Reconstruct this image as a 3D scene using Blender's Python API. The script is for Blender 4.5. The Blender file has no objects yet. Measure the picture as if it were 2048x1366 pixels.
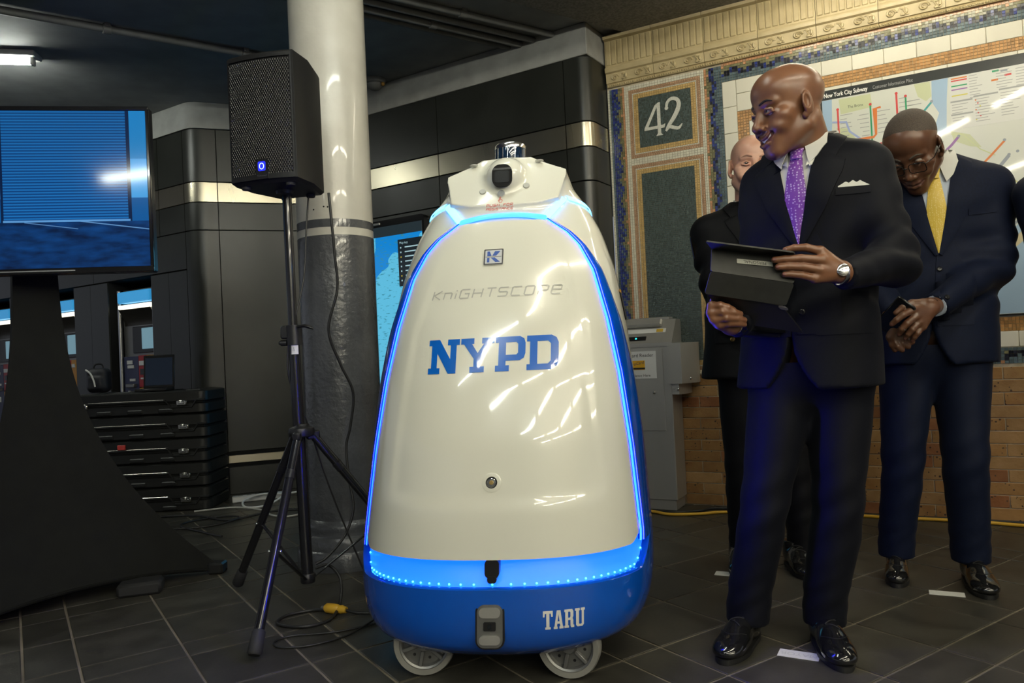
import bpy, bmesh, math, random
import numpy as np
from mathutils import Vector, Matrix
from mathutils.bvhtree import BVHTree
random.seed(7); np.random.seed(7)
PI = math.pi
SC = bpy.context.scene
COL = SC.collection

# ------------------------------------------------------------------ camera
CAM_H = 0.93
cam_d = bpy.data.cameras.new('camera'); cam = bpy.data.objects.new('camera', cam_d); COL.objects.link(cam)
cam_d.sensor_width = 36.0; cam_d.sensor_fit = 'HORIZONTAL'; cam_d.lens = 1507.6 / 2048 * 36.0
cam_d.clip_start = 0.05; cam_d.clip_end = 100
cam.matrix_world = Matrix.Translation((0, 0, CAM_H)) @ Matrix.Rotation(PI / 2 + 0.01563, 4, 'X') @ Matrix.Rotation(-0.047, 4, 'Z')
SC.camera = cam
# ------------------------------------------------------------------ world, exposure
w = bpy.data.worlds.new('station_dark'); SC.world = w; w.use_nodes = True
w.node_tree.nodes['Background'].inputs[0].default_value = (0.80, 0.86, 1.0, 1)
w.node_tree.nodes['Background'].inputs[1].default_value = 0.30
SC.view_settings.view_transform = 'Standard'; SC.view_settings.look = 'None'
SC.view_settings.gamma = 1.0; SC.view_settings.use_curve_mapping = False
SC.view_settings.exposure = 0.0
SC.cycles.use_denoising = True
SC.cycles.max_bounces = 6; SC.cycles.diffuse_bounces = 3; SC.cycles.glossy_bounces = 4; SC.cycles.transmission_bounces = 4
SC.cycles.caustics_reflective = False; SC.cycles.caustics_refractive = False
SC.cycles.sample_clamp_indirect = 6.0
TUBE_W = 80.0        # radiance of the fluorescent tubes
# the rows of ceiling battens: centre, direction angle, length, tint, relative brightness
WARM = (1.0, 0.93, 0.72); COOL = (0.95, 1.0, 0.90)

# ------------------------------------------------------------------ materials
def _principled(name):
    m = bpy.data.materials.new(name); m.use_nodes = True
    return m, m.node_tree, m.node_tree.nodes['Principled BSDF']
def mat(name, col, rough=0.5, metal=0.0, spec=0.5, coat=0.0, emit=None, estr=0.0, trans=0.0, ior=1.45, alpha=1.0, sheen=0.0, sub=0.0):
    m, nt, b = _principled(name)
    b.inputs['Base Color'].default_value = (*col, 1); b.inputs['Roughness'].default_value = rough
    b.inputs['Metallic'].default_value = metal; b.inputs['Specular IOR Level'].default_value = spec
    b.inputs['Coat Weight'].default_value = coat; b.inputs['Coat Roughness'].default_value = 0.04
    b.inputs['Transmission Weight'].default_value = trans; b.inputs['IOR'].default_value = ior
    b.inputs['Alpha'].default_value = alpha; b.inputs['Sheen Weight'].default_value = sheen
    if sub: b.inputs['Subsurface Weight'].default_value = sub; b.inputs['Subsurface Radius'].default_value = (.012, .005, .003); b.inputs['Subsurface Scale'].default_value = 1.0
    if emit: b.inputs['Emission Color'].default_value = (*emit, 1); b.inputs['Emission Strength'].default_value = estr
    return m
def nmat(name, c1, c2, scale=20, rough=0.5, metal=0.0, bump=0.0, detail=4, spec=0.5, coat=0.0, stretch=(1, 1, 1), lo=0.35, hi=0.65, rr=0.0, bscale=None, bdist=0.01, sheen=0.0, perobj=0.0):
    """noise-mottled principled; perobj varies brightness per object"""
    m, nt, b = _principled(name); N = nt.nodes; L = nt.links
    tc = N.new('ShaderNodeTexCoord'); mp = N.new('ShaderNodeMapping'); mp.inputs['Scale'].default_value = stretch
    L.new(tc.outputs['Object'], mp.inputs['Vector'])
    if perobj:
        oi = N.new('ShaderNodeObjectInfo'); mm = N.new('ShaderNodeVectorMath'); mm.operation = 'MULTIPLY_ADD'
        cx = N.new('ShaderNodeCombineXYZ'); L.new(oi.outputs['Random'], cx.inputs[0]); L.new(oi.outputs['Random'], cx.inputs[1])
        mm.inputs[1].default_value = (37, 53, 0); L.new(cx.outputs[0], mm.inputs[0]); L.new(mp.outputs[0], mm.inputs[2]); vec = mm.outputs[0]
    else: vec = mp.outputs[0]
    n = N.new('ShaderNodeTexNoise'); n.inputs['Scale'].default_value = scale; n.inputs['Detail'].default_value = detail
    L.new(vec, n.inputs['Vector'])
    r = N.new('ShaderNodeValToRGB'); r.color_ramp.elements[0].position = lo; r.color_ramp.elements[1].position = hi
    r.color_ramp.elements[0].color = (*c1, 1); r.color_ramp.elements[1].color = (*c2, 1)
    L.new(n.outputs['Fac'], r.inputs[0]); out = r.outputs[0]
    if perobj:
        mr = N.new('ShaderNodeMapRange'); mr.inputs[3].default_value = 1 - perobj; mr.inputs[4].default_value = 1 + perobj
        L.new(oi.outputs['Random'], mr.inputs[0]); mx = N.new('ShaderNodeVectorMath'); mx.operation = 'SCALE'
        L.new(out, mx.inputs[0]); L.new(mr.outputs[0], mx.inputs['Scale']); out = mx.outputs[0]
    L.new(out, b.inputs['Base Color'])
    b.inputs['Roughness'].default_value = rough; b.inputs['Metallic'].default_value = metal
    b.inputs['Specular IOR Level'].default_value = spec; b.inputs['Coat Weight'].default_value = coat; b.inputs['Sheen Weight'].default_value = sheen
    if rr:
        m2 = N.new('ShaderNodeMapRange'); m2.inputs[3].default_value = rough - rr; m2.inputs[4].default_value = rough + rr
        L.new(n.outputs['Fac'], m2.inputs[0]); L.new(m2.outputs[0], b.inputs['Roughness'])
    if bump:
        n2 = N.new('ShaderNodeTexNoise'); n2.inputs['Scale'].default_value = bscale or scale; n2.inputs['Detail'].default_value = 3
        L.new(vec, n2.inputs['Vector'])
        bp = N.new('ShaderNodeBump'); bp.inputs['Strength'].default_value = bump; bp.inputs['Distance'].default_value = bdist
        L.new(n2.outputs['Fac'], bp.inputs['Height']); L.new(bp.outputs[0], b.inputs['Normal'])
    return m

# ------------------------------------------------------------------ mesh building
class MB:
    def __init__(s): s.v = []; s.f = []; s.m = []; s.mi = 0
    def add(s, vs, fs):
        o = len(s.v); s.v += [tuple(map(float, p)) for p in vs]
        for f in fs: s.f.append(tuple(i + o for i in f)); s.m.append(s.mi)
        return s
    def join(s, other, M=None, mi=None):
        o = len(s.v)
        s.v += [tuple(M @ Vector(p)) for p in other.v] if M else list(other.v)
        for f, k in zip(other.f, other.m): s.f.append(tuple(i + o for i in f)); s.m.append(k if mi is None else mi)
        return s
    def box(s, c, d, R=None, bev=0.0):
        hx, hy, hz = d[0] / 2, d[1] / 2, d[2] / 2
        if bev <= 0:
            vs = [Vector((sx * hx, sy * hy, sz * hz)) for sx in (-1, 1) for sy in (-1, 1) for sz in (-1, 1)]
            fs = [(0, 1, 3, 2), (4, 6, 7, 5), (0, 4, 5, 1), (2, 3, 7, 6), (0, 2, 6, 4), (1, 5, 7, 3)]
        else:
            b = min(bev, hx * .99, hy * .99, hz * .99); vs = []; idx = {}
            for sx in (-1, 1):
                for sy in (-1, 1):
                    for sz in (-1, 1):
                        for ax in range(3):
                            p = [sx * (hx - b), sy * (hy - b), sz * (hz - b)]; p[ax] = (sx * hx, sy * hy, sz * hz)[ax]
                            idx[(sx, sy, sz, ax)] = len(vs); vs.append(Vector(p))
            fs = []
            def q(*k): fs.append(tuple(idx[t] for t in k))
            for ax in range(3):
                a, bb = [i for i in range(3) if i != ax]
                for sg in (-1, 1):
                    def key(sa, sb):
                        t = [0, 0, 0]; t[ax] = sg; t[a] = sa; t[bb] = sb; return (*t, ax)
                    o = [key(-1, -1), key(1, -1), key(1, 1), key(-1, 1)]
                    if (sg > 0) != (ax != 1): o.reverse()
                    q(*o)
            for ax in range(3):
                a, bb = [i for i in range(3) if i != ax]
                for sa in (-1, 1):
                    for sb in (-1, 1):
                        def key(se, wh):
                            t = [0, 0, 0]; t[ax] = se; t[a] = sa; t[bb] = sb; return (*t, wh)
                        o = [key(-1, a), key(1, a), key(1, bb), key(-1, bb)]
                        p = [vs[idx[k]] for k in o]; nn = (p[1] - p[0]).cross(p[2] - p[1])
                        t = [0, 0, 0]; t[a] = sa; t[bb] = sb
                        if nn.dot(Vector(t)) < 0: o.reverse()
                        q(*o)
            for sx in (-1, 1):
                for sy in (-1, 1):
                    for sz in (-1, 1):
                        o = [(sx, sy, sz, 0), (sx, sy, sz, 1), (sx, sy, sz, 2)]
                        if sx * sy * sz < 0: o.reverse()
                        q(*o)
        c = Vector(c); R = R or Matrix.Identity(3)
        return s.add([c + R @ p for p in vs], fs)
    def bx(s, x0, x1, y0, y1, z0, z1, bev=0.0):
        return s.box(((x0 + x1) / 2, (y0 + y1) / 2, (z0 + z1) / 2), (abs(x1 - x0), abs(y1 - y0), abs(z1 - z0)), None, bev)
    def tube(s, pts, r, n=10, cap=True, closed=False, flat=1.0):
        P = [Vector(p) for p in pts]; k = len(P); rs = r if hasattr(r, '__len__') else [r] * k
        up = Vector((0, 0, 1)); prev = None; rings = []
        for i in range(k):
            if closed: t = P[(i + 1) % k] - P[i - 1]
            else: t = P[min(i + 1, k - 1)] - P[max(i - 1, 0)]
            t = t.normalized() if t.length > 1e-9 else Vector((0, 0, 1))
            if prev is None:
                a = up if abs(t.z) < .9 else Vector((1, 0, 0)); nrm = (a - t * a.dot(t)).normalized()
            else:
                nrm = prev - t * prev.dot(t); nrm = nrm.normalized() if nrm.length > 1e-6 else prev
            prev = nrm; bi = t.cross(nrm)
            rings.append([P[i] + (nrm * math.cos(2 * PI * j / n) * flat + bi * math.sin(2 * PI * j / n)) * rs[i] for j in range(n)])
        vs = [p for rg in rings for p in rg]; fs = []
        for i in range(k if closed else k - 1):
            i2 = (i + 1) % k
            for j in range(n): fs.append((i * n + j, i * n + (j + 1) % n, i2 * n + (j + 1) % n, i2 * n + j))
        if cap and not closed: fs.append(tuple(reversed(range(n)))); fs.append(tuple((k - 1) * n + j for j in range(n)))
        return s.add(vs, fs)
    def cyl(s, a, b, r, n=16, r2=None): return s.tube([a, b], [r, r if r2 is None else r2], n)
    def lathe(s, prof, n=24, M=None, cap=True):
        vs = []; fs = []; k = len(prof)
        for (r, z) in prof:
            for j in range(n): vs.append(Vector((r * math.cos(2 * PI * j / n), r * math.sin(2 * PI * j / n), z)))
        for i in range(k - 1):
            for j in range(n): fs.append((i * n + j, i * n + (j + 1) % n, (i + 1) * n + (j + 1) % n, (i + 1) * n + j))
        if cap: fs.append(tuple(reversed(range(n)))); fs.append(tuple((k - 1) * n + j for j in range(n)))
        if M: vs = [M @ p for p in vs]
        return s.add(vs, fs)
    def grid(s, rows, close_u=False, close_v=False, flip=False):
        nr, nc = len(rows), len(rows[0]); vs = [p for r in rows for p in r]; fs = []
        for i in range(nr if close_v else nr - 1):
            for j in range(nc if close_u else nc - 1):
                f = (i * nc + j, i * nc + (j + 1) % nc, ((i + 1) % nr) * nc + (j + 1) % nc, ((i + 1) % nr) * nc + j)
                fs.append(tuple(reversed(f)) if flip else f)
        return s.add(vs, fs)
    def prism(s, poly, y0, y1, plane='xz'):
        """polygon (2-D, any winding) extruded; plane xz -> along y, xy -> along z"""
        A = sum(poly[i - 1][0] * poly[i][1] - poly[i][0] * poly[i - 1][1] for i in range(len(poly)))
        if A < 0: poly = list(reversed(poly))
        n = len(poly)
        if plane == 'xz': vs = [(x, y0, z) for x, z in poly] + [(x, y1, z) for x, z in poly]
        else: vs = [(x, z, y1) for x, z in poly] + [(x, z, y0) for x, z in poly]
        fs = [tuple(range(n)), tuple(reversed(range(n, 2 * n)))]
        for i in range(n): j = (i + 1) % n; fs.append((j, i, n + i, n + j))
        return s.add(vs, fs)
    def sphere(s, c, r, nu=12, nv=8, R=None):
        r = r if hasattr(r, '__len__') else (r, r, r); c = Vector(c); rows = []
        for i in range(nv + 1):
            th = PI * (i / nv) ; th = min(max(th, 1e-3), PI - 1e-3)
            rows.append([c + ((R or Matrix.Identity(3)) @ Vector((r[0] * math.sin(th) * math.cos(2 * PI * j / nu), r[1] * math.sin(th) * math.sin(2 * PI * j / nu), r[2] * math.cos(th)))) for j in range(nu)])
        return s.grid(rows, close_u=True, flip=True)
    def mesh(s, name, mats, smooth=None):
        me = bpy.data.meshes.new(name); me.from_pydata(s.v, [], s.f)
        for m in (mats if isinstance(mats, (list, tuple)) else [mats]): me.materials.append(m)
        if any(s.m): me.polygons.foreach_set('material_index', s.m)
        if smooth:
            me.polygons.foreach_set('use_smooth', [True] * len(me.polygons))
            if smooth < 180: me.set_sharp_from_angle(angle=math.radians(smooth))
        me.update(); return me

def link(name, me, parent=None, M=None, loc=None, rotz=None):
    o = bpy.data.objects.new(name, me); COL.objects.link(o)
    if parent is not None: o.parent = parent
    if M is not None: o.matrix_basis = M
    if loc is not None: o.location = loc
    if rotz is not None: o.rotation_euler = (0, 0, rotz)
    return o
def obj(name, mb, mats, parent=None, smooth=None, **k): return link(name, mb.mesh(name, mats, smooth), parent, **k)
def tag(o, label, cat=None, group=None, kind=None):
    o['label'] = label
    if cat: o['category'] = cat
    if group: o['group'] = group
    if kind: o['kind'] = kind
    return o
def thing(name, label, cat, loc=(0, 0, 0), rotz=0.0, group=None):
    o = bpy.data.objects.new(name, None); COL.objects.link(o); o.location = loc; o.rotation_euler = (0, 0, rotz); o.empty_display_size = .1
    return tag(o, label, cat, group)
def spline(pts, n=8):
    """Catmull-Rom through points"""
    P = [np.array(p, float) for p in pts]; P = [2 * P[0] - P[1]] + P + [2 * P[-1] - P[-2]]; out = []
    for i in range(1, len(P) - 2):
        for k in range(n):
            t = k / n; a, b, c, d = P[i - 1:i + 3]
            out.append(tuple(.5 * (2 * b + (c - a) * t + (2 * a - 5 * b + 4 * c - d) * t * t + (3 * b - a - 3 * c + d) * t ** 3)))
    out.append(tuple(P[-2])); return out
def lerp(a, b, t): return a + (b - a) * t
def rrect(w, h, r, n=5, c=(0, 0)):
    out = []
    for cx, cy, a0 in ((w / 2 - r, h / 2 - r, 0), (-w / 2 + r, h / 2 - r, 90), (-w / 2 + r, -h / 2 + r, 180), (w / 2 - r, -h / 2 + r, 270)):
        for k in range(n + 1):
            a = math.radians(a0 + 90 * k / n); out.append((c[0] + cx + r * math.cos(a), c[1] + cy + r * math.sin(a)))
    return out
def text_mb(body, size, align='CENTER', depth=0.0, shear=0.0, spacing=1.0, xs=1.0):
    """flat text as mesh data in local xz (facing -y), built with the built-in font"""
    cu = bpy.data.curves.new('t', 'FONT'); cu.body = body; cu.size = size; cu.align_x = align; cu.align_y = 'CENTER'; cu.shear = shear; cu.space_character = spacing; cu.resolution_u = 3
    o = bpy.data.objects.new('t', cu); COL.objects.link(o); dg = bpy.context.evaluated_depsgraph_get(); dg.update()
    me = bpy.data.meshes.new_from_object(o.evaluated_get(dg)); mb = MB()
    mb.add([(v.co.x * xs, 0, v.co.y) for v in me.vertices], [tuple(p.vertices) for p in me.polygons])
    bpy.data.objects.remove(o); bpy.data.curves.remove(cu); bpy.data.meshes.remove(me); return mb
def stroke2d(polys, width, y=0.0, mb=None):
    """flat strokes (polylines in xz) of a given width, facing -y"""
    mb = mb or MB()
    for pl in polys:
        P = [np.array(p, float) for p in pl]; n = len(P); L = []; R = []
        for i in range(n):
            t = P[min(i + 1, n - 1)] - P[max(i - 1, 0)]; l = np.hypot(*t); t = t / (l if l > 1e-9 else 1); nn = np.array((-t[1], t[0])) * width / 2
            if 0 < i < n - 1:
                a = P[i] - P[i - 1]; a = a / np.hypot(*a); cs = max(.5, abs(a @ t)); nn = nn / cs
            L.append(P[i] + nn); R.append(P[i] - nn)
        mb.add([(p[0], y, p[1]) for p in L] + [(p[0], y, p[1]) for p in R], [(i, n + i, n + i + 1, i + 1) for i in range(n - 1)])
    return mb
# ================================================================== signed-distance modelling (smooth, continuous organic surfaces)
class SDF:
    def __init__(s, lo, hi, h):
        s.lo = np.array(lo, float); s.h = h; s.n = np.maximum(4, np.ceil((np.array(hi) - s.lo) / h).astype(int) + 1)
        s.D = np.full(s.n, .2, np.float32)
        s.ax = [(s.lo[i] + h * np.arange(s.n[i])).astype(np.float32) for i in range(3)]
    def _win(s, lo, hi, m):
        a = np.clip(np.floor((np.array(lo) - m - s.lo) / s.h).astype(int), 0, s.n); b = np.clip(np.ceil((np.array(hi) + m - s.lo) / s.h).astype(int) + 1, 0, s.n)
        return tuple(slice(x, y) for x, y in zip(a, b))
    def _pts(s, w): return s.ax[0][w[0]][:, None, None], s.ax[1][w[1]][None, :, None], s.ax[2][w[2]][None, None, :]
    def op(s, prim, k=.01, mode='u'):
        fn, lo, hi = prim; w = s._win(lo, hi, .03 + 2 * k)
        if any(x.stop <= x.start for x in w): return s
        X, Y, Z = s._pts(w); d = fn(X, Y, Z).astype(np.float32); a = s.D[w]
        if mode == 'u':
            if k <= 0: s.D[w] = np.minimum(a, d)
            else: hh = np.maximum(k - np.abs(a - d), 0) / k; s.D[w] = np.minimum(a, d) - hh * hh * k * .25
        elif mode == 's':
            d = -d
            if k <= 0: s.D[w] = np.maximum(a, d)
            else: hh = np.maximum(k - np.abs(a - d), 0) / k; s.D[w] = np.maximum(a, d) + hh * hh * k * .25
        elif mode == 'disp': s.D[w] = a + d
        elif mode == 'i': s.D[w] = np.maximum(a, d)
        return s
    def u(s, p, k=.01): return s.op(p, k, 'u')
    def cut(s, p, k=.0): return s.op(p, k, 's')
    def clip(s, p, nrm, near=None, rad=None):
        """keep the side where (x-p).nrm < 0 (optionally only within rad of near)"""
        nrm = np.array(nrm, float); nrm /= np.linalg.norm(nrm); p = np.array(p, float)
        if near is None: w = tuple(slice(0, k) for k in s.n)
        else: w = s._win(np.array(near) - rad, np.array(near) + rad, 0)
        X, Y, Z = s._pts(w); d = (X - p[0]) * nrm[0] + (Y - p[1]) * nrm[1] + (Z - p[2]) * nrm[2]
        if near is not None:
            r = np.sqrt((X - near[0]) ** 2 + (Y - near[1]) ** 2 + (Z - near[2]) ** 2); d = np.where(r < rad, d, -1)
        s.D[w] = np.maximum(s.D[w], d.astype(np.float32)); return s
    def disp(s, fn, lo=None, hi=None):
        lo = s.lo if lo is None else lo; hi = (s.lo + s.h * s.n) if hi is None else hi; return s.op((fn, np.array(lo) + .03, np.array(hi) - .03), 0, 'disp')
    def mesh(s, M=None, smooth_it=0):
        D = s.D; ins = D < 0; nx, ny, nz = D.shape
        cs = np.zeros((nx - 1, ny - 1, nz - 1), np.int8)
        for a in (0, 1):
            for b in (0, 1):
                for c in (0, 1): cs += ins[a:nx - 1 + a, b:ny - 1 + b, c:nz - 1 + c]
        act = np.argwhere((cs > 0) & (cs < 8)); idx = np.full(cs.shape, -1, np.int32); idx[tuple(act.T)] = np.arange(len(act))
        acc = np.zeros((len(act), 3)); cnt = np.zeros(len(act)); i, j, k = act.T
        for a in range(3):
            for o1 in (0, 1):
                for o2 in (0, 1):
                    o = [0, 0, 0]; oth = [x for x in range(3) if x != a]; o[oth[0]] = o1; o[oth[1]] = o2; p = list(o); p[a] = 1
                    d0 = D[i + o[0], j + o[1], k + o[2]]; d1 = D[i + p[0], j + p[1], k + p[2]]; m = (d0 < 0) != (d1 < 0)
                    t = np.where(m, d0 / np.where(m, d0 - d1, 1), 0); q = np.tile(np.array(o, float), (len(act), 1)); q[:, a] += t
                    acc[m] += q[m]; cnt[m] += 1
        V = (act + acc / cnt[:, None]) * s.h + s.lo; F = []
        for a in range(3):
            oth = [(a + 1) % 3, (a + 2) % 3]
            s0 = [slice(None)] * 3; s1 = [slice(None)] * 3; s0[a] = slice(0, -1); s1[a] = slice(1, None)
            A, B = ins[tuple(s0)], ins[tuple(s1)]; e = np.argwhere(A != B); ok = (e[:, oth[0]] > 0) & (e[:, oth[1]] > 0)
            for x in oth: ok &= e[:, x] < (D.shape[x] - 1)
            e = e[ok]
            if not len(e): continue
            def at(d0, d1):
                q = e.copy(); q[:, oth[0]] -= d0; q[:, oth[1]] -= d1; return idx[tuple(q.T)]
            qd = np.stack([at(0, 0), at(1, 0), at(1, 1), at(0, 1)], 1); fl = A[tuple(e.T)]; qd[~fl] = qd[~fl][:, ::-1]; F.append(qd)
        F = np.concatenate(F)
        for _ in range(smooth_it):      # light Laplacian smoothing
            acc = np.zeros_like(V); c = np.zeros(len(V))
            for q in range(4):
                a, b = F[:, q], F[:, (q + 1) % 4]; np.add.at(acc, a, V[b]); np.add.at(c, a, 1); np.add.at(acc, b, V[a]); np.add.at(c, b, 1)
            V = V * .5 + .5 * acc / np.maximum(c, 1)[:, None]
        if M is not None:
            Mn = np.array(M); V = V @ Mn[:3, :3].T + Mn[:3, 3]
        mb = MB(); mb.v = [tuple(p) for p in V.tolist()]; mb.f = [tuple(f) for f in F.tolist()]; mb.m = [0] * len(mb.f); return mb
def ell(c, r, R=None):
    c = np.array(c, float); r = np.array(r if hasattr(r, '__len__') else (r, r, r), float); Rm = None if R is None else np.array(R)[:3, :3]; b = r if R is None else np.array([r.max()] * 3)
    def fn(X, Y, Z):
        x, y, z = X - c[0], Y - c[1], Z - c[2]
        if Rm is not None: x, y, z = (Rm[0, i] * x + Rm[1, i] * y + Rm[2, i] * z for i in range(3))
        k0 = np.sqrt((x / r[0]) ** 2 + (y / r[1]) ** 2 + (z / r[2]) ** 2) + 1e-9; k1 = np.sqrt((x / r[0] ** 2) ** 2 + (y / r[1] ** 2) ** 2 + (z / r[2] ** 2) ** 2) + 1e-9
        return k0 * (k0 - 1) / k1
    return fn, c - b, c + b
def rc(a, b, ra, rb=None):
    a = np.array(a, float); b = np.array(b, float); rb = ra if rb is None else rb; ba = b - a; L2 = ba @ ba + 1e-12; m = max(ra, rb)
    def fn(X, Y, Z):
        t = np.clip(((X - a[0]) * ba[0] + (Y - a[1]) * ba[1] + (Z - a[2]) * ba[2]) / L2, 0, 1)
        return np.sqrt((X - a[0] - t * ba[0]) ** 2 + (Y - a[1] - t * ba[1]) ** 2 + (Z - a[2] - t * ba[2]) ** 2) - (ra + (rb - ra) * t)
    return fn, np.minimum(a, b) - m, np.maximum(a, b) + m
def rbox(c, d, r=.005, R=None):
    c = np.array(c, float); d = np.array(d, float) / 2 - r; Rm = None if R is None else np.array(R)[:3, :3]; bb = (d + r) if R is None else np.array([np.linalg.norm(d + r)] * 3)
    def fn(X, Y, Z):
        x, y, z = X - c[0], Y - c[1], Z - c[2]
        if Rm is not None: x, y, z = (Rm[0, i] * x + Rm[1, i] * y + Rm[2, i] * z for i in range(3))
        qx, qy, qz = np.abs(x) - d[0], np.abs(y) - d[1], np.abs(z) - d[2]
        return np.sqrt(np.maximum(qx, 0) ** 2 + np.maximum(qy, 0) ** 2 + np.maximum(qz, 0) ** 2) + np.minimum(np.maximum(qx, np.maximum(qy, qz)), 0) - r
    return fn, c - bb, c + bb
def loftp(zs, cx, cy, rx, ry, yaw=0.0, n=2.3):
    """vertical stack of super-ellipses, sections turned by yaw"""
    zs = np.array(zs, float); cx, cy, rx, ry = (np.array(q, float) if hasattr(q, '__len__') else np.full(len(zs), float(q)) for q in (cx, cy, rx, ry)); ca, sa = math.cos(yaw), math.sin(yaw); m = max(rx.max(), ry.max())
    def fn(X, Y, Z):
        z = Z; ax, ay, bx, by = (np.interp(z, zs, q) for q in (cx, cy, rx, ry)); x0, y0 = X - ax, Y - ay; x, y = ca * x0 + sa * y0, -sa * x0 + ca * y0
        k = (np.abs(x / bx) ** n + np.abs(y / by) ** n) ** (1 / n); d = (k - 1) * np.minimum(bx, by)
        return np.maximum(d, np.maximum(zs[0] - z, z - zs[-1]))
    return fn, (cx.min() - m, cy.min() - m, zs[0]), (cx.max() + m, cy.max() + m, zs[-1])
def chain(S, pts, rs, k=.006):
    for a, b, ra, rb in zip(pts[:-1], pts[1:], rs[:-1], rs[1:]): S.u(rc(a, b, ra, rb), k)
    return S
def bvh_of(mb): return BVHTree.FromPolygons([Vector(v) for v in mb.v], mb.f)
def project(mb, bvh, d, off, far=2.0):
    """drop every vertex along -d onto the surface and lift it by off (verts given on any plane in front)"""
    d = Vector(d).normalized(); out = []; miss = 0
    for v in mb.v:
        p = Vector(v); h = bvh.ray_cast(p + d * far, -d)
        if h[0] is None: h = bvh.find_nearest(p); miss += 1
        out.append(tuple(h[0] + h[1] * off) if h[1].dot(d) > 0 else tuple(h[0] + d * off))
    mb.v = out; return mb
def subdiv(mb, maxlen):
    """split long edges so that flat art can follow a curved surface"""
    me = bpy.data.meshes.new('s'); me.from_pydata(mb.v, [], mb.f); bm = bmesh.new(); bm.from_mesh(me); bmesh.ops.triangulate(bm, faces=bm.faces[:])
    for _ in range(7):
        es = [e for e in bm.edges if e.calc_length() > maxlen]
        if not es: break
        bmesh.ops.subdivide_edges(bm, edges=es, cuts=1, use_grid_fill=False); bmesh.ops.triangulate(bm, faces=[f for f in bm.faces if len(f.verts) > 3])
    bm.to_mesh(me); bm.free(); o = MB(); o.add([v.co[:] for v in me.vertices], [tuple(p.vertices) for p in me.polygons]); bpy.data.meshes.remove(me); return o
def move(mb, M):
    mb.v = [tuple(M @ Vector(v)) for v in mb.v]; return mb
def strip(left, right, rows=14, cols=6):
    """ribbon of quads between two polylines"""
    def rs(pl, n):
        P = np.array(pl, float); d = np.r_[0, np.cumsum(np.linalg.norm(np.diff(P, axis=0), axis=1))]; t = np.linspace(0, d[-1], n); return np.stack([np.interp(t, d, P[:, i]) for i in range(P.shape[1])], 1)
    A, B = rs(left, rows), rs(right, rows); mb = MB(); mb.grid([[tuple(a + (b - a) * k / cols) for k in range(cols + 1)] for a, b in zip(A, B)]); return mb
def solidify(mb, d, th):
    """give a projected sheet thickness towards -d (closed rim)"""
    d = Vector(d); n = len(mb.v); from collections import Counter
    ec = Counter()
    for f in mb.f:
        for a, b in zip(f, f[1:] + f[:1]): ec[(a, b)] += 1
    rim = [(a, b) for (a, b) in ec if (b, a) not in ec]
    mb.v = mb.v + [tuple(Vector(v) - d * th) for v in mb.v]; k0 = list(mb.f); mb.f = k0 + [tuple(reversed([i + n for i in f])) for f in k0] + [(b, a, a + n, b + n) for a, b in rim]; mb.m = [0] * len(mb.f); return mb
# ================================================================== the setting
D1 = Vector((-0.5551, 0.8318, 0)); D2 = Vector((0.8318, 0.5551, 0))      # floor grid directions
ANG2 = math.atan2(D2.y, D2.x)
M_SLATE = nmat('slate_floor_tile', (.030, .028, .022), (.049, .046, .036), 9, rough=.42, bump=.25, bscale=60, bdist=.002, rr=.08, perobj=.16)
M_GROUT = nmat('floor_grout', (.10, .085, .06), (.20, .17, .125), 3, rough=.85)
# ---- floor: slab with the tiles as its pieces, in grid coordinates (local x = D2, local y = D1)
fl = MB(); fl.bx(-14, 11, -10, 15, -.06, -.0035)
floor = obj('floor', fl, M_GROUT, rotz=ANG2); tag(floor, 'dark slate tiled station floor with pale grout joints', 'floor', kind='structure')
gx = [.155, .455, .75, .90, 1.2, 1.495, 1.65, 1.96, 2.26, 2.595, 2.745, 3.045, 3.345, 3.495]
while gx[-1] < 7.6: gx += [gx[-1] + .3, gx[-1] + .6, gx[-1] + .75]
while gx[0] > -6.6: gx = [gx[0] - .745, gx[0] - .445, gx[0] - .15] + gx
gy = [1.185, 1.46, 1.725, 2.02, 2.33, 2.65, 2.785, 3.105, 3.385, 3.53, 3.83, 4.13, 4.275]
while gy[-1] < 8.6: gy += [gy[-1] + .3, gy[-1] + .6, gy[-1] + .745]
while gy[0] > -4.6: gy = [gy[0] - .745, gy[0] - .445, gy[0] - .15] + gy
cells = []
for i in range(len(gx) - 1):
    for j in range(len(gy) - 1):
        c = D2 * ((gx[i] + gx[i + 1]) / 2) + D1 * ((gy[j] + gy[j + 1]) / 2)
        inview = c.y > 1.75 and abs(c.x) < .70 * c.y + .25
        cells.append((0 if inview else 1, c.length if c.y > 0 else 99, i, j))
cells.sort(); rest = MB(); rng = random.Random(3)
def tile_mb(mb, i, j, dz):
    g = .0042
    x0, x1, y0, y1 = gx[i] + g, gx[i + 1] - g, gy[j] + g, gy[j + 1] - g; b = .0025
    vs = [(x0, y0, -.03), (x1, y0, -.03), (x1, y1, -.03), (x0, y1, -.03), (x0, y0, dz - .0015), (x1, y0, dz - .0015), (x1, y1, dz - .0015), (x0, y1, dz - .0015),
          (x0 + b, y0 + b, dz), (x1 - b, y0 + b, dz), (x1 - b, y1 - b, dz), (x0 + b, y1 - b, dz)]
    fs = [(8, 9, 10, 11)] + [(a, (a + 1) % 4, 4 + (a + 1) % 4, 4 + a) for a in range(4)] + [(4 + a, 4 + (a + 1) % 4, 8 + (a + 1) % 4, 8 + a) for a in range(4)]
    mb.add(vs, fs)
for k, (a, d, i, j) in enumerate(cells):
    dz = -.0006 * rng.random()
    if k < 300:
        t = MB(); tile_mb(t, i, j, dz); obj('floor_tile', t, M_SLATE, floor)
    else: tile_mb(rest, i, j, dz)
o = obj('far_floor_tiles', rest, M_SLATE, floor); o['kind'] = 'stuff'

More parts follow.
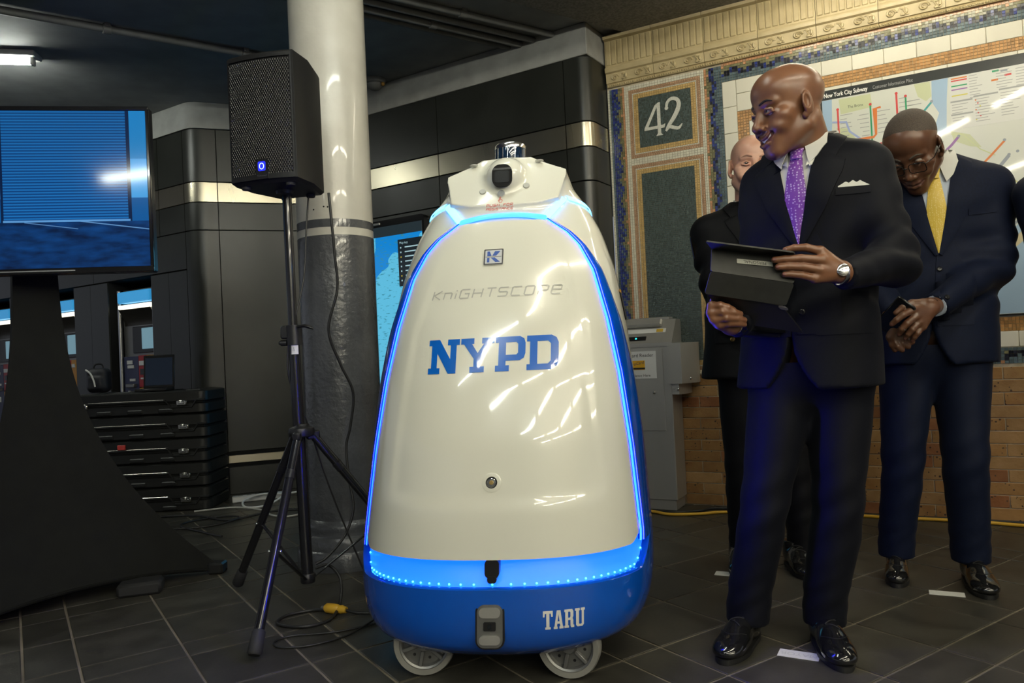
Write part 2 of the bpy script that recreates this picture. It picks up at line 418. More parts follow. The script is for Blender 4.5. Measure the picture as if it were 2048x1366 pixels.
# ---- ceiling
M_CEIL = nmat('painted_ceiling', (.24, .248, .25), (.30, .308, .31), 6, rough=.75, bump=.15, bscale=40, bdist=.004)
M_STIP = nmat('stippled_plaster', (.15, .145, .13), (.25, .24, .22), 70, rough=.85, bump=.6, bscale=90, bdist=.006)
ce = MB(); ce.bx(-9, 9, -10, 11, 2.858, 3.0)
ceiling = obj('ceiling', ce, M_CEIL); tag(ceiling, 'dark grey painted concrete ceiling of the station', 'ceiling', kind='structure')
sl = MB(); sl.bx(-9, 4.2, -11.0, 0, 2.822, 2.90, .006)
slab = obj('trim_1', sl, M_STIP, loc=(0.13, 4.08, 0), rotz=ANG2); tag(slab, 'stippled plaster soffit slab dropping from the ceiling above the mosaic wall', 'soffit', kind='structure')

# ---- wall with the mosaic (local x along the wall to the right, y into the wall)
RW = math.atan2(-0.478, 0.878)
M_MORTAR = nmat('wall_mortar', (.42, .36, .25), (.55, .48, .36), 30, rough=.9)
wb = MB(); wb.bx(-.38, 3.4, 0, .3, -.01, 2.86)
wallr = obj('wall_right', wb, M_MORTAR, loc=(.991, 4.429, 0), rotz=RW); tag(wallr, 'station wall with mosaic panels, white tiles, tan brick base and moulded cornice', 'wall', kind='structure')
# bricks
def brick_mat(nm, c1, c2):
    m = nmat(nm, c1, c2, 14, rough=.8, bump=.35, bscale=70, bdist=.004, perobj=.13)
    nt = m.node_tree; N = nt.nodes; L = nt.links; b = N['Principled BSDF']
    src = b.inputs['Base Color'].links[0].from_socket
    v = N.new('ShaderNodeTexVoronoi'); v.inputs['Scale'].default_value = 62; tc = [n for n in N if n.type == 'VECT_MATH' and n.operation == 'MULTIPLY_ADD'][0]
    L.new(tc.outputs[0], v.inputs['Vector'])
    sp = N.new('ShaderNodeSeparateColor'); L.new(v.outputs['Color'], sp.inputs[0])
    th = N.new('ShaderNodeMath'); th.operation = 'MULTIPLY'; th.inputs[1].default_value = .34; L.new(sp.outputs[0], th.inputs[0])
    ls = N.new('ShaderNodeMath'); ls.operation = 'LESS_THAN'; L.new(v.outputs['Distance'], ls.inputs[0]); L.new(th.outputs[0], ls.inputs[1])
    g2 = N.new('ShaderNodeMath'); g2.operation = 'GREATER_THAN'; g2.inputs[1].default_value = .5; L.new(sp.outputs[1], g2.inputs[0])
    ml = N.new('ShaderNodeMath'); ml.operation = 'MULTIPLY'; L.new(ls.outputs[0], ml.inputs[0]); L.new(g2.outputs[0], ml.inputs[1])
    mx = N.new('ShaderNodeMixRGB'); mx.inputs[2].default_value = (.035, .018, .01, 1); L.new(ml.outputs[0], mx.inputs[0]); L.new(src, mx.inputs[1]); L.new(mx.outputs[0], b.inputs['Base Color'])
    return m
M_BR = [brick_mat('tan_brick', (.255, .125, .036), (.335, .180, .060)), brick_mat('buff_brick', (.275, .150, .052), (.36, .210, .085)), brick_mat('rust_brick', (.225, .082, .024), (.285, .118, .042))]
BH = .0626; BL = .2125
def brick_mesh(L_):
    b = MB(); b.bx(0, L_, -.0055, .02, 0, BH - .0045, .002); return b
BME = {}
for ci in range(12):
    z = .004 + ci * BH; u = -.38 + (0 if ci % 2 else -.105) + .05
    while u < 2.3:
        a = max(u, -.378); e = u + BL - .0045; L_ = round(e - a, 3)
        if L_ > .02:
            k = rng.choices((0, 1, 2), (5, 4, 2))[0]
            if (L_, k) not in BME: BME[(L_, k)] = brick_mesh(L_).mesh('brick', M_BR[k], 40)
            link('brick', BME[(L_, k)], wallr, loc=(a, rng.uniform(-.0010, .001), z))
        u += BL
# cream ledge above bricks (left) and mosaic border
M_CREAM = nmat('cream_glaze', (.58, .52, .37), (.66, .60, .45), 5, rough=.25, coat=.3)
lg = MB(); lg.bx(-.38, .318, -.022, .01, .757, .781, .006); obj('ledge', lg, M_CREAM, wallr, 40)
# ---- tesserae
def tone(nm, c, v=.25, rough=.22):
    """glazed tesserae: tone varies from piece to piece through the island"""
    m, nt, b = _principled(nm); N = nt.nodes; L = nt.links
    g = N.new('ShaderNodeNewGeometry'); mr = N.new('ShaderNodeMapRange'); mr.inputs[3].default_value = 1 - v; mr.inputs[4].default_value = 1 + v
    L.new(g.outputs['Random Per Island'], mr.inputs[0]); mx = N.new('ShaderNodeVectorMath'); mx.operation = 'SCALE'; mx.inputs[0].default_value = c
    L.new(mr.outputs[0], mx.inputs['Scale']); L.new(mx.outputs[0], b.inputs['Base Color']); b.inputs['Roughness'].default_value = rough
    return m
T_BLUE = tone('cobalt_tessera', (.022, .035, .16), .5); T_BLK = tone('black_tessera', (.012, .013, .022), .4); T_GRY = tone('slate_blue_tessera', (.085, .12, .135), .3)
T_OLV = tone('olive_tessera', (.17, .16, .085), .25); T_ORG = tone('salmon_tessera', (.48, .25, .13), .15); T_TAN = tone('tan_tessera', (.42, .29, .16), .12); T_HON = tone('honey_tessera', (.50, .34, .14), .12)
T_WHT = tone('white_tessera', (.62, .60, .50), .08); T_GRN = tone('teal_slate_tessera', (.070, .092, .087), .36); T_BRN = tone('caramel_tessera', (.40, .21, .07), .3, .3); T_PNK = tone('pink_tan_tessera', (.42, .26, .16), .12)
TS = [T_BLUE, T_BLK, T_GRY, T_OLV, T_ORG, T_TAN, T_HON, T_WHT, T_GRN, T_BRN, T_PNK]
BLUE, BLK, GRY, OLV, ORG, TAN, HON, WHT, GRN, BRN, PNK = range(11)
def tess(mb, u0, u1, z0, z1, pu, pz, fn, gap=.0016, tilt=.012, h=.005):
    nu = max(1, round((u1 - u0) / pu)); nz = max(1, round((z1 - z0) / pz)); pu = (u1 - u0) / nu; pz = (z1 - z0) / nz
    for i in range(nu):
        for j in range(nz):
            uc, zc = u0 + (i + .5) * pu, z0 + (j + .5) * pz; k = fn(uc, zc, i, j) if callable(fn) else fn
            if k is None: continue
            a, b = pu / 2 - gap / 2, pz / 2 - gap / 2; tu, tz = rng.uniform(-tilt, tilt), rng.uniform(-tilt, tilt); mb.mi = k
            f = [(uc + su * a, -h + su * a * tu + sz * b * tz, zc + sz * b) for su, sz in ((-1, -1), (1, -1), (1, 1), (-1, 1))]
            r = [(p[0], .002, p[2]) for p in f]
            mb.add(f + r, [(0, 1, 2, 3), (1, 0, 4, 5), (2, 1, 5, 6), (3, 2, 6, 7), (0, 3, 7, 4)])
    return mb
def mosaic(name, mb, par=wallr, label=None):
    o = obj(name, mb, TS, par); o['kind'] = 'stuff'
    if label: o['label'] = label
    return o
P_ = .0162
def zig(i, n=8):
    a = i % n; return a if a <= n // 2 else n - a
# left stepped border strip
def fn_left(u, z, i, j):
    b = zig(j, 8)           # 0..4
    if i == 0: return WHT
    edge = 4 + (b * .5)
    if i < 2: return GRY
    if i < edge - .1:
        return BLUE if (i + j) % 3 or i < 3 else GRY
    if i >= 7: return ORG
    if i == 6 and b == 0: return ORG
    return OLV
mb = MB(); tess(mb, -.378, -.272, .78, 2.512, .106 / 8, P_, fn_left); mosaic('mosaic_border', mb, label='stepped border strip of cobalt, olive and salmon tesserae at the left edge')
def fn_right(u, z, i, j):
    b = zig(j, 8)
    if i >= 5: return GRY
    if i == 0: return ORG if b < 4 else OLV
    if i == 1: return ORG if b == 0 else OLV
    e = 2 + (b + 1) // 2
    if i == e - 1 or i == e: return BLUE if (i + j) % 4 else BLK
    return OLV if i < e else GRY
mb = MB(); tess(mb, .212, .312, .78, 2.512, .10 / 7, P_, fn_right); mosaic('mosaic_border', mb, label='stepped border strip of salmon, olive and cobalt tesserae beside the white tiles')
def fn_top(u, z, i, j):
    b = zig(i, 8)           # rows from bottom j=0..6
    if j <= 1: return GRY
    if j >= 6: return ORG if (b != 0) else PNK
    e = 2 + (b + 1) // 2
    if j == e or j == e - 1 and j > 1: return (BLK if i % 3 else BLUE)
    if j > e: return ORG if (j == 5 and b == 0) else OLV
    return GRY
mb = MB(); tess(mb, .312, 3.38, 2.416, 2.522, .0155, .106 / 7, fn_top, tilt=.03); mosaic('mosaic_border', mb, label='zigzag band of dark tesserae running under the cornice')
mb = MB(); tess(mb, .312, 3.38, .768, .846, .0175, .078 / 5, lambda u, z, i, j: (ORG if (j == 0 and zig(i, 8) == 0) else GRY if (j in (0, 4) or zig(i, 8) in (0,)) else BLK if j in (1 + zig(i, 8) // 2, 2 + zig(i, 8) // 2) else OLV if j > 2 else GRY)); mosaic('mosaic_border', mb, label='zigzag band of dark tesserae above the tan bricks')
# the two framed panels: white lattice, tan, thin white, honey, teal field
def framed(u0, u1, z0, z1, name, label):
    # u0..u1,z0..z1 = inner edge of white lattice
    mb = MB()
    def ring(a, b, k, p):
        tess(mb, u0 + a, u1 - a, z1 - b, z1 - a, p, b - a, k); tess(mb, u0 + a, u1 - a, z0 + a, z0 + b, p, b - a, k)
        tess(mb, u0 + a, u0 + b, z0 + b, z1 - b, b - a, p, k); tess(mb, u1 - b, u1 - a, z0 + b, z1 - b, b - a, p, k)
    ring(0, .0135, PNK, .0135); ring(.0135, .022, PNK, .012); ring(.022, .029, WHT, .014); ring(.029, .044, HON, .0145); ring(.044, .058, HON, .0145)
    return mosaic(name, mb, label=label)
framed(-.245, .19, 2.069, 2.484, 'mosaic_frame', 'pink and honey tesserae frame around the number')
framed(-.245, .19, .782, 2.028, 'mosaic_frame', 'pink and honey tesserae frame around the tall teal field')
mb = MB()
tess(mb, -.272, -.245, .78, 2.512, .0135, .0165, WHT); tess(mb, .19, .212, .78, 2.512, .011, .0165, WHT)
tess(mb, -.245, .19, 2.484, 2.512, .0165, .014, WHT); tess(mb, -.245, .19, 2.028, 2.069, .0165, .0137, WHT)
mosaic('mosaic_lattice', mb, label='white tesserae bands dividing the mosaic panels')
def field(u0, u1, z0, z1, name):
    mb = MB(); z = z0
    tess(mb, u0, u1, z0, z1, .0075, .0115, GRN, gap=.0009, tilt=.05, h=.0035); return mosaic(name, mb)
field(-.187, .132, 2.127, 2.426, 'mosaic_field'); field(-.187, .132, .84, 1.97, 'mosaic_field')
# numerals 42, inlaid in white
M_NUM = tone('white_numeral', (.60, .60, .54), .05)
def pl(pts, ox, oz, s, sx=None): return [(ox + x * (sx or s), oz + z * s) for x, z in pts]
four = MB()
s_ = .2; ox, oz = -.155, 2.178
four.prism(pl([(.60, .99), (.68, 1.0), (.68, 0.08), (.76, .01), (.48, .01), (.55, .08), (.55, .88)], ox, oz, s_, .15), -.0075, .0)
four.prism(pl([(.55, .88), (.60, .99), (.46, .92), (.02, .30), (.0, .22), (.13, .26)], ox, oz, s_, .15), -.0075, .0)
four.prism(pl([(.0, .22), (.82, .22), (.86, .34), (.78, .31), (.07, .31)], ox, oz, s_, .15), -.0073, .0)
two = MB(); ox2 = -.03
arc = spline([(.08, .72), (.10, .84), (.18, .93), (.30, .95), (.42, .88), (.45, .74), (.40, .58), (.28, .38), (.14, .20), (.07, .08)], 5)
ws = [.035, .04, .045, .05, .055, .06, .065, .06, .05, .045]
def thick(arc, ws):
    n = len(arc); L = []; R = []
    for i, p in enumerate(arc):
        a = arc[min(i + 1, n - 1)]; b = arc[max(i - 1, 0)]; t = np.array(a) - np.array(b); t = t / np.hypot(*t); nn = np.array((-t[1], t[0])); wd = np.interp(i / (n - 1) * (len(ws) - 1), range(len(ws)), ws)
        L.append(tuple(np.array(p) + nn * wd)); R.append(tuple(np.array(p) - nn * wd))
    return L + R[::-1]
two.prism(pl(thick(arc, ws), ox2, oz + .015, s_), -.0075, 0)
two.prism(pl(thick(spline([(.03, .03), (.14, .14), (.28, .09), (.42, .06), (.53, .17)], 5), [.03, .05, .05, .045, .012]), ox2, oz + .015, s_), -.0073, 0)
two.prism(pl([(.08 + .055 * math.cos(t / 12 * 2 * PI), .70 + .055 * math.sin(t / 12 * 2 * PI)) for t in range(12)], ox2, oz + .015, s_), -.0074, 0)
M_NUMT = nmat('white_numeral_tesserae', (.52, .52, .46), (.66, .66, .60), 120, rough=.3)
obj('numeral', four, M_NUMT, wallr)['label'] = 'white numeral 4'; obj('numeral', two, M_NUMT, wallr)['label'] = 'white numeral 2'
# ---- caramel tessera frame with a stepped corner, round the map
mb = MB()
tess(mb, .62, 3.38, 2.272, 2.334, .0155, .0155, BRN); tess(mb, .56, .62, 2.17, 2.334, .0155, .0155, BRN)
tess(mb, .39, .56, 2.17, 2.233, .0155, .0155, BRN); tess(mb, .39, .452, .993, 2.17, .0155, .0155, BRN)
tess(mb, .39, 3.38, .925, .993, .0155, .0155, BRN)
mosaic('mosaic_frame', mb, label='caramel tesserae band framing the white tiles and the map')
# ---- white wall tiles
M_TILE = nmat('white_glazed_tile', (.64, .62, .53), (.71, .69, .60), 2.5, rough=.16, coat=.4, perobj=.05)
TME = {}
def wtile(u0, u1, z0, z1):
    k = (round(u1 - u0, 3), round(z1 - z0, 3))
    if k not in TME:
        b = MB(); b.bx(.0011, k[0] - .0011, -.0055, .003, .0011, k[1] - .0011, .0018); TME[k] = b.mesh('wall_tile', M_TILE, 40)
    link('wall_tile', TME[k], wallr, loc=(u0, rng.uniform(-.0004, .0004), z0))
def tiles(u0, u1, z0, z1, tu, tz):
    nu = max(1, round((u1 - u0) / tu)); nz = max(1, round((z1 - z0) / tz))
    for i in range(nu):
        for j in range(nz): wtile(u0 + (u1 - u0) * i / nu, u0 + (u1 - u0) * (i + 1) / nu, z0 + (z1 - z0) * j / nz, z0 + (z1 - z0) * (j + 1) / nz)
tiles(.39, 2.49, 2.334, 2.416, .15, .085); tiles(.312, .39, .925, 2.416, .08, .15)
tiles(.39, .56, 2.233, 2.334, .085, .1); tiles(.312, 2.4, .848, .925, .15, .08)
tiles(.452, .835, .993, 2.17, .125, .147); tiles(.62, .835, 2.17, 2.272, .11, .1); tiles(.835, 2.3, 2.2485, 2.272, .15, .024); tiles(.835, 2.3, .993, 1.006, .15, .013)
# ---- cornice of moulded terracotta blocks
M_TERRA = nmat('glazed_terracotta', (.36, .285, .145), (.48, .39, .22), 7, rough=.42, bump=.2, bscale=25, coat=.15)
cb = MB()
prof = [(0, 2.5225), (-.020, 2.5225), (-.024, 2.531), (-.020, 2.539), (-.022, 2.543), (-.030, 2.546), (-.034, 2.60), (-.046, 2.607), (-.05, 2.625), (-.046, 2.636), (-.036, 2.64), (-.036, 2.80), (-.060, 2.806), (-.064, 2.822), (0, 2.822)]
n = len(prof); W_ = .2985
cb.add([(0.0008, y, z) for y, z in prof] + [(W_, y, z) for y, z in prof], [(i, i + 1, n + i + 1, n + i) for i in range(n - 1)] + [tuple(reversed(range(n))), tuple(range(n, 2 * n))])
for k in range(8):      # raised flutes
    x = .008 + k * .0364; cb.bx(x, x + .029, -.0415, -.03, 2.65, 2.797, .003)
for k in range(22): cb.sphere((.0068 + k * .01357, -.0225, 2.531), (.0058, .006, .0068), 6, 4)
for k in range(2):      # scrolls
    cx = .075 + k * .149; pts = []
    for t in range(26):
        a = t / 25 * 3.4 * PI; r = .024 * (1 - t / 32); pts.append((cx - .018 + r * math.cos(a), -.034, 2.574 + r * .85 * math.sin(a)))
    cb.tube(pts, [.0055 - .0022 * t / 25 for t in range(26)], 5)
    pts = [(cx + .012 + .05 * t, -.034, 2.574 + .02 * math.sin(t * 5 + k)) for t in np.linspace(0, 1, 9)]; cb.tube(pts, [.005 - .003 * abs(t - .5) for t in np.linspace(0, 1, 9)], 5)
    for q in (-.016, .016): cb.sphere((cx + .036, -.034, 2.574 + q), (.013, .006, .008), 7, 4)
    cb.sphere((cx + .052, -.034, 2.574), (.009, .008, .014), 7, 4)
cme = cb.mesh('cornice_block', M_TERRA, 35)
for k in range(12): link('cornice_block', cme, wallr, loc=(-.38 + k * .3 + .008, 0, 0))

# ---- dark metal cladding
M_PANEL = nmat('black_enamel_panel', (.0135, .0145, .0118), (.019, .0203, .0168), 4, rough=.36, rr=.05)
M_GAP = mat('joint_black', (.002, .002, .002), .9)
def brushed(nm, c, r=.28):
    m = nmat(nm, tuple(x * .96 for x in c), c, 3, rough=r, metal=1.0, stretch=(1, 1, .2), rr=.03); return m
M_STEEL = brushed('brushed_steel_band', (.55, .50, .38))
def offs_path(path, d):
    """offset a 2-D polyline to its right-hand side by d"""
    out = []; n = len(path)
    for i in range(n):
        a = np.array(path[max(i - 1, 0)]); b = np.array(path[min(i + 1, n - 1)]); t = (b - a) / np.hypot(*(b - a)); out.append(np.array(path[i]) + np.array((t[1], -t[0])) * d)
    return out
def path_panel(name, path, z0, z1, m, par, proud=.012, bev=.002, back=.004):
    """sheet panel following a plan polyline; room side is on its right"""
    mb = MB(); f = offs_path(path, proud); f2 = offs_path(path, proud - bev); bk = offs_path(path, -back); n = len(path)
    rows = [[(p[0], p[1], z0) for p in bk], [(p[0], p[1], z0) for p in f2], [(p[0], p[1], z0 + bev) for p in f], [(p[0], p[1], z1 - bev) for p in f], [(p[0], p[1], z1) for p in f2], [(p[0], p[1], z1) for p in bk]]
    mb.grid(rows)
    for e in (0, n - 1): mb.add([r[e] for r in rows], [tuple(range(6)) if e else tuple(reversed(range(6)))])
    return obj(name, mb, m, par, 40)
def arc_path(c, r, a0, a1, n=7): return [(c[0] + r * math.cos(lerp(a0, a1, k / n)), c[1] + r * math.sin(lerp(a0, a1, k / n))) for k in range(n + 1)]
def sub(path, g0, g1):
    """shorten a straight 2-point path by gaps"""
    a, b = np.array(path[0]), np.array(path[1]); t = (b - a) / np.hypot(*(b - a)); return [tuple(a + t * g0), tuple(b - t * g1)]
ROWS = [(2.28, 2.665, 0), (2.1315, 2.2775, 1), (1.928, 2.129, 0), (.31, 1.9255, 0), (.225, .285, 1), (.0, .20, 0)]
# behind the robot: local x along the face (to the right), y into the wall; corner at x=0
RB = math.atan2(-0.534, 0.845); G = .003
bk = MB(); bk.prism([(-2.28, 0), (-.06, 0), (-.018, .018), (0, .06), (0, .26), (-2.28, .3)], 0, 2.666, 'xy'); bk.bx(-2.45, .0, .02, .3, 2.664, 2.86)
wallb = obj('wall_back', bk, M_GAP, loc=(.514, 4.413, 0), rotz=RB); tag(wallb, 'black panel clad wall with a steel band behind the white robot', 'wall', kind='structure')
M_PLAS = nmat('grey_plaster', (.26, .262, .25), (.33, .332, .32), 8, rough=.8)
b2 = MB(); b2.bx(-2.5, .012, -.012, .25, 2.6675, 2.857, .004); obj('soffit_strip', b2, M_PLAS, wallb)
cols = [(-2.25, -1.99), (-1.99, -1.112), (-1.112, -.15)]
for (z0, z1, st) in ROWS:
    for (a, b) in cols: path_panel('steel_panel' if st else 'panel', [(a + G, 0), (b - G, 0)], z0 + .0015, z1 - .0015, M_STEEL if st else M_PANEL, wallb)
    path_panel('steel_panel' if st else 'corner_panel', [(-.15 + G, 0), (-.06, 0)] + arc_path((-.06, .06), .06, -PI / 2, 0)[1:] + [(0, .24)], z0 + .0015, z1 - .0015, M_STEEL if st else M_PANEL, wallb)
# left clad pier with ticket machine niches; local frame at its rounded corner
bkl = MB(); LWX = -9.0
for (a, b) in ((-.51, -.05), (-1.61, -1.10), (-2.71, -2.20), (LWX, -3.30)): bkl.bx(a, b, 0, .3, 0, 1.65)
bkl.bx(LWX, -.05, 0, .3, 1.65, 2.86); bkl.bx(LWX, 0, .42, .5, 0, 2.86)
c19 = math.radians(19.0) - RB
ex, ey = math.cos(c19), math.sin(c19)
bkl.prism([(-.08, 0), (0.02, .0), (.10, .09), (.10 + 1.0 * ex, .09 + 1.0 * ey), (.9, 1.2), (-.08, .5)], 0, 2.86, 'xy')
walll = obj('wall_left', bkl, M_GAP, loc=(-2.282, 5.454, 0), rotz=RB); tag(walll, 'black panel clad pier with steel band and ticket machine niches', 'wall', kind='structure')
corner = [(-.06 + G, 0), (-.02, 0), (.02, .006), (.055, .028), (.085, .062), (.10, .09), (.10 + .05 * ex, .09 + .05 * ey)]
ra, rb = (.10 + .056 * ex, .09 + .056 * ey), (.10 + .99 * ex, .09 + .99 * ey)
for (z0, z1, st) in ROWS:
    m = M_STEEL if st else M_PANEL; nm = 'steel_panel' if st else 'panel'
    path_panel(nm, corner, z0 + .0015, z1 - .0015, m, walll); path_panel(nm, sub([ra, rb], 0, .02), z0 + .0015, z1 - .0015, m, walll)
    if z0 > 1.9:
        for (a, b) in ((-.37, -.06), (-1.33, -.37), (-2.29, -1.33), (-3.25, -2.29), (-4.2, -3.25)): path_panel(nm, [(a + G, 0), (b - G, 0)], z0 + .0015, z1 - .0015, m, walll)
for (a, b) in ((-.51, -.06), (-1.61, -1.10), (-2.71, -2.20), (-4.2, -3.30)):
    path_panel('panel', [(a + G, 0), ((a + b) / 2 - G / 2, 0)], .0015, 1.646, M_PANEL, walll); path_panel('panel', [((a + b) / 2 + G / 2, 0), (b - G, 0)], .0015, 1.646, M_PANEL, walll)
for (a, b) in ((-1.3, -.06), (-2.4, -1.3), (-4.2, -2.4)): path_panel('panel', [(a + G, 0), (b - G, 0)], 1.654, 1.924, M_PANEL, walll)
path_panel('soffit_strip', [(-4.3, 0)] + corner[1:-1] + [rb], 2.6675, 2.857, M_PLAS, walll, .022)

# ---- column
M_COLW = nmat('gloss_cream_paint', (.52, .50, .44), (.60, .58, .52), 5, rough=.30, bump=.45, bscale=16, bdist=.006, coat=.25)
M_COLG = nmat('gloss_grey_paint', (.062, .065, .071), (.086, .090, .097), 6, rough=.25, bump=.8, bscale=38, bdist=.005, coat=.2)
colm = thing('column', 'round station column painted cream above and dark grey below', 'column', (-.81, 3.56, 0)); colm['kind'] = 'structure'
RC = .176
def ringmb(segs):
    mb = MB(); mb.lathe(segs, 48); return mb
obj('column_shaft', ringmb([(RC, 1.575), (RC, 2.86)]), M_COLW, colm, 60)
obj('stripe', ringmb([(RC + .0008, 1.538), (RC + .0008, 1.575)]), M_COLG, colm, 60)['label'] = 'dark grey painted stripe'
obj('stripe', ringmb([(RC, 1.503), (RC, 1.538)]), M_COLW, colm, 60)['label'] = 'cream painted stripe'
obj('column_shaft', ringmb([(RC + .0008, .21), (RC + .0008, 1.503)]), M_COLG, colm, 60)
obj('column_base', ringmb([(.235, 0), (.235, .075), (.228, .085), (.222, .088), (.222, .13), (.214, .145), (.20, .150), (.197, .17), (.20, .185), (.192, .20), (.178, .215)]), M_COLG, colm, 40)
pn = MB()
for a_, z_ in ((-1.62, 1.63), (-1.52, 1.628), (-1.9, 1.62)): pn.sphere(((RC) * math.cos(a_), RC * math.sin(a_), z_), .004, 6, 4)
obj('screw_hole', pn, M_GAP, colm)

# ---- conduits on the ceiling
M_PIPE = nmat('painted_conduit', (.15, .15, .145), (.19, .19, .185), 10, rough=.6)
def conduit(name, label, a, b, r, z, straps):
    t = thing(name, label, 'pipe', (a[0], a[1], z)); A = Vector((0, 0, 0)); Bv = Vector((b[0] - a[0], b[1] - a[1], 0))
    p = MB(); p.tube([A, Bv], r, 10); obj('pipe', p, M_PIPE, t, 60)
    for s_ in straps:
        q = MB(); c = A.lerp(Bv, s_); d = Bv.normalized(); q.tube([c - d * .022, c - d * .02, c + d * .02, c + d * .022], [r, r * 1.3, r * 1.3, r], 10); q.box(c + Vector((0, 0, r * .6)), (.03, r * 3.2, r * 1.0), Matrix.Rotation(math.atan2(d.y, d.x), 3, 'Z')); obj('strap', q, M_PIPE, t, 40)
    return t
def along(p, s): return (p[0] + D2.x * s, p[1] + D2.y * s)
def pd(v, du): return (v[0] + du * .5551, v[1] - du * .8318)
conduit('ceiling_pipe', 'grey painted conduit on the ceiling nearest the plaster slab', along((-.51, 4.012), -2.2), (.347, 4.53), .018, 2.838, (.55, .8))
conduit('ceiling_pipe', 'grey painted conduit, second from the plaster slab', along((-.6, 4.05), -2.2), (.27, 4.62), .018, 2.838, (.6,))
conduit('ceiling_pipe', 'thicker grey conduit between the thin ceiling pipes', along((-.69, 4.063), -2.2), (.17, 4.66), .02, 2.836, (.5, .8))
conduit('ceiling_pipe', 'grey painted conduit, furthest of the four from the plaster slab', along((-.72, 4.16), -2.2), (.12, 4.72), .016, 2.84, (.6,))
conduit('ceiling_pipe', 'long thin conduit crossing the dark ceiling above the television', along((-2.566, 3.872), -2.5), along((-1.45, 4.64), .3), .022, 2.834, (.55, .72, .9))

# ---- unseen pale tiled wall, added behind the camera to bounce frontal fill
rw = MB(); rw.bx(-7, 6, 0, .2, 0, 2.858); rear = obj('wall_rear', rw, nmat('pale_wall_tile', (.5, .5, .46), (.58, .58, .54), 2, rough=.3), loc=(1.0, -7.6, 0), rotz=ANG2 - .35); tag(rear, 'unseen pale tiled wall added behind the camera for frontal fill', 'wall', kind='structure')
# ================================================================== the security robot
M_RWHITE = mat('robot_white_gloss', (.72, .715, .63), .18, coat=.9, spec=.5)
M_RBLUE = mat('robot_blue_gloss', (.002, .080, .48), .16, coat=.8)
M_LED = mat('blue_led_strip', (.1, .3, .9), .3, emit=(.02, .20, 1.0), estr=3.0)
M_LEDC = mat('cyan_led_strip', (.3, .7, .9), .3, emit=(.07, .36, 1.0), estr=6.0)
M_LEDDIF = mat('blue_backlit_channel', (.05, .2, .8), .35, emit=(.002, .11, 1.0), estr=1.9)
M_SPILL = mat('added_blue_spill', (.1, .1, .9), .3, emit=(.0008, .0012, 1.0), estr=560.0)  # strong emitter added for the blue spill on the surroundings
M_LEDDOT = mat('led_dot', (.4, .8, 1), .3, emit=(.04, .55, 1.0), estr=5.0)
M_DKPL = mat('black_plastic', (.012, .012, .013), .35); M_GREYM = mat('grey_cast_metal', (.22, .22, .215), .4, metal=.7); M_LTGREY = mat('light_grey_rubber', (.20, .195, .175), .6); M_PBTN = mat('plate_button_grey', (.34, .335, .32), .4, metal=.4)
M_SILV = mat('silver', (.75, .75, .74), .18, metal=1.0); M_LENS = mat('dark_lens', (.006, .008, .012), .05, coat=1.0); M_RED = mat('red_print', (.62, .05, .03), .4); M_GREYP = mat('grey_print', (.42, .42, .39), .35, coat=.5)
M_NAVYG = mat('lidar_glass', (.006, .02, .05), .06, coat=1.0)
RK = .046            # slight lean of the body on its suspension
robot = thing('security_robot', 'white and blue cone shaped police patrol robot with glowing blue trim', 'robot', (-.045, 2.50, 0), math.radians(-6.5))
def lean(mb):
    mb.v = [(x + RK * (z - .1), y, z) for x, y, z in mb.v]; return mb
def robj(name, mb, m, par=None, smooth=None, label=None):
    o = obj(name, lean(mb), m, par or robot, smooth)
    if label: o['label'] = label
    return o
RZ = [.085, .10, .14, .20, .28, .36, .50, .68, .86, 1.02, 1.18, 1.31, 1.42, 1.50, 1.54]
RWd = [.355, .394, .426, .445, .451, .448, .436, .421, .402, .380, .346, .300, .237, .17, .11]
RF = [.36, .395, .425, .44, .443, .440, .430, .405, .365, .318, .262, .208, .152, .10, .06]
RBk = [.36, .40, .43, .45, .45, .45, .44, .42, .39, .36, .32, .28, .23, .17, .11]
_z = np.linspace(.085, 1.54, 400)
def _sm(a):
    y = np.interp(_z, RZ, a); k = np.ones(17) / 17; yp = np.pad(y, 8, mode='reflect', reflect_type='odd'); return np.convolve(yp, k, 'valid')
_w, _f, _b = _sm(RWd), _sm(RF), _sm(RBk); RN = 2.55
def S(th, z, off=0.0):
    """shell point; th = 0 front, positive to image right"""
    w_, f_ = np.interp(z, _z, _w) + off, (np.interp(z, _z, _f) if abs(th) < PI / 2 else np.interp(z, _z, _b)) + off
    s, c = math.sin(th), math.cos(th); e = 2 / RN
    return (math.copysign(abs(s) ** e * w_, s), -math.copysign(abs(c) ** e * f_, c), z)
AZ = [.30, .40, .65, .86, 1.02, 1.17, 1.25, 1.29, 1.335]; AA = [.405, .405, .376, .344, .310, .268, .226, .190, .128]
def tha(z):
    a = np.interp(z, AZ, AA); w_ = np.interp(z, _z, _w); return math.asin(min(.999, (a / w_)) ** (RN / 2))
# white rear and upper shell
zs = np.linspace(.386, 1.50, 70); ths = np.linspace(-PI, PI, 121)[:-1]
mb = MB(); mb.grid([[S(t, z) for t in ths] for z in zs], close_u=True); robj('body_shell', mb, M_RWHITE, smooth=60)
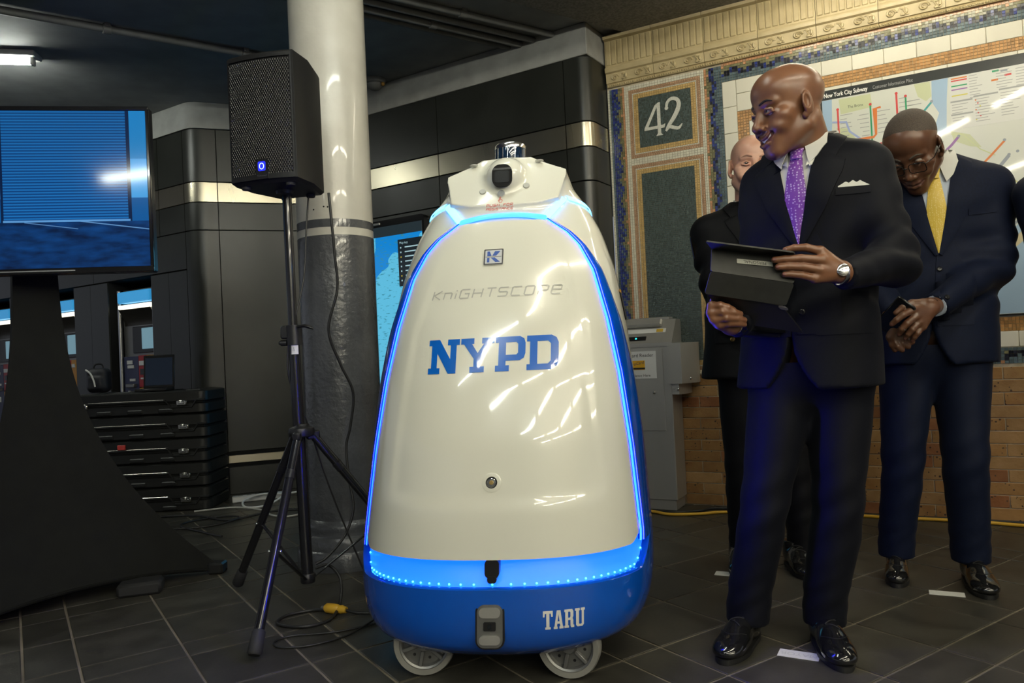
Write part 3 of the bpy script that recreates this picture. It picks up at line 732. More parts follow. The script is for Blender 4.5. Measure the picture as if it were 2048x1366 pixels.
# front panel, slightly proud, with the softly inset middle
def sst(x): x = min(max(x, 0), 1); return x * x * (3 - 2 * x)
def panel_pt(s, z):
    t = s * tha(z); base = .010 if abs(s) < .96 else .010 * (1 - (abs(s) - .96) / .04)
    x = S(t, z)[0]; lim = np.interp(z, [.5, 1.0, 1.25], [.315, .262, .18]); ins = sst((lim - abs(x)) / .03) * sst((z - .495 - .02 * (x / .3) ** 4) / .05)
    return S(t, z, base - .0045 * ins * sst((1.30 - z) / .2))
def zb(s): return .372 + .055 * max(0, (abs(s) - .84) / .16) ** 2
sv = np.linspace(-1, 1, 101)
mb = MB(); mb.grid([[panel_pt(s, lerp(zb(s), 1.333, k)) for s in sv] for k in np.linspace(0, 1, 110)])
mb.grid([[S(s * tha(zb(s)), zb(s), .010 - .056 * k) for s in sv] for k in (1, 0)])
FRONT = bvh_of(mb); robj('front_panel', mb, M_RWHITE, smooth=50)
# blue skirt
def ztop(t):
    a = abs(t); return .292 + .10 * sst((a - 1.02) / .35)
ths = np.linspace(-PI, PI, 145)[:-1]; rows = []
for k in np.linspace(0, 1, 26): rows.append([S(t, .088 + (ztop(t) - .088) * k, .012) for t in ths])
rows.append([S(t, ztop(t) + .004, .006) for t in ths]); rows.append([S(t, ztop(t) + .002, -.03) for t in ths])
rows = [[(p[0] * .80, p[1] * .80, .10) for p in rows[0]]] + rows
mb = MB(); mb.grid(rows, close_u=True); mb.add(rows[0], [tuple(reversed(range(len(ths))))]); SKIRT = bvh_of(mb); robj('base_skirt', mb, M_RBLUE, smooth=45)
# blue flanks climbing up both sides, and the light strips beside them
for sg in (-1, 1):
    zf = np.linspace(.37, 1.336, 66); rows = []; led = []
    for z in zf:
        t0 = tha(z) + .012; wd = np.interp(z, [.37, .6, 1.0, 1.2, 1.336], [.62, .46, .26, .13, .02])
        ks = np.linspace(0, 1, 9); rows.append([S(sg * t0, z, -.004)] + [S(sg * (t0 + wd * k), z, .012 * min(1, (1 - k) * 6 + .1)) for k in ks] + [S(sg * (t0 + wd * 1.02), z, -.004)])
        led.append([S(sg * (t0 - .034), z, .0075), S(sg * (t0 - .018), z, .0095), S(sg * (t0 - .002), z, .0085)])
    mb = MB(); mb.grid(rows, flip=sg < 0); robj('side_flank', mb, M_RBLUE, smooth=50)
    mb = MB(); mb.grid(led, flip=sg < 0); robj('light_strip', mb, M_LED, smooth=60)
    mb = MB(); mb.grid([[S(sg * (tha(z) + .0165), z, .0128), S(sg * (tha(z) + .0255), z, .0128)] for z in zf], flip=sg < 0); robj('spill_line', mb, M_SPILL, smooth=60, label='thin blue emitter added to boost the spill light')  # extra emitter added beside the strip to strengthen its blue spill
# light across the top of the front panel and up round the head
def ribbon(pts, wd, off, m, name='light_strip'):
    """pts in front (x, z); ribbon laid on the shell"""
    P = spline(pts, 5) if len(pts) > 2 else pts; rows = []
    n = len(P)
    for i, p in enumerate(P):
        a, b = np.array(P[max(i - 1, 0)]), np.array(P[min(i + 1, n - 1)]); t = (b - a) / np.hypot(*(b - a)); nn = np.array((-t[1], t[0])) * wd / 2; row = []
        for q in (-1, 0, 1):
            x, z = np.array(p) + nn * q; w_ = np.interp(z, _z, _w); th = math.asin(max(-1, min(1, math.copysign((abs(x) / w_) ** (RN / 2) if abs(x) < w_ else 1, x)))); row.append(S(th, z, off + (.002 if q == 0 else 0)))
        rows.append(row)
    mb = MB(); mb.grid(rows, flip=True); return robj(name, mb, m, smooth=60)
ribbon([(-.128, 1.338), (-.06, 1.350), (0, 1.353), (.06, 1.350), (.128, 1.338)], .016, .011, M_LED)
for sg in (-1, 1):
    ribbon([(sg * .128, 1.340), (sg * .152, 1.372), (sg * .178, 1.405)], .022, .010, M_LEDC)
    rows = [[S(sg * t, z + q, .005 + (.002 if q == 0 else 0)) for q in (-.008, 0, .008)] for t, z in zip(np.linspace(.82, 2.0, 22), np.linspace(1.408, 1.365, 22))]
    mb = MB(); mb.grid(rows, flip=sg > 0); robj('light_strip', mb, M_LEDC, smooth=60)
# lit channel under the front panel, its leds and the centre bracket
tl = np.linspace(-1.32, 1.32, 81)
mb = MB(); mb.grid([[S(t, ztop(t) - .004, -.002) for t in tl], [S(t, ztop(t) + .012, -.016) for t in tl], [S(t, max(ztop(t) + .02, .345), -.030) for t in tl], [S(t, .40, -.045) for t in tl]]); robj('light_channel', mb, M_LEDDIF, smooth=60, label='recessed channel glowing blue')
dot = MB(); dot.sphere((0, 0, 0), (.0042, .0042, .0042), 8, 5); dme = None
for k in range(37):
    t = -1.16 + 2.32 * k / 36; p = S(t, ztop(t) + .010, -.008); d = MB(); d.sphere(p, .0030, 8, 5); robj('led', d, M_LEDDOT, smooth=80)
mb = MB(); mb.prism(rrect(.04, .05, .012, 4, (.0, .347)), -.445, -.39); mb.prism(rrect(.026, .02, .008, 4, (0, .318)), -.446, -.40); robj('bracket', mb, M_DKPL, smooth=40, label='dark bracket in the lit channel')
# ---- head
hs = SDF((-.26, -.28, 1.28), (.26, .26, 1.60), .0036)
zz = np.linspace(1.28, 1.53, 26); hs.u(loftp(zz, 0, [-(np.interp(z, _z, _f) - np.interp(z, _z, _b)) / 2 for z in zz], [np.interp(z, _z, _w) + .004 for z in zz], [(np.interp(z, _z, _f) + np.interp(z, _z, _b)) / 2 + .004 for z in zz], 0, RN), 0)
def wing_fn(X, Y, Z):
    ax = np.abs(X); top = 1.553 - np.maximum(ax - .05, 0) * .40; bot = 1.405 + .15 * np.maximum(ax - .10, 0)
    d = np.maximum(np.maximum(Z - top, bot - Z), ax - (.183 - .33 * np.maximum(1.485 - Z, 0)))
    fr = -(.082 + (1.55 - Z) * .52) + .10 * np.maximum(ax - .08, 0)
    return np.maximum(np.maximum(d * .9, (fr - Y) * .87), Y - .15) - .006
hs.u((wing_fn, (-.2, -.2, 1.37), (.2, .17, 1.57)), .045)
hs.u(rc((0, -.02, 1.490), (0, -.116, 1.482), .072, .066), .022)
hs.cut(rc((0, -.10, 1.560 + .03), (0, .14, 1.59), .036), .0)
for sg in (-1, 1): hs.u(rc((sg * .165, -.075, 1.415), (sg * .172, -.098, 1.415), .017, .015), .012)
hs.clip((0, 0, 1.5535), (0, 0, 1))
hm = hs.mesh(); HEAD = bvh_of(hm); robj('head', hm, M_RWHITE, smooth=60)
def disc(x, z, r, name, m, tilt=0, th=.004, n=20, bvh=None, ring=None, label=None):
    h = (bvh or HEAD).ray_cast(Vector((x, -1, z)), Vector((0, 1, 0))); p = h[0]; nn = h[1]
    R = nn.to_track_quat('Z', 'Y').to_matrix().to_4x4(); mb = MB(); mb.lathe([(r, -.004), (r, th * .6), (r * .85, th), (.0005, th)], n, Matrix.Translation(p) @ R)
    o = robj(name, mb, m, smooth=40, label=label)
    if ring:
        q = MB(); q.lathe([(ring, -.004), (ring, th * .5), (ring * .9, th * .8), (r * 1.01, th * .7)], n, Matrix.Translation(p) @ R, False); robj(name + '_bezel', q, M_DKPL if ring < r * 1.6 else M_RWHITE, smooth=40)
    return o
# forehead camera
mb = MB(); mb.prism(rrect(.062, .068, .024, 6, (-.004, 1.478)), -.1865, -.12); robj('camera_housing', mb, mat('camera_black', (.006, .006, .007), .6, spec=.2), smooth=35)
mb = MB(); mb.prism(rrect(.044, .036, .006, 4, (-.004, 1.474)), -.1875, -.18); robj('camera_window', mb, mat('camera_glass', (.006, .007, .009), .35, spec=.25), smooth=35)
mb = MB(); mb.prism(rrect(.056, .006, .002, 3, (-.004, 1.498)), -.1873, -.18); robj('camera_trim', mb, mat('dark_grey_plastic', (.03, .03, .03), .3), smooth=35)
disc(-.068, 1.437, .0105, 'sensor', M_GREYP, label='round grey sensor'); disc(.068, 1.448, .0105, 'sensor', M_GREYP, label='round grey sensor')
disc(-.008, 1.424, .0125, 'push_button', M_SILV, th=.007, label='chrome call button')
for sg in (-1, 1):
    mb = MB(); mb.cyl((sg * .172, -.1145, 1.415), (sg * .1735, -.1175, 1.415), .0105, 16); robj('side_sensor', mb, M_DKPL, smooth=40); mb = MB(); mb.cyl((sg * .173, -.1165, 1.415), (sg * .1742, -.1190, 1.415), .0065, 14); robj('side_lens', mb, M_SILV, smooth=40)
    mb = MB(); mb.sphere((sg * .105, -.105, 1.535), (.014, .008, .004), 10, 6); robj('vent_slot', mb, M_GREYP, smooth=60)
    mb = MB(); mb.box((sg * .186, 0.0, 1.49), (.004, .06, .03), None, .0018); robj('side_camera', mb, M_DKPL, smooth=40)
# lidar puck
mb = MB(); mb.lathe([(.050, 1.550), (.0515, 1.558), (.0515, 1.602)], 36, None, True); robj('lidar_window', mb, M_NAVYG, smooth=40)
mb = MB(); mb.lathe([(.0525, 1.602), (.0525, 1.613), (.048, 1.619), (.001, 1.620)], 36); mb.lathe([(.056, 1.545), (.056, 1.551), (.05, 1.553)], 36); robj('lidar_cap', mb, M_SILV, smooth=40)
for a in (-2.35, -1.95, -1.62, -1.15):
    mb = MB(); mb.box((.0518 * math.cos(a), .0518 * math.sin(a), 1.579), (.0022, .0022, .046), Matrix.Rotation(a, 3, 'Z')); robj('lidar_rib', mb, M_SILV)
# ---- printed marks, laid onto the shell
def decal(mb, bvh, m, name, off=.0012, ml=.02, label=None):
    mb = subdiv(mb, ml); project(mb, bvh, (0, -1, 0), off); return robj(name, mb, m, label=label)
def letters(polys, x0, z0, sx, sz, shear=0):
    mb = MB()
    for p in polys:
        q = [(x0 + x * sx + shear * z, z0 + z * sz) for x, z in p]; A = sum(q[i - 1][0] * q[i][1] - q[i][0] * q[i - 1][1] for i in range(len(q)))
        if A < 0: q.reverse()
        mb.add([(x, 0, z) for x, z in q], [tuple(range(len(q)))])
    return mb
SLAB = {
 'N': [[(0, 0), (.36, 0), (.36, .17), (.27, .17), (.27, .60), (.62, 0), (.85, 0), (.85, .83), (.94, .83), (.94, 1), (.58, 1), (.58, .83), (.67, .83), (.67, .42), (.33, 1), (0, 1), (0, .83), (.09, .83), (.09, .17), (0, .17)]],
 'Y': [[(.28, 0), (.70, 0), (.70, .17), (.60, .17), (.60, .40), (.90, .83), (.98, .83), (.98, 1), (.62, 1), (.62, .83), (.68, .83), (.50, .56), (.33, .83), (.39, .83), (.39, 1), (0, 1), (0, .83), (.09, .83), (.39, .40), (.39, .17), (.28, .17)]],
 'P': [[(0, 0), (.40, 0), (.40, .17), (.30, .17), (.30, .30), (.09, .30), (.09, .17), (0, .17)], [(.09, .30), (.30, .30), (.30, .83), (.30, 1), (0, 1), (0, .83), (.09, .83)],
       [(.30, .30), (.70, .30), (.82, .37), (.86, .5), (.86, .8), (.82, .93), (.70, 1), (.30, 1), (.30, .83), (.60, .83), (.65, .78), (.65, .52), (.60, .47), (.30, .47)]],
 'D': [[(0, 0), (.30, 0), (.30, 1), (0, 1), (0, .83), (.09, .83), (.09, .17), (0, .17)], [(.30, 0), (.70, 0), (.84, .08), (.90, .22), (.90, .78), (.84, .92), (.70, 1), (.30, 1), (.30, .83), (.60, .83), (.68, .75), (.68, .25), (.60, .17), (.30, .17)]]}
NX = -.201; NW = .378; NZ, NHt = .880, .098
tot = .94 + .98 + .86 + .90 + 3 * .04; sc_ = NW / tot; x = NX
M_NYPD = mat('blue_vinyl', (.004, .115, .54), .2, coat=.6)
for ch, wch in zip('NYPD', (.94, .98, .86, .90)):
    mb = letters(SLAB[ch], x, NZ, sc_, NHt); decal(mb, FRONT, M_NYPD, 'letter_' + ch.lower(), label='blue slab letter ' + ch); x += (wch + .04) * sc_
# thin grey maker's lettering
KS = {'K': ([[(0, 0), (0, 1)], [(.75, 1), (.08, .52), (.75, 0)]], .8), 'n': ([[(0, 0), (0, .72), (.6, .72), (.68, .62), (.68, 0)]], .8), 'I': ([[(0, 0), (0, .72)]], .12), 'i': ([[(0, 0), (0, .62)], [(0, .85), (0, 1)]], .12),
      'G': ([[(.8, 1), (.1, 1), (0, .9), (0, .1), (.1, 0), (.8, 0), (.8, .52), (.4, .52)]], .9), 'H': ([[(0, 0), (0, 1)], [(.8, 0), (.8, 1)], [(0, .52), (.8, .52)]], .9), 'T': ([[(.4, 0), (.4, .99)], [(0, 1), (.8, 1)]], .82),
      'S': ([[(.8, 1), (.1, 1), (0, .9), (0, .6), (.1, .52), (.7, .52), (.8, .42), (.8, .1), (.7, 0), (0, 0)]], .9), 'C': ([[(.8, 1), (.1, 1), (0, .9), (0, .1), (.1, 0), (.8, 0)]], .88), 'O': ([[(.1, 1), (0, .9), (0, .1), (.1, 0), (.7, 0), (.8, .1), (.8, .9), (.7, 1), (.1, 1)]], .92),
      'P': ([[(0, 0), (0, 1), (.7, 1), (.8, .9), (.8, .55), (.7, .45), (0, .45)]], .88), 'e': ([[(0, .52), (.8, .52), (.8, .9), (.7, 1), (.1, 1), (0, .9), (0, .1), (.1, 0), (.8, 0)]], .9)}
def thinword(word, x0, x1, z0, h, wd, shear, m, name, bvh, off=.0011, label=None, gap=.28, drop=''):
    tot = sum(KS[c][1] for c in word) + gap * (len(word) - 1); s_ = (x1 - x0) / tot; x = x0; mb = MB()
    for c in word:
        hh = h; stroke2d([[(x + px * s_ + shear * pz * h, z0 + pz * hh) for px, pz in pl_] for pl_ in KS[c][0]], wd, 0, mb); x += (KS[c][1] + gap) * s_
    return decal(mb, bvh, m, name, off, .012, label)
thinword('KniGHTSCOPe', -.203, .182, 1.098, .026, .0036, .25, M_GREYP, 'maker_lettering', FRONT, label='thin grey lettering reading KNIGHTSCOPE')

KS.update({'U': ([[(0, 1), (0, .1), (.1, 0), (.7, 0), (.8, .1), (.8, 1)]], .9), 'F': ([[(0, 0), (0, 1), (.8, 1)], [(0, .5), (.7, .5)]], .85), 'R': ([[(0, 0), (0, 1), (.7, 1), (.8, .9), (.8, .55), (.7, .45), (0, .45)], [(.45, .45), (.8, 0)]], .9), 'A': ([[(0, 0), (0, .9), (.1, 1), (.7, 1), (.8, .9), (.8, 0)], [(0, .45), (.8, .45)]], .9), 'N': ([[(0, 0), (0, 1), (.8, 0), (.8, 1)]], .9), 'E': ([[(.8, 1), (0, 1), (0, 0), (.8, 0)], [(0, .5), (.7, .5)]], .88), 'L': ([[(0, 1), (0, 0), (.7, 0)]], .8), 'W': ([[(0, 1), (.2, 0), (.4, .6), (.6, 0), (.8, 1)]], .9), 'X': ([[(0, 1), (.8, 0)], [(.8, 1), (0, 0)]], .9)})
thinword('PUSH', -.053, -.012, 1.3835, .0072, .0013, .25, M_RED, 'red_lettering', HEAD, label='red lettering reading PUSH')
thinword('FOR', .000, .029, 1.3835, .0072, .0013, .25, M_RED, 'red_lettering', HEAD, label='red lettering reading FOR')
thinword('ASSISTANCE', -.054, .030, 1.3725, .0066, .0012, .25, M_RED, 'red_lettering', HEAD, label='red lettering reading ASSISTANCE', gap=.2)
hand = [[(-.3, .0), (-.5, .35), (-.42, .45), (-.2, .25), (-.2, .9), (-.12, 1.0), (0, .9), (0, .55), (.4, .45), (.48, .3), (.4, -.1), (.3, -.3), (-.15, -.3), (-.3, 0)]]
decal(stroke2d([[(-.010 + x * .013, 1.3985 + z * .013) for x, z in hand[0]]], .0013), HEAD, M_RED, 'hand_icon', .0012, .01, 'red outline of a pointing hand')
# K badge: chrome square with a stylised letter
h = FRONT.ray_cast(Vector((-.020, -1, 1.218)), Vector((0, 1, 0))); bp, bn = h[0], h[1]
BR_ = Matrix.Translation(bp) @ (bn.to_track_quat('-Y', 'Z').to_matrix().to_4x4())
BR_ = Matrix.Translation(bp) @ Matrix((Vector((1, 0, 0)), -bn, (Vector((1, 0, 0)).cross(-bn)).normalized())).transposed().to_4x4()
def badge(poly, y0, y1, m, name, label=None):
    mb = MB(); mb.prism(poly, y0, y1); move(mb, BR_); return robj(name, mb, m, label=label, smooth=35)
badge(rrect(.058, .052, .003), -.004, .012, M_SILV, 'badge', 'square chrome badge with a stylised K')
badge(rrect(.050, .044, .002), -.0048, 0, mat('badge_white', (.7, .72, .75), .25, metal=.3), 'badge_face')
M_BDG = mat('badge_blue', (.10, .18, .55), .2, metal=.4)
for pts in ([(-.019, .003), (-.019, .018), (-.012, .018), (-.006, .003)], [(-.004, .003), (.004, .018), (.020, .018), (.008, .003)], [(-.019, -.003), (-.019, -.018), (-.012, -.018), (-.012, -.003)], [(-.008, -.003), (.006, -.018), (.020, -.018), (.004, -.003)]): badge(pts, -.0054, 0, M_BDG, 'badge_mark')
badge([(-.024, -.0012), (.024, -.0012), (.024, .0012), (-.024, .0012)], -.0053, 0, M_GREYM, 'badge_line')
# charging socket on the front
disc(-.003, .578, .0125, 'socket', M_SILV, bvh=FRONT, th=.004, ring=.017); disc(-.003, .578, .0065, 'socket_pin', mat('brass', (.7, .5, .2), .3, metal=1), bvh=FRONT, th=.0075, label='brass centre pin'); disc(-.003, .578, .027, 'socket_dish', M_RWHITE, bvh=FRONT, th=.0025)
# TARU, condensed slab letters on the skirt
TA = {'T': [[(.22, 0), (.78, 0), (.78, .13), (.66, .13), (.66, .86), (.80, .86), (.84, .68), (1, .68), (1, 1), (0, 1), (0, .68), (.16, .68), (.20, .86), (.34, .86), (.34, .13), (.22, .13)]],
      'A': [[(0, 0), (.40, 0), (.40, .13), (.33, .13), (.37, .28), (.63, .28), (.60, .41), (.40, .41), (.5, .80), (.60, .41), (.67, .13), (.58, .13), (.58, 0), (1, 0), (1, .13), (.93, .13), (.70, 1), (.32, 1), (.08, .13), (0, .13)]],
      'R': [[(0, 0), (.46, 0), (.46, .13), (.38, .13), (.38, 1), (0, 1), (0, .87), (.09, .87), (.09, .13), (0, .13)], [(.38, .42), (.62, .42), (.62, .10), (.70, 0), (1, 0), (1, .13), (.91, .15), (.91, .40), (.84, .52), (.92, .62), (.92, .88), (.80, 1), (.38, 1), (.38, .87), (.58, .87), (.62, .82), (.62, .62), (.57, .55), (.38, .55)]],
      'U': [[(.10, .10), (.25, 0), (.75, 0), (.90, .10), (.90, .87), (1, .87), (1, 1), (.58, 1), (.58, .87), (.68, .87), (.68, .17), (.62, .13), (.46, .13), (.40, .17), (.40, .87), (.48, .87), (.48, 1), (0, 1), (0, .87), (.10, .87)]]}
M_TARU = mat('white_vinyl', (.75, .75, .72), .3); x = .139
for ch in 'TARU': decal(letters(TA[ch], x, .180, .0262, .052), SKIRT, M_TARU, 'letter_' + ch.lower(), label='white slab letter ' + ch); x += .0285
# switch plate low on the skirt
def plate(poly, d0, d1, m, name, label=None):
    mb = MB(); h = SKIRT.ray_cast(Vector((-.004, -1, .20)), Vector((0, 1, 0)))[0]; mb.prism(poly, h.y - d1, h.y + d0); return robj(name, mb, m, smooth=35, label=label)
plate(rrect(.080, .126, .024, 6, (-.004, .196)), .02, .003, M_DKPL, 'plate_rim'); plate(rrect(.070, .116, .020, 6, (-.004, .196)), .02, .0075, M_GREYM, 'switch_plate', 'grey plate with two buttons')
for z_, hh in ((.2335, .027), (.160, .025)): plate(rrect(.058, hh, .0124, 7, (-.004, z_)), .01, .0125, M_PBTN, 'plate_button')
plate(rrect(.034, .024, .004, 4, (-.004, .197)), .01, .0105, M_DKPL, 'rocker_switch')
plate(rrect(.010, .012, .002, 3, (-.004, .197)), .01, .0125, M_LENS, 'rocker_lens')
# wheels
def wheel(x, y, turn, r=.088):
    t = MB(); t.lathe([(r * .80, -.020), (r * .96, -.022), (r, -.014), (r, .014), (r * .96, .022), (r * .80, .020)], 36, None, False); t.lathe([(r * .80, .020), (r * .80, -.020)], 36, None, False)
    M = Matrix.Translation((x, y, r + .0005)) @ Matrix.Rotation(math.radians(turn), 4, 'Z') @ Matrix.Rotation(PI / 2, 4, 'X')
    o = obj('wheel', move(t, M), M_LTGREY, robot, 40)
    h_ = MB(); h_.lathe([(.001, .021), (r * .20, .021), (r * .24, .012), (r * .26, .004), (r * .70, -.002), (r * .74, .010), (r * .81, .014), (r * .81, -.014), (.001, -.014)], 36)
    for k in range(6):
        a = k * PI / 3 + .3; h_.box((r * .5 * math.cos(a), r * .5 * math.sin(a), .004), (r * .5, r * .13, .016), Matrix.Rotation(a, 3, 'Z'), .002)
    obj('hub', move(h_, M), M_GREYM, o, 40)
    for k in range(6):
        a = k * PI / 3 + .3 + PI / 6; bl = MB(); bl.cyl((r * .5 * math.cos(a), r * .5 * math.sin(a), -.004), (r * .5 * math.cos(a), r * .5 * math.sin(a), .002), r * .05, 8); obj('bolt', move(bl, M), M_DKPL, o)
    br = MB(); br.box((x, y + .05, .12), (.04, .05, .10)); obj('fork', br, M_DKPL, robot)
wheel(-.222, -.292, 6, .091); wheel(.205, -.312, -10, .091); wheel(-.22, .24, 0); wheel(.22, .24, 0)
# warning sticker on the right shoulder
rows = [[S(t, z, .0035) for t in np.linspace(1.35, 1.62, 6)] for z in np.linspace(1.02, 1.11, 6)]
mb = MB(); mb.grid(rows); robj('sticker', mb, mat('sticker_black', (.03, .03, .03), .4), label='small black and amber sticker')
rows = [[S(t, z, .0038) for t in np.linspace(1.33, 1.64, 6)] for z in (1.106, 1.116)]
mb = MB(); mb.grid(rows); robj('sticker_edge', mb, mat('sticker_amber', (.6, .3, .04), .4))
# ================================================================== equipment left of the robot
M_BLK = mat('black_satin', (.012, .012, .012), .38); M_BLKM = mat('black_matte', (.010, .010, .010), .75); M_CHROME = mat('chrome', (.8, .8, .8), .12, metal=1.0); M_RUB = mat('black_rubber', (.018, .018, .018), .7); M_WHT = mat('white_plastic', (.68, .68, .66), .4)
M_CABLE = mat('black_cable', (.014, .014, .014), .45); M_YEL = mat('yellow_plastic', (.62, .36, .03), .4); M_ALU = mat('aluminium', (.55, .55, .55), .3, metal=1.0); M_STN = nmat('stainless_steel', (.40, .395, .375), (.45, .445, .42), 4, rough=.38, metal=.55, stretch=(1, 1, .15))
# ---- loudspeaker on a tripod
SP = (-.815, 2.87); SA = math.radians(-14)
spk = thing('loudspeaker', 'black loudspeaker with a perforated grille on the tripod stand', 'speaker', (SP[0] - .02, SP[1] - .02, 0), SA)
SZ0, SZ1, SWd, SDp = 1.585, 2.062, .268, .27
# plan: bowed front, cabinet tapering to the back
def spk_plan(z, g=0.0):
    hw = SWd / 2 - g; out = [(-hw, -SDp / 2 + .012 + g)] + [(hw * t, -SDp / 2 - .014 * (1 - t * t) + g) for t in np.linspace(-1, 1, 11)] + [(hw, -SDp / 2 + .012 + g), (hw, -.02), (hw * .70, SDp / 2 - g), (-hw * .70, SDp / 2 - g), (-hw, -.02)]; return [(x, y, z) for x, y in out]
mb = MB(); rows = [spk_plan(SZ0, .012), spk_plan(SZ0 + .012), spk_plan(SZ1 - .014), spk_plan(SZ1 - .003, .004), spk_plan(SZ1, .014)]; n = len(rows[0]); mb.grid(rows, close_u=True); mb.add(rows[0], [tuple(reversed(range(n)))]); mb.add(rows[-1], [tuple(range(n))]); obj('cabinet', mb, M_BLK, spk, 35)
# grille: a sheet with real holes
def grille_mat():
    m, nt, b = _principled('perforated_grille'); b.inputs['Base Color'].default_value = (.040, .040, .039, 1); b.inputs['Roughness'].default_value = .35; b.inputs['Metallic'].default_value = .3
    return m
mb = MB(); pt = .0092; rr_ = .0036; gx0, gx1, gz0, gz1 = -SWd / 2 + .004, SWd / 2 - .004, SZ0 + .012, SZ1 - .012
def gp(x, z, dy=0.0): t = x / (SWd / 2); return (x, -SDp / 2 - .014 * (1 - t * t) - .006 + dy, z)
row = 0; z = gz0 + .022
while z < gz1 - .02:
    x = gx0 + .008 + (pt / 2 if row % 2 else 0)
    while x < gx1 - .006:
        # hexagonal cell: ring between hex outline and hole
        o_ = [gp(x + pt / 2 / math.cos(PI / 6) * math.cos(PI / 6 + k * PI / 3), z + pt / 2 / math.cos(PI / 6) * math.sin(PI / 6 + k * PI / 3)) for k in range(6)]; i_ = [gp(x + rr_ * math.cos(PI / 6 + k * PI / 3), z + rr_ * math.sin(PI / 6 + k * PI / 3), .0012) for k in range(6)]
        if not (abs(x - .006) < .026 and z < SZ0 + .085): mb.add(o_ + i_, [(k, (k + 1) % 6, 6 + (k + 1) % 6, 6 + k) for k in range(6)])
        x += pt
    z += pt * math.sin(PI / 3); row += 1
g = obj('grille', mb, grille_mat(), spk); g['kind'] = 'stuff'; g['label'] = 'perforated metal front grille'
fr = MB()
for (a, b_) in ((gz0, gz0 + .018), (gz1 - .014, gz1)): fr.grid([[gp(x, a, .002) for x in np.linspace(gx0, gx1, 12)], [gp(x, a, -.0008) for x in np.linspace(gx0, gx1, 12)], [gp(x, b_, -.0008) for x in np.linspace(gx0, gx1, 12)], [gp(x, b_, .002) for x in np.linspace(gx0, gx1, 12)]], flip=False)
for (a, b_) in ((gx0, gx0 + .009), (gx1 - .006, gx1)): fr.grid([[gp(a, z, -.0005), gp(b_, z, -.0005)] for z in (gz0, gz1)])
obj('grille_frame', fr, M_BLK, spk)
mb = MB(); mb.prism([(x + .006, z) for x, z in [(-.024, SZ0 + .012), (.024, SZ0 + .012), (.024, SZ0 + .07), (.016, SZ0 + .082), (-.016, SZ0 + .082), (-.024, SZ0 + .07)]], -SDp / 2 - .024, -SDp / 2 - .008); obj('badge_plate', mb, M_DKPL, spk)
mb = MB(); mb.prism(rrect(.030, .034, .005, 3, (.006, SZ0 + .058)), -SDp / 2 - .0248, -SDp / 2 - .02); obj('power_light', mb, mat('blue_lamp', (.02, .02, .2), .3, emit=(.01, .02, .9), estr=1.6), spk)['label'] = 'glowing blue square light'
mb = MB(); mb.tube([(.006 + .0085 * math.cos(t / 20 * 2 * PI), -SDp / 2 - .0252, SZ0 + .058 + .0105 * math.sin(t / 20 * 2 * PI)) for t in range(20)], .0012, 6, closed=True); obj('power_ring', mb, mat('pale_lamp', (.5, .6, 1), .3, emit=(.35, .5, 1), estr=3.0), spk)
mb = text_mb('Turbosound', .0075, 'CENTER'); move(mb, Matrix.Translation((.006, -SDp / 2 - .0247, SZ0 + .024))); obj('maker_lettering', mb, M_ALU, spk)
for x in (-.09, .09):
    for y in (-.11, .10):
        mb = MB(); mb.lathe([(.016, SZ0 - .010), (.018, SZ0), (.018, SZ0 + .004)], 12, Matrix.Translation((x * (1 if y < 0 else .6), y, 0))); obj('rubber_foot', mb, M_RUB, spk, 40)
mb = MB(); mb.lathe([(.03, SZ0 - .012), (.034, SZ0), (.034, SZ0 + .006)], 16); obj('pole_socket', mb, M_DKPL, spk, 40)
# ---- tripod stand
std = thing('speaker_stand', 'black tripod speaker stand with purple sheen in front of the column', 'speaker stand', (SP[0], SP[1], 0))
M_STD = mat('black_anodised', (.013, .013, .014), .22, metal=.2, coat=.5)
mb = MB(); mb.cyl((-.016, 0, 1.0), (-.018, 0, 1.60), .0175, 18); obj('inner_pole', mb, M_STD, std, 60)
mb = MB(); mb.cyl((.0, 0, .10), (-.016, 0, 1.04), .022, 18); obj('pole', mb, M_STD, std, 60)
mb = MB(); mb.cyl((-.012, 0, 1.0), (-.0135, 0, 1.075), .030, 18); mb.box((-.045, -.005, 1.05), (.03, .03, .05), None, .005); obj('clamp_collar', mb, M_DKPL, std, 40)
mb = MB(); mb.tube([(.01, -.03, 1.068), (.04, -.035, 1.07), (.062, -.035, 1.062), (.07, -.034, 1.057)], [.008, .011, .011, .004], 8, flat=.6); obj('clamp_handle', mb, M_DKPL, std, 50)
mb = MB(); mb.cyl((-.062, -.005, 1.01), (-.04, -.005, 1.01), .012, 12); mb.sphere((-.064, -.005, 1.01), .008, 8, 6); obj('locking_knob', mb, M_DKPL, std, 50)
mb = MB(); mb.grid([[(-.010 + .0235 * math.sin(t), -.0235 * math.cos(t), z) for t in np.linspace(-.75, .75, 8)] for z in (.965, 1.0)]); lb = obj('warning_label', mb, M_WHT, std, 60); lb['label'] = 'small white warning label'
tri = MB(); tri.tube([(-.010 + .0242 * math.sin(t), -.0242 * math.cos(t), z) for t, z in ((-.12, .978), (.12, .978), (0, .993))], .0007, 4, closed=True); obj('warning_mark', tri, M_DKPL, lb)
mb = MB(); mb.lathe([(.030, .650), (.046, .655), (.050, .668), (.046, .684), (.028, .692), (.024, .70)], 24); obj('leg_hub', mb, M_DKPL, std, 50)
FEET = [(-.853 - SP[0], 2.405 - SP[1]), (-1.175 - SP[0], 3.15 - SP[1]), (.43, .215)]
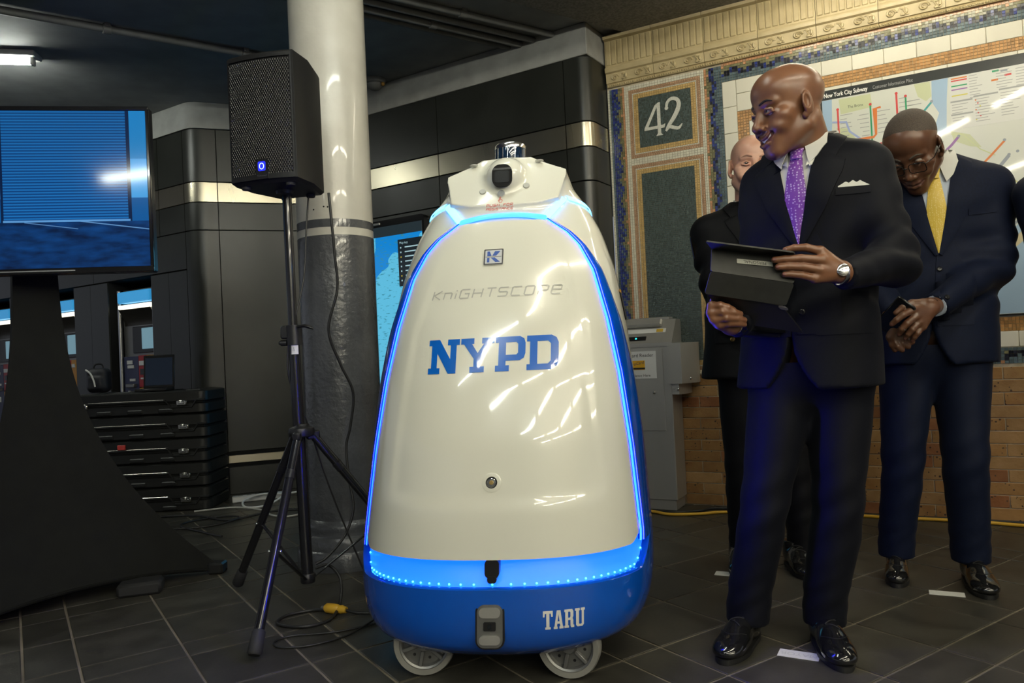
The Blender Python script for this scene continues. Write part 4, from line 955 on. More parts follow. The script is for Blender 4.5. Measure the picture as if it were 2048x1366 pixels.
for k, (fx, fy) in enumerate(FEET):
    d = Vector((fx, fy, 0)).normalized(); top = d * .042 + Vector((0, 0, .655)); end = Vector((fx, fy, .055)); ft = Vector((fx, fy, .003)) + d * .012
    mb = MB(); mb.cyl(top, end, .0165, 14); lg_ = obj('leg', mb, M_STD, std, 60)
    mb = MB(); ax = (end - top).normalized(); mb.tube([end - ax * .035, end - ax * .03, end + ax * .035, end + ax * .042], [.018, .0215, .0235, .018], 16); obj('rubber_foot', mb, M_RUB, lg_, 40)
    mb = MB(); mb.box(top, (.05, .03, .035), Matrix.Rotation(math.atan2(d.y, d.x), 3, 'Z'), .006); obj('hinge', mb, M_DKPL, lg_, 40)
    mid = top.lerp(end, .60); lo = Vector((0, 0, .115)) + d * .02
    mb = MB(); mb.tube([lo, mid], .0085, 8, flat=.45); obj('brace', mb, M_STD, std, 40)
    for s_ in (-1, 1):
        q = MB(); q.sphere(mid + d.cross(Vector((0, 0, 1))) * s_ * .02, .0055, 8, 6); obj('bolt', q, M_CHROME, lg_, 80)
    q = MB(); q.tube([top.lerp(end, .19), top.lerp(end, .235)], .0182, 14); obj('leg_band', q, M_DKPL, lg_, 60)
mb = MB(); mb.lathe([(.026, .10), (.028, .105), (.028, .13), (.024, .135)], 16); obj('brace_hub', mb, M_DKPL, std, 40)
# ---- cables of the speaker
def cable(name, label, pts, r, m=M_CABLE, n=7, group=None):
    o = obj(name, MB().tube(spline(pts, 6), r, n), m, None, 60); tag(o, label, 'cable', group); return o
cable('power_cable', 'black cable hanging from the loudspeaker in front of the grey column', [(-.70, 2.985, 1.60), (-.693, 2.98, 1.50), (-.69, 3.0, 1.35), (-.69, 3.02, 1.22), (-.735, 3.03, 1.06), (-.70, 3.06, .92), (-.66, 3.09, .80), (-.68, 3.10, .66), (-.70, 3.10, .58), (-.69, 3.08, .45), (-.67, 3.05, .34), (-.70, 3.02, .24), (-.76, 2.96, .17), (-.80, 2.935, .15)], .0055)
cable('signal_cable', 'thin black cable from the loudspeaker running down beside the stand pole', [(-.765, 2.93, 1.59), (-.775, 2.91, 1.45), (-.79, 2.895, 1.25), (-.83, 2.855, 1.06), (-.85, 2.855, .98), (-.848, 2.862, .86), (-.80, 2.925, .68), (-.755, 2.965, .48), (-.69, 3.0, .26), (-.62, 3.0, .08), (-.57, 2.98, .008), (-.50, 2.97, .005)], .0035)
cable('extension_cable', 'black extension cable coiled on the floor beside the column', [(-.80, 2.93, .135), (-.75, 2.93, .145), (-.70, 2.90, .10), (-.69, 2.84, .03), (-.70, 2.72, .006), (-.78, 2.66, .006), (-.88, 2.70, .006), (-.88, 2.78, .006), (-.80, 2.83, .006), (-.735, 2.81, .012)], .006)
cable('thin_cable', 'thin black cable looped on the floor in front of the yellow plug', [(-.36, 2.86, .004), (-.45, 2.74, .004), (-.52, 2.67, .004), (-.65, 2.60, .004), (-.80, 2.58, .004), (-.84, 2.53, .004), (-.80, 2.48, .004), (-.70, 2.49, .004), (-.60, 2.57, .004), (-.52, 2.69, .015), (-.46, 2.75, .006), (-.40, 2.90, .004)], .0035)
plug = thing('extension_plug', 'yellow extension cord plug on the floor beside the robot', 'plug', (-.70, 2.80, 0), math.radians(-22))
mb = MB(); mb.tube([(-.045, 0, .018), (-.035, 0, .018), (-.01, 0, .018), (.012, 0, .018), (.018, 0, .018)], [.010, .0175, .0185, .017, .013], 14); obj('plug_body', mb, M_YEL, plug, 50)
mb = MB(); mb.tube([(.018, 0, .018), (.03, 0, .018), (.05, 0, .017)], [.014, .016, .011], 12); obj('socket_end', mb, M_YEL, plug, 50)
mb = MB(); mb.cyl((-.058, 0, .018), (-.043, 0, .018), .0075, 10); obj('strain_relief', mb, M_GREYM, plug, 50)
cable('plug_cable', 'black cable leading from the yellow plug behind the robot', [(-.655, 2.783, .016), (-.60, 2.77, .008), (-.50, 2.78, .006), (-.38, 2.85, .006)], .0055)

# ---- television
TA_ = math.radians(9); tvc = Vector((-2.0, 2.98, 0)); tvR = Matrix.Rotation(TA_, 3, 'Z')
tv = thing('television', 'large flat screen television showing a blue roller shutter', 'television', (-2.03, 3.0, 0), TA_)
TW, T0, T1 = 1.215, 1.335, 2.015; X1 = .585; X0 = X1 - TW; bz = .014
mb = MB(); mb.bx(X0, X1, .0, .05, T0, T1, .006); obj('casing', mb, M_DKPL, tv, 40)
mb = MB()
mb.bx(X0, X1, -.008, .004, T1 - .018, T1, .003); mb.bx(X0, X1, -.008, .004, T0, T0 + .024, .003); mb.bx(X1 - .014, X1, -.008, .004, T0 + .02, T1 - .016, .003); mb.bx(X0, X0 + .014, -.008, .004, T0 + .02, T1 - .016, .003); obj('bezel', mb, mat('gloss_black', (.008, .008, .009), .12, coat=.6), tv, 40)
def screen_mat():
    m, nt, b = _principled('television_picture'); N = nt.nodes; L = nt.links
    tc = N.new('ShaderNodeTexCoord'); sp = N.new('ShaderNodeSeparateXYZ'); L.new(tc.outputs['Object'], sp.inputs[0])
    def math_(op, a, b_=None, clamp=False):
        n_ = N.new('ShaderNodeMath'); n_.operation = op; n_.use_clamp = clamp
        for i, q in enumerate((a, b_)):
            if q is None: continue
            if isinstance(q, (int, float)): n_.inputs[i].default_value = q
            else: L.new(q, n_.inputs[i])
        return n_.outputs[0]
    def mix(f, a, b_):
        n_ = N.new('ShaderNodeMixRGB')
        if isinstance(f, float): n_.inputs[0].default_value = f
        else: L.new(f, n_.inputs[0])
        for i, q in ((1, a), (2, b_)):
            if isinstance(q, tuple): n_.inputs[i].default_value = (*q, 1)
            else: L.new(q, n_.inputs[i])
        return n_.outputs[0]
    x, z = sp.outputs[0], sp.outputs[2]
    sl = math_('SINE', math_('MULTIPLY', z, 2 * PI / .0117)); st = math_('MULTIPLY_ADD', sl, .5); st_n = st.node; st_n.inputs[2].default_value = .5
    vg = N.new('ShaderNodeMapRange'); L.new(z, vg.inputs[0]); vg.inputs[1].default_value = 1.5; vg.inputs[2].default_value = 2.0; vg.inputs[3].default_value = 0; vg.inputs[4].default_value = 1
    shut = mix(st, (.002, .034, .15), (.011, .16, .48)); shut = mix(math_('MULTIPLY', vg.outputs[0], .35), shut, (.006, .06, .16))
    def band(a, lo, hi): return math_('MULTIPLY', math_('GREATER_THAN', a, lo), math_('LESS_THAN', a, hi))
    wall = mix(band(z, 1.64, 1.80), (.008, .13, .40), (.05, .33, .72)); wall = mix(math_('GREATER_THAN', z, 1.80), wall, (.012, .20, .50))
    wall = mix(math_('LESS_THAN', z, 1.64), wall, (.004, .09, .30))
    inside = band(x, .022, .500)
    col = mix(inside, wall, shut)
    edge = math_('ADD', band(x, .493, .507), band(x, .015, .025), True); col = mix(edge, col, (.002, .012, .05))
    nz = N.new('ShaderNodeTexNoise'); nz.inputs['Scale'].default_value = 9; nz.inputs['Detail'].default_value = 5; mp = N.new('ShaderNodeMapping'); mp.inputs['Scale'].default_value = (1, 1, 3.5); L.new(tc.outputs['Object'], mp.inputs[0]); L.new(mp.outputs[0], nz.inputs['Vector'])
    gr = mix(math_('MULTIPLY_ADD', nz.outputs['Fac'], 2.2), (.002, .008, .035), (.004, .055, .22)); gr.node.inputs[0].links[0].from_node.inputs[2].default_value = -.7; gr.node.inputs[0].links[0].from_node.use_clamp = True
    # pale streaks on the ground
    lin = math_('ABSOLUTE', math_('ADD', math_('ADD', z, math_('MULTIPLY', x, .14)), -1.590)); gr = mix(math_('MULTIPLY', math_('LESS_THAN', lin, .0022), band(x, .30, .60)), gr, (.10, .25, .5))
    lin2 = math_('ABSOLUTE', math_('ADD', math_('ADD', z, math_('MULTIPLY', x, .14)), -1.558)); gr = mix(math_('MULTIPLY', math_('LESS_THAN', lin2, .0018), band(x, .10, .30)), gr, (.08, .2, .42))
    col = mix(math_('LESS_THAN', z, 1.545), col, gr)
    col = mix(math_('MULTIPLY', band(z, 1.545, 1.553), inside), col, (.10, .30, .62))
    b.inputs['Base Color'].default_value = (.004, .006, .01, 1); b.inputs['Roughness'].default_value = .08
    L.new(col, b.inputs['Emission Color']); b.inputs['Emission Strength'].default_value = 1.0
    return m
mb = MB(); mb.bx(X0 + .012, X1 - .012, -.003, .01, T0 + .022, T1 - .016); obj('screen', mb, screen_mat(), tv)['label'] = 'lit screen with a blue roller shutter picture'
mb = MB(); mb.bx(X1 - .58, X1 - .30, -.0086, -.006, T0 + .010, T0 + .015); obj('label_strip', mb, M_ALU, tv)
# television stand with a stretch cover
ts = thing('television_stand', 'tall stand under the television dressed in a black stretch cover', 'stand', (-2.05, 3.25, 0))
corn = [(.70, .19), (-.05, -.75), (-.72, .30)]   # feet, relative
topq = [(.115, -.02), (-.02, -.11), (-.135, .05)]
rows = []; N_ = 16
for k in np.linspace(0, 1, 34):
    z = .012 + 1.36 * k; w_ = (1 - k) ** 1.0; ring = []
    sp_ = .115 * 0 + ((1 - k) ** 2.6) * .93 + (1 - k) * .07
    for c_ in range(3):
        a = np.array(topq[c_]) + (np.array(corn[c_]) - np.array(topq[c_])) * sp_; c2 = (c_ + 1) % 3; b_ = np.array(topq[c2]) + (np.array(corn[c2]) - np.array(topq[c2])) * sp_
        cen = (a + b_) / 2 * (1 - .42 * (1 - k) ** .5)
        for t in np.arange(N_) / N_:
            p = (1 - t) ** 2 * a + 2 * t * (1 - t) * cen + t * t * b_; zz_ = z + .055 * (4 * t * (1 - t)) * (1 - k) ** 8
            ring.append((p[0], p[1], zz_))
    rows.append(ring)
M_SPAN = nmat('black_spandex', (.0032, .0035, .0026), (.0050, .0054, .0040), 12, rough=.8, spec=.2)
mb = MB(); mb.grid(rows, close_u=True); obj('stretch_cover', mb, M_SPAN, ts, 70)
hem = MB(); hem.tube([(p[0] * 1.002, p[1] * 1.002, p[2]) for p in rows[0]], .008, 6, closed=True); obj('hem', hem, M_SPAN, ts, 60)
mb = MB(); mb.cyl((-.01, -.02, .02), (-.01, -.02, 1.42), .03, 14); obj('mast', mb, M_BLK, ts, 60)
for c_ in corn:
    mb = MB(); mb.cyl((0, -.02, .55), (c_[0] * .93, c_[1] * .93, .03), .014, 8); obj('leg', mb, M_BLK, ts, 60); mb = MB(); mb.bx(c_[0] * .955 - .035, c_[0] * .955 + .035, c_[1] * .955 - .035, c_[1] * .955 + .035, 0, .05, .008); obj('foot', mb, M_BLK, ts)
mb = MB(); mb.bx(-.16, .16, -.205, -.16, 1.40, 1.75, .004); mb.bx(-.05, .05, -.17, .02, 1.40, 1.5); obj('mount_plate', mb, M_BLK, ts)
bag = MB(); bag.box((-1.60, 3.17, .028), (.17, .11, .056), Matrix.Rotation(.3, 3, 'Z'), .012); o = obj('power_brick', bag, M_BLKM, None, 40); tag(o, 'black power block on the floor under the stand cover', 'power block')

# ---- road cases
CA = RB + math.radians(34); cg = (-2.49, 5.14)
M_CASE = mat('black_roto_plastic', (.010, .0105, .0095), .45); M_LATCH = mat('latch_chrome', (.6, .58, .5), .2, metal=1.0)
def road_case(idx, z0, h, label, last=False):
    t = thing('road_case', label, 'equipment case', (cg[0] + .006 * math.sin(idx * 3), cg[1], z0), CA, 'stacked black equipment cases')
    L_, Dp = .92, .40
    def ringr(hw, hd, z, r=.05): return [(x, y, z) for x, y in rrect(hw * 2, hd * 2, r, 4)]
    def shell(za, zb, nm, flare):
        mb = MB(); rows = [ringr(L_ / 2 - .012, Dp / 2 - .012, za), ringr(L_ / 2, Dp / 2, za + .008), ringr(L_ / 2, Dp / 2, zb - .008), ringr(L_ / 2 - .012, Dp / 2 - .012, zb)]; n = len(rows[0]); mb.grid(rows, close_u=True); mb.add(rows[0], [tuple(reversed(range(n)))]); mb.add(rows[-1], [tuple(range(n))])
        return obj(nm, mb, M_CASE, t, 35)
    shell(0, h * .46, 'case_body', 0); ld = shell(h * .50, h, 'case_lid', 0)
    mb = MB(); mb.bx(-L_ / 2 + .02, L_ / 2 - .02, -Dp / 2 + .004, Dp / 2 - .004, h * .44, h * .52); obj('seam', mb, M_GAP, t)
    # raised moulding that steps down round the latches
    pts = [(-.46, .30), (-.35, .30), (-.315, .58), (.20, .58), (.235, .30), (.37, .30), (.40, .58), (.455, .58)]
    mb = MB(); mb.tube([(x, -Dp / 2 - .002, h * zf_) for x, zf_ in pts], .008, 6); obj('moulding', mb, M_CASE, t, 40)
    st_ = MB(); st_.bx(-.30, .19, -Dp / 2 - .006, -Dp / 2 + .005, h * .60, h * .635, .002); obj('valance', st_, M_LATCH, t)
    for x in (-.335, .305):
        q = MB(); q.bx(x - .035, x + .035, -Dp / 2 - .014, -Dp / 2, h * .36, h * .60, .006); q.bx(x - .02, x + .02, -Dp / 2 - .019, -Dp / 2 - .01, h * .42, h * .54, .004); obj('latch', q, M_LATCH, t, 40)
    for x in (-.2, .0, .2):
        q = MB(); q.bx(x - .05, x + .05, -Dp / 2 - .008, -Dp / 2 + .01, h * .06, h * .24, .006); obj('rib', q, M_CASE, t)
    for x in (-.33, -.1, .13, .36):
        q = MB(); q.bx(x - .05, x + .05, -.15, .15, h - .004, h + .004, .003); obj('stacking_foot', q, M_CASE, ld)
    return t
hs_ = [.155, .155, .155, .155, .15]; z = .0
for k, hh in enumerate(hs_):
    road_case(k, z, hh, ['black plastic equipment case at the bottom of the stack', 'black equipment case, second from the bottom of the stack', 'black equipment case with a red badge, middle of the stack', 'black equipment case, second from the top of the stack', 'black equipment case on top of the stack under the laptop'][k]); z += hh + .0042
CT = z
mid_case = [o for o in bpy.data.objects if o.name.startswith('road_case') and 'red badge' in o['label']][0]
mb = MB(); mb.bx(-.12, -.07, -.211, -.198, .10, .13, .002); obj('badge', mb, mat('red_badge', (.5, .05, .04), .4), mid_case)['label'] = 'small red maker badge'
# laptop on the cases
lap = thing('laptop', 'open black laptop on top of the equipment cases', 'laptop', (cg[0] + .085, cg[1] - .08, CT), CA + .1)
mb = MB(); mb.bx(-.10, .10, -.10, .08, 0, .018, .004); obj('keyboard_base', mb, M_DKPL, lap, 40)
mb = MB(); mb.bx(-.10, .10, 0, .012, 0, .225, .004); obj('lid', mb, M_DKPL, lap, 40, M=Matrix.Translation((0, .07, .018)) @ Matrix.Rotation(-.12, 4, 'X'))
mb = MB(); mb.bx(-.088, .088, -.0012, .001, .018, .205); obj('display', mb, mat('dim_laptop_screen', (.012, .016, .024), .2, emit=(.02, .03, .05), estr=.25), lap, M=Matrix.Translation((0, .07, .018)) @ Matrix.Rotation(-.12, 4, 'X'))
bg = SDF((-.14, -.12, -.01), (.14, .12, .24), .008); bg.u(rbox((0, 0, .10), (.20, .15, .20), .05), 0).u(rbox((0, -.07, .08), (.13, .05, .11), .02), .02).disp(lambda X, Y, Z: .004 * np.sin(40 * X + 25 * Z) * np.sin(30 * Z))
o = thing('bag', 'soft dark bag behind the television stand on the cases', 'bag', (cg[0] - .40, cg[1] + .12, CT), CA); o.scale = (.72, .72, .85); obj('bag_body', bg.mesh(), nmat('dark_navy_nylon', (.008, .009, .013), (.014, .015, .022), 20, rough=.6), o, 60)
mb = MB(); mb.tube(spline([(-.05, 0, .19), (-.03, 0, .23), (.03, 0, .23), (.05, 0, .19)], 4), .007, 6); obj('strap', mb, M_BLKM, o, 50); mb = MB(); mb.tube(spline([(-.08, -.085, .19), (-.03, -.10, .16), (.0, -.10, .10), (.01, -.098, .05)], 4), .008, 6); obj('white_strap', mb, M_WHT, o, 50)
# power strip and cables on the floor by the pier
ps = thing('power_strip', 'white power strip on the floor at the foot of the black pier', 'power strip', (-1.80, 5.22, 0), math.radians(20))
mb = MB(); mb.bx(-.17, .17, -.028, .028, 0, .042, .006); obj('strip_body', mb, M_WHT, ps, 40)
for k in range(5):
    mb = MB(); mb.bx(-.13 + k * .055, -.10 + k * .055, -.014, .014, .0421, .0432); obj('outlet', mb, M_GREYP, ps)
cable('power_strip_cable', 'white cable looping from the power strip', [(-1.63, 5.24, .03), (-1.58, 5.14, .05), (-1.66, 4.98, .008), (-1.78, 4.93, .008), (-1.84, 5.05, .03), (-1.76, 5.16, .05), (-1.60, 5.2, .04), (-1.42, 5.3, .05)], .007, M_WHT)
rg = random.Random(5)
for k, (lab, m_, r_) in enumerate((('black cable snaking from the cases towards the speaker stand', M_CABLE, .007), ('grey cable curling on the floor in front of the cases', M_GREYP, .006), ('tangled black cable between the stand cover and the cases', M_CABLE, .006))):
    base = [[(-2.25, 4.75), (-2.0, 4.70), (-1.75, 4.55), (-1.55, 4.72), (-1.35, 4.78), (-1.10, 4.70), (-.95, 4.60)], [(-2.1, 4.88), (-1.85, 4.92), (-1.62, 4.80), (-1.52, 4.62), (-1.40, 4.58), (-1.28, 4.66), (-1.05, 4.76)], [(-2.3, 4.55), (-2.05, 4.35), (-1.80, 4.42), (-1.70, 4.60), (-1.88, 4.66), (-2.0, 4.45), (-1.78, 4.25), (-1.62, 4.1)]][k]
    cable('floor_cable', lab, [(x, y, r_ + .001 + .006 * (i % 2)) for i, (x, y) in enumerate(base)], r_, m_)

# ---- ticket machines in the niches
M_TVB = mat('machine_blue_glow', (.05, .3, .6), .3, emit=(.03, .26, .55), estr=.75)
def ticket_machine(u, label, full=True):
    t = thing('ticket_machine', label, 'ticket machine', walll.matrix_world @ Vector((0, 0, 0)) if False else (walll.location.x + u * math.cos(RB) - .075 * math.sin(RB), walll.location.y + u * math.sin(RB) + .075 * math.cos(RB), 0), RB, 'ticket machines in the niches')
    hw = .245
    mb = MB(); mb.bx(-hw, hw, .0, .22, .0, 1.58, .01); obj('cabinet', mb, M_GREYM, t, 40)
    for s_ in (-1, 1): mb = MB(); mb.tube([(s_ * (hw - .01), -.03, .5), (s_ * (hw - .01), -.03, 1.575)], .016, 10); obj('side_post', mb, M_ALU, t, 60)
    mb = MB(); mb.bx(-hw + .03, hw - .03, -.06, .01, 1.47, 1.56, .008); obj('header_sign', mb, M_TVB, t)['label'] = 'glowing blue header'
    mb = MB(); mb.bx(-hw + .03, hw - .03, -.055, .01, 1.425, 1.455, .004); obj('header_rail', mb, mat('added_rail_glow', (.7, .7, .6), .4, emit=(1, .95, .75), estr=1.6), t)  # reflecting strip given a glow of its own to light the machine
    mb = MB(); mb.grid([[(x, -.05 + .05 * math.sin(a), 1.42 - .13 * a / 1.5) for x in (-hw + .03, hw - .03)] for a in np.linspace(0, 1.5, 8)]); obj('hood', mb, mat('bronze_hood', (.06, .055, .045), .3, metal=.8), t, 60)
    mb = MB(); mb.bx(-.10, .20, -.012, .0, 1.07, 1.28, .004); obj('screen_surround', mb, M_DKPL, t)
    mb = MB(); mb.bx(.03, .185, -.016, -.01, 1.10, 1.265, .004); obj('screen', mb, mat('machine_screen', (.15, .25, .3), .15, emit=(.22, .42, .52), estr=.45), t)
    mb = MB(); mb.bx(-hw + .025, -.02, -.02, 0, .5, 1.045, .004); obj('blue_panel', mb, mat('indigo_panel', (.03, .035, .09), .4), t)
    mb = MB(); mb.bx(-.015, .085, -.022, 0, .80, 1.05, .003); obj('red_panel', mb, mat('red_panel', (.34, .01, .012), .4), t)
    mb = MB(); mb.bx(-.015, .17, -.022, 0, .5, .795, .003); mb2 = MB(); mb2.bx(.09, .17, -.022, 0, .80, 1.05, .003); M_AMB = mat('amber_panel', (.55, .24, .015), .4); obj('amber_panel', mb, M_AMB, t); obj('amber_panel', mb2, M_AMB, t)
    for (x, z, w_, h_) in ((-.13, 1.0, .07, .03), (-.12, .965, .08, .025), (.035, .99, .07, .035), (.035, .87, .04, .012), (.13, 1.0, .05, .03), (-.10, .86, .07, .02), (-.11, .72, .06, .05), (-.15, .76, .03, .03)):
        q = MB(); q.bx(x - w_ / 2, x + w_ / 2, -.027, -.02, z - h_ / 2, z + h_ / 2); obj('label_plate', q, M_WHT, t)
    q = MB(); q.bx(.01, .055, -.026, -.02, .90, .945); obj('slot', q, M_DKPL, t)
    q = MB(); q.bx(-.16, -.05, -.05, -.01, .80, .83, .004); obj('tray', q, M_GREYM, t)
ticket_machine(-.805, 'ticket machine with red and amber panels behind the laptop'); ticket_machine(-1.905, 'ticket machine half hidden by the television stand'); ticket_machine(-3.005, 'ticket machine at the far left edge behind the stand')

# ---- digital map kiosk on the wall behind the robot
ko = thing('digital_kiosk', 'tall digital map kiosk with a cyan screen behind the column', 'screen', (wallb.location.x, wallb.location.y, 0), RB)
def map_screen_mat():
    m, nt, b = _principled('cyan_map_picture'); N = nt.nodes; L = nt.links
    tc = N.new('ShaderNodeTexCoord'); n1 = N.new('ShaderNodeTexNoise'); n1.inputs['Scale'].default_value = 2.3; n1.inputs['Detail'].default_value = 2; L.new(tc.outputs['Object'], n1.inputs['Vector'])
    r = N.new('ShaderNodeValToRGB'); r.color_ramp.interpolation = 'CONSTANT'; e = r.color_ramp.elements; e[0].color = (.004, .22, .62, 1); e[0].position = 0; e[1].position = .46; e[1].color = (.10, .48, .70, 1); L.new(n1.outputs['Fac'], r.inputs[0])
    n2 = N.new('ShaderNodeTexNoise'); n2.inputs['Scale'].default_value = 60; n2.inputs['Detail'].default_value = 4; mp = N.new('ShaderNodeMapping'); mp.inputs['Scale'].default_value = (.35, 1, 1.6); L.new(tc.outputs['Object'], mp.inputs[0]); L.new(mp.outputs[0], n2.inputs['Vector'])
    r2 = N.new('ShaderNodeValToRGB'); r2.color_ramp.elements[0].position = .58; r2.color_ramp.elements[1].position = .64; r2.color_ramp.elements[0].color = (0, 0, 0, 1); L.new(n2.outputs['Fac'], r2.inputs[0])
    mx = N.new('ShaderNodeMixRGB'); mx.inputs[2].default_value = (.03, .22, .30, 1); L.new(r2.outputs[0], mx.inputs[0]); L.new(r.outputs[0], mx.inputs[1])
    b.inputs['Base Color'].default_value = (.01, .02, .03, 1); b.inputs['Roughness'].default_value = .1; L.new(mx.outputs[0], b.inputs['Emission Color']); b.inputs['Emission Strength'].default_value = 1.0; return m
k0, k1 = -2.16, -1.215
mb = MB(); mb.prism([(x, z) for x, z in rrect(k1 - k0, 1.60, .03, 4, ((k0 + k1) / 2, 1.09))], -.065, -.008); obj('housing', mb, mat('kiosk_black', (.006, .006, .007), .15, coat=.4), ko, 35)
mb = MB(); mb.bx(k0 + .02, k1 - .02, -.0665, -.06, .545, 1.775); obj('screen', mb, map_screen_mat(), ko)['label'] = 'glowing cyan map picture'
mb = MB(); mb.bx(k0 + .02, k1 - .02, -.0667, -.06, 1.775, 1.845); hd = obj('header_bar', mb, mat('screen_slate', (.01, .014, .018), .12, emit=(.03, .05, .06), estr=.5), ko)
mb = MB(); mb.bx(-1.45, k1 - .025, -.0672, -.06, 1.42, 1.74); lgd = obj('legend_panel', mb, mat('screen_dark', (.01, .012, .016), .12, emit=(.012, .02, .025), estr=.6), ko)
M_SCT = mat('screen_text', (.5, .6, .6), .3, emit=(.35, .6, .7), estr=.6)
mb = text_mb('New York City Subway', .046, 'LEFT'); move(mb, Matrix.Translation((k0 + .02, -.0675, 1.81))); obj('header_text', mb, M_SCT, ko)
mb = text_mb('Map key', .022, 'LEFT'); move(mb, Matrix.Translation((-1.435, -.068, 1.715))); obj('legend_text', mb, M_SCT, ko)
for k in range(8):
    q = MB(); q.bx(-1.39, -1.39 + .12 + .02 * (k % 3), -.0678, -.067, 1.68 - k * .032, 1.688 - k * .032); obj('legend_line', q, M_SCT, ko); q = MB(); q.bx(-1.43, -1.42, -.0678, -.067, 1.678 - k * .032, 1.688 - k * .032); obj('legend_mark', q, mat('legend_amber', (.5, .4, .05), .3, emit=(.5, .4, .05), estr=.5) if k % 4 == 2 else M_SCT, ko)
mb = MB(); mb.bx(k0 + .02, k1 - .02, -.067, -.06, .36, .44); obj('lower_sign', mb, mat('cyan_sign', (.03, .3, .5), .2, emit=(.02, .30, .5), estr=.8), ko)
mb = MB(); mb.bx(-1.73, -1.60, -.075, -.06, 1.858, 1.878, .004); obj('speaker_bar', mb, M_GREYM, ko)

# ---- small dome camera on the soffit behind the column
dc = thing('dome_camera', 'small round ceiling fitting beside the column', 'ceiling fitting', (-.86, 5.16, 2.857))
mb = MB(); mb.lathe([(.001, -.075), (.03, -.07), (.05, -.05), (.055, -.035), (.07, -.03), (.075, -.012), (.075, 0)], 20); obj('dome', mb, M_PIPE, dc, 50)
mb = MB(); mb.sphere((.06, -.03, -.045), .014, 8, 6); obj('indicator', mb, mat('amber_lens', (.3, .16, .03), .3), dc, 80)
mb = MB(); mb.tube([(-.3, -.18, -.02), (-.02, -.01, -.03)], .012, 8); obj('conduit', mb, M_PIPE, dc, 60)
# ================================================================== things by the mosaic wall
WR = wallr.location; EU = Vector((math.cos(RW), math.sin(RW), 0)); EV = Vector((-math.sin(RW), math.cos(RW), 0))
def wl(u, y, z=0): return Vector((WR.x, WR.y, 0)) + EU * u + EV * y + Vector((0, 0, z))
# ---- card reader pedestal
rd = thing('card_reader', 'stainless steel fare card reader pedestal against the mosaic wall', 'card reader', wl(0, 0), RW)
u0, u1 = -.372, -.005; yf = -.206
mb = MB(); mb.bx(u0 + .01, u1 - .01, yf + .008, -.014, 0, .06, .003); obj('plinth', mb, M_STN, rd, 35)
mb = MB(); mb.bx(u0, u1, yf, -.014, .058, .938, .004); obj('pedestal', mb, M_STN, rd, 35)
mb = MB(); mb.bx(u0 + .03, -.05, yf - .004, yf + .002, .45, .925, .002); obj('access_panel', mb, M_STN, rd, 35)
prof = [(yf - .004, .930), (yf - .004, .952), (-.105, 1.085), (-.02, 1.085), (-.012, 1.07), (-.012, .93)]
mb = MB(); n = len(prof); mb.add([(u0 - .006, y, z) for y, z in prof] + [(u1 + .012, y, z) for y, z in prof], [(i, (i + 1) % n, n + (i + 1) % n, n + i) for i in range(n)] + [tuple(reversed(range(n))), tuple(range(n, 2 * n))]); obj('console', mb, M_STN, rd, 30)
def on_slope(u, s): return Vector((u, lerp(yf - .004, -.105, s), lerp(.952, 1.085, s)))
sn = Vector((0, -.133, .099)).normalized(); SR = Matrix((Vector((1, 0, 0)), -sn, Vector((1, 0, 0)).cross(-sn))).transposed()
def slope_box(u, s, w_, h_, th, m, name, label=None, bev=.001):
    mb = MB(); mb.box(on_slope(u, s) + sn * (th / 2 - .001), (w_, th, h_), SR, bev); o = obj(name, mb, m, rd)
    if label: o['label'] = label
slope_box(-.20, .20, .105, .030, .003, M_DKPL, 'display'); slope_box(-.208, .20, .010, .010, .0045, mat('teal_light', (.02, .3, .3), .3, emit=(.03, .6, .6), estr=2.0), 'indicator', 'small teal light')
slope_box(-.19, .52, .30, .030, .002, M_WHT, 'instruction_strip'); slope_box(-.075, .52, .04, .022, .003, mat('amber_sticker', (.55, .36, .05), .4), 'amber_sticker')
slope_box(-.20, .80, .27, .05, .030, M_STN, 'swipe_rail', bev=.008)
mb = MB(); mb.bx(u0, u1 - .03, -.10, -.02, 1.083, 1.10, .004); obj('back_rail', mb, M_STN, rd)
pp = [(-.018, yf - .012), (.058, yf - .012), (.112, -.10), (.112, -.03), (.0, -.03)]
mb = MB(); mb.prism(pp, .716, .946, 'xy'); obj('side_box', mb, M_STN, rd, 25)
mb = MB(); mb.prism([(-.006, yf + .002), (.035, yf + .002), (.06, -.12), (.06, -.03), (-.006, -.03)], .655, .716, 'xy'); obj('side_bracket', mb, M_STN, rd, 25)
for (u, y, z, r) in ((-.108, yf - .004, .669, .011), (.086, -.148, .742, .010), (.03, yf, .685, .009)):
    q = MB(); q.sphere((u, y, z), r, 10, 6); obj('lock', q, M_CHROME, rd, 80)
mb = MB(); mb.bx(-.345, -.088, yf - .0065, yf - .003, .750, .906); sg = obj('notice', mb, mat('white_notice', (.66, .67, .68), .45), rd); sg['label'] = 'white notice reading Card Reader'
def ntext(body, size, u, z, m, sx=1.0, xs=1.0, shear=0, rot=0):
    q = text_mb(body, size, 'CENTER', shear=shear, xs=xs); move(q, Matrix.Translation((u, yf - .0072, z)) @ Matrix.Rotation(rot, 4, 'Y')); return obj('notice_text', q, M_DKPL if m is None else m, sg)
ntext('MetroCard Reader', .0285, -.213, .882, None); ntext('Check Balance Here', .0215, -.213, .767, None)
mb = MB(); mb.bx(-.275, -.155, yf - .0072, yf - .006, .800, .853); obj('card_logo', mb, mat('logo_yellow', (.72, .40, .02), .4), sg)['label'] = 'amber card logo with a black stripe'
mb = MB(); mb.bx(-.275, -.155, yf - .0076, yf - .006, .803, .813); obj('card_stripe', mb, M_DKPL, sg)
q = text_mb('MetroCard', .024, 'CENTER', shear=.3); move(q, Matrix.Translation((-.215, yf - .0078, .834)) @ Matrix.Rotation(-.16, 4, 'Y')); obj('card_text', q, mat('logo_navy', (.02, .03, .12), .4), sg)

